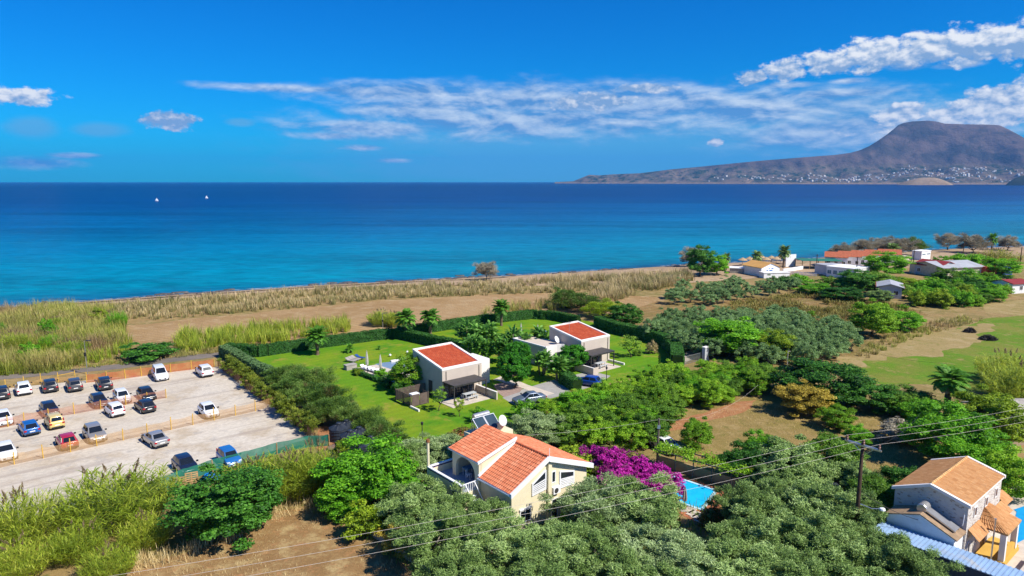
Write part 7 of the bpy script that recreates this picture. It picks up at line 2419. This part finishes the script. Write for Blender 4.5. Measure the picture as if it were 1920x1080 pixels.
# black water tanks with ribbed conical lids
W_tank = plain('black_polyethylene', (0.024, 0.030, 0.042), 0.45, 0.12, 1.5, 0.4)
for i, (x, y) in enumerate([(635, 796), (650, 790.5), (656, 810), (673, 804), (680, 826), (695, 821)]):
    q = G(x, y, 1.85)
    t = thing('water_tank', 'black ribbed plastic water tank in the cluster behind the fig tree', 'water tank', (q.x, q.y, 0), 0.3 * i, 'black water tanks')
    b_ = MB()
    prof = [(1.12, 0.0), (1.15, 0.1), (1.10, 0.35), (1.15, 0.45), (1.10, 0.75), (1.15, 0.85), (1.10, 1.15), (1.16, 1.25), (1.12, 1.45)]
    b_.lathe(prof, 24).build('shell', W_tank, t)
    l_ = MB()
    n = 24
    for r, z in ((1.14, 1.452), (0.62, 1.72), (0.30, 1.86)):
        for k in range(n):
            a = 2 * math.pi * k / n
            l_.v.append((r * math.cos(a), r * math.sin(a), z + (0.07 if (k % 3 == 0 and r < 1.1) or (k % 3 == 0) else 0)))
    for j in range(2):
        for k in range(n):
            l_.f.append((j * n + k, j * n + (k + 1) % n, (j + 1) * n + (k + 1) % n, (j + 1) * n + k))
    l_.f.append(tuple(2 * n + k for k in range(n)))
    l_.build('lid', W_tank, t)
    MB().lathe([(0.33, 1.85), (0.33, 2.05), (0.28, 2.10), (0.02, 2.12)], 14).build('cap', W_tank, t)

# pallets, tarpaulin, rubble
def pallet(label, p, rx, rz):
    t = thing('wooden_pallet', label, 'pallet', p, rz)
    M = Matrix.Rotation(rx, 4, 'X')
    for k in range(6):
        MB().box(-0.6, 0.6, k * 0.2, k * 0.2 + 0.11, 0.10, 0.125, M).build('board', W_wood, t)
    for k in range(3):
        MB().box(-0.6 + k * 0.53, -0.46 + k * 0.53, 0, 1.11, 0.0, 0.098, M).build('runner', W_wood, t)


pallet('wooden pallet leaning upright beside the green net', G(338, 915, 0.02), R(80), R(22))
pallet('wooden pallet leaning next to the upright one', G(360, 906, 0.02), R(75), R(25))
pallet('wooden pallet lying flat below the upright ones', G(352, 922, 0.02), R(3), R(30))
pallet('wooden pallet lying at the end of the pallet row', G(332, 926, 0.02), R(8), R(48))
mb = MB()
rng = random.Random(3)
for j in range(7):
    for i in range(9):
        u, v = (i - 4) / 4, (j - 3) / 3
        mb.v.append((u * 0.9, v * 0.6, max(0.02, 0.6 * (1 - u * u) * (1 - v * v) + rng.uniform(-0.06, 0.1))))
for j in range(6):
    for i in range(8):
        mb.f.append((j * 9 + i, j * 9 + i + 1, (j + 1) * 9 + i + 1, (j + 1) * 9 + i))
o = mb.build('blue_tarpaulin', plain('blue_tarp', (0.015, 0.20, 0.62), 0.4, 0.15, 2))
o.location = G(394, 897, 0.02)
tag(o, 'crumpled bright blue tarpaulin beside the dark tree', 'tarpaulin')
rng = random.Random(9)
for i in range(22):
    q = G(rng.uniform(600, 642), rng.uniform(842, 868), 0)
    mb = MB()
    s_ = rng.uniform(0.2, 0.5)
    mb.hexa([(x * s_ * rng.uniform(0.7, 1.2), y * s_ * rng.uniform(0.7, 1.2), z * s_ * 0.6 * rng.uniform(0.6, 1.2)) for z in (-0.2, 1) for x, y in ((-1, -1), (1, -1), (1, 1), (-1, 1))])
    o = mb.build('rubble_chunk', plain('rubble_stone', (0.20, 0.125, 0.10), 0.95, 0.3, 4))
    o.location = (q.x, q.y, 0.05)
    o.rotation_euler = (rng.uniform(-0.4, 0.4), rng.uniform(-0.4, 0.4), rng.uniform(0, 6))
    tag(o, 'broken brown slab in the rubble heap at the end of the green net', 'rubble', 'rubble at the end of the green net')
for i, (x, y, w) in enumerate([(1818, 617, 1.2), (1852, 631, 1.7)]):
    rng2 = np.random.default_rng(60 + i)
    n = 900
    th = rng2.uniform(0, 6.28, n)
    rr = np.sqrt(rng2.random(n))
    Pc = np.stack([np.cos(th) * rr * w, np.sin(th) * rr * w * 0.7, 0.1 + rng2.random(n) * 0.9 * (1 - rr ** 2)], -1)
    o = obj('brush_heap', leaf_mesh('brush_heap', Pc, rng2.normal(0, 1, (n, 3)), unit(rng2.normal(0, 1, (n, 3))), rng2.uniform(0.4, 0.9, n), np.full(n, 0.09), rng2.random(n),
                                    leaf_mat('burnt_brush%d' % i, (0.012, 0.011, 0.012), (0.03, 0.026, 0.025), (0.08, 0.07, 0.06), 0.0)))
    o.location = G(x, y + 6, 0.0)
    tag(o, 'small heap of dark cut brush on the meadow edge' if i == 0 else 'larger heap of dark cut brush on the green meadow', 'brush heap')

# power line
W_pole = plain('tarred_pole', (0.060, 0.036, 0.022), 0.85, 0.3, 3, bump=0.01, bscale=14)
W_wire = plain('power_wire', (0.52, 0.47, 0.42), 0.6, 0.1, 3)
W_ins = plain('brown_insulator', (0.17, 0.075, 0.055), 0.3, 0.1, 3)
PB = Vector((27.6, 51.2, 0))
POLES = [Vector((-36.0, 26.5, 0)), PB, Vector((74.0, 71.5, 0))]
arm_d = Vector((1.52, -2.0, 0)).normalized()
ATT = []
for i, q in enumerate(POLES):
    lab = ['tarred wooden utility pole beyond the brown field', 'dark wooden utility pole with a crossarm among the olives', 'wooden utility pole beyond the stone house'][i]
    t = thing('utility_pole', lab, 'utility pole', q)
    MB().tube([(0, 0, -0.5), (0.02, 0, 5), (0.03, 0.02, 9.7)], [0.19, 0.16, 0.12], 10).build('shaft', W_pole, t, True)
    MB().bar(arm_d * -1.35 + Vector((0.03, 0.14, 9.45)), arm_d * 1.35 + Vector((0.03, 0.14, 9.45)), 0.11, 0.13).bar(arm_d * -1.35 + Vector((0.03, -0.14, 9.45)), arm_d * 1.35 + Vector((0.03, -0.14, 9.45)), 0.11, 0.13).build('crossarm', W_metal, t)
    at = []
    for k in (-1.25, 0.05, 1.25):
        c = arm_d * k + Vector((0.03, 0.0, 9.52))
        MB().lathe([(0.04, 0.0), (0.11, 0.06), (0.06, 0.12), (0.12, 0.18), (0.06, 0.25), (0.10, 0.32), (0.04, 0.40)], 10, c).build('insulator', W_ins, t)
        at.append(q + c + Vector((0, 0, 0.42)))
    MB().bar((0.1, -0.1, 8.7), tuple(arm_d * 0.8 + Vector((0.03, -0.1, 9.4))), 0.05).bar((0.1, -0.1, 8.7), tuple(arm_d * -0.8 + Vector((0.03, -0.1, 9.4))), 0.05).build('brace', W_metal, t)
    if i == 1:
        MB().tube([(0.15, -0.1, 4.6), (0.9, -0.5, 4.4), (1.5, -0.7, 4.5)], 0.035, 6).build('lamp_arm', W_metal, t)
        MB().lathe([(0.05, 0.1), (0.2, 0.05), (0.24, -0.08), (0.05, -0.1)], 10, (1.6, -0.72, 4.48)).build('lamp_head', W_chair, t)
    ATT.append(at)


def wire(name, label, a, b, sag, r, n=22, mat=None, group=None):
    pts = []
    for i in range(n + 1):
        f = i / n
        q = a + (b - a) * f
        pts.append(q - Vector((0, 0, 4 * sag * f * (1 - f))) - a)
    o = MB().tube(pts, r, 5).build(name, mat or W_wire)
    o.location = a
    return tag(o, label, 'wire', group)


for sp_, lab in ((0, 'pale power wire running from the utility pole over the cream house'), (1, 'pale power wire running from the utility pole over the stone house')):
    for k in range(3):
        wire('power_wire', lab, ATT[sp_][k], ATT[sp_ + 1][k], 0.9, 0.009, group='power wires over the cream house' if sp_ == 0 else 'power wires over the stone house')
# second, thinner pole with its cable
q = G(1232, 868)
t = thing('service_pole', 'slim wooden service pole beside the white parked car', 'utility pole', q)
MB().tube([(0, 0, -0.3), (0.05, 0, 5.0)], [0.13, 0.10], 8).build('shaft', plain('grey_pole', (0.16, 0.13, 0.10), 0.9, 0.2, 3), t)
MB().box(-0.12, 0.2, -0.16, -0.08, 3.9, 4.3).build('junction_box', W_metal, t)
tp = q + Vector((0.05, 0, 4.9))
wire('service_cable', 'thin pale cable from the slim pole to the cream house', tp, rot40(*HO, 4.6, 8.5, 4.6), 0.25, 0.009, 12)
wire('service_cable', 'thin pale cable from the slim pole over the orchard thicket', tp, G(1420, 742, 1.0) + Vector((0, 0, 1.5)), 1.6, 0.009, 16)
wire('service_cable', 'black cable hanging from the utility pole to the stone house', PB + Vector((0.1, 0, 5.6)), rot40(*SO, 0.0, -2.4, 3.4), 0.7, 0.022, 14, C_trim)
wire('service_cable', 'black cable running from the utility pole behind the stone house', PB + Vector((0.1, 0, 9.2)), Vector((45.0, 72.0, 5.0)), 0.9, 0.014, 14, C_trim)
q2 = G(1475, 700)
t = thing('leaning_post', 'slim post with a cable at the corner of the meadow', 'post', q2)
MB().tube([(0, 0, -0.2), (0, 0, 3.6)], 0.06, 7).build('shaft', W_conc, t)
MB().box(-0.05, 0.4, -0.05, 0.05, 3.55, 3.62).build('bracket', W_conc, t)
wire('service_cable', 'dark cable crossing the green meadow towards the fan palm', G(1560, 668, 0.5) + Vector((0, 0, 3.0)), G(1770, 735, 0) + Vector((0, 0, 4.2)), 0.8, 0.012, 16, C_trim)
# lamps
def lamp_post(label, p, h_, kind):
    t = thing('lamp_post', label, 'lamp post', p)
    MB().tube([(0, 0, -0.1), (0, 0, h_)], [0.07, 0.045], 8).build('pole', W_metal if kind else C_trim, t)
    if kind:
        MB().bar((0, 0, h_), (0.7, -0.2, h_ + 0.05), 0.06).build('arm', W_metal, t)
        MB().box(0.3, 1.1, -0.4, 0.05, h_ + 0.08, h_ + 0.13).build('solar_panel', C_trim, t)
        MB().box(-0.14, 0.14, -0.2, -0.06, h_ * 0.55, h_ * 0.66).build('control_box', C_trim, t)
    else:
        MB().lathe([(0.05, h_), (0.13, h_ + 0.05), (0.15, h_ + 0.28), (0.19, h_ + 0.30), (0.04, h_ + 0.42)], 8).build('lantern', C_trim, t)


lamp_post('street lamp with solar panel on the lane behind the car park', G(164, 702), 5.4, True)
lamp_post('black garden lamp between the lawn and the silvery olives', G(792, 826), 1.9, False)
lamp_post('black garden lamp on the drive of the farther villa', G(1137, 714), 1.8, False)
lamp_post('thin grey lamp post at the hedge of the brown field', G(718, 622), 3.8, True)
lamp_post('short white lamp in the pool olives', G(1541, 975), 3.4, True)
for i, (x, y, hh, lab) in enumerate([(1530, 512, 6.2, 'wooden pole between the tavern and its pergola'), (1605, 520, 6.5, 'wooden pole at the corner of the white tavern'), (1711, 508, 7.0, 'dark wooden pole beside the red roofed building'),
                                     (1805, 482, 6.5, 'brown wooden pole among the beach tamarisks'), (1912, 500, 7.0, 'dark pole near the blue container'), (1670, 552, 3.5, 'aerial mast behind the small grey roofed house')]):
    t = thing('wooden_pole', lab, 'pole', G(x, y))
    MB().tube([(0, 0, -0.3), (0, 0, hh)], [0.17, 0.12], 8).build('shaft', W_pole, t)
    MB().bar((-0.5, 0, hh - 0.3), (0.5, 0, hh - 0.3), 0.09).build('crossarm', W_pole, t)

# sailing boats
for x, y, hh, lab in ((294, 377, 7.5, 'white sailing boat with its sail up, nearer to the shore'), (387.5, 372, 8.0, 'white sailing boat with its sail up, farther out')):
    q = G(x, y, SEA_Z)
    t = thing('sailing_boat', lab, 'boat', q, R(25))
    t.scale = (0.72,) * 3
    hl = MB()
    for xx, ww in ((-3.2, 0.9), (-1.5, 1.25), (1.0, 1.15), (3.6, 0.06)):
        hl.v += [(xx, -ww, 0.75), (xx, -ww * 0.55, -0.25), (xx, ww * 0.55, -0.25), (xx, ww, 0.75)]
    for i in range(3):
        for k in range(3):
            hl.f.append((i * 4 + k, i * 4 + k + 1, (i + 1) * 4 + k + 1, (i + 1) * 4 + k))
        hl.f.append((i * 4 + 3, i * 4, (i + 1) * 4, (i + 1) * 4 + 3))
    hl.f += [(0, 3, 2, 1), (12, 13, 14, 15)]
    hl.build('hull', W_chair, t)
    MB().tube([(0.5, 0, 0.6), (0.5, 0, hh)], 0.07, 6).build('mast', W_metal, t)
    MB().add([(0.35, 0.05, 1.3), (-2.9, 0.35, 1.4), (0.4, 0.05, hh - 0.2), (-1.5, 0.3, 3.6), (0.30, -0.02, 1.3), (-2.9, 0.28, 1.4), (0.36, -0.02, hh - 0.2)], [(0, 1, 2), (4, 6, 5), (0, 4, 5, 1), (1, 5, 6, 2)]).build('mainsail', W_chair, t)
    MB().add([(0.65, 0, 1.2), (3.4, 0.1, 1.0), (0.6, 0, hh * 0.8), (0.65, -0.05, 1.2), (3.4, 0.05, 1.0), (0.6, -0.05, hh * 0.8)], [(0, 1, 2), (3, 5, 4), (0, 3, 4, 1), (1, 4, 5, 2)]).build('jib', W_chair, t)
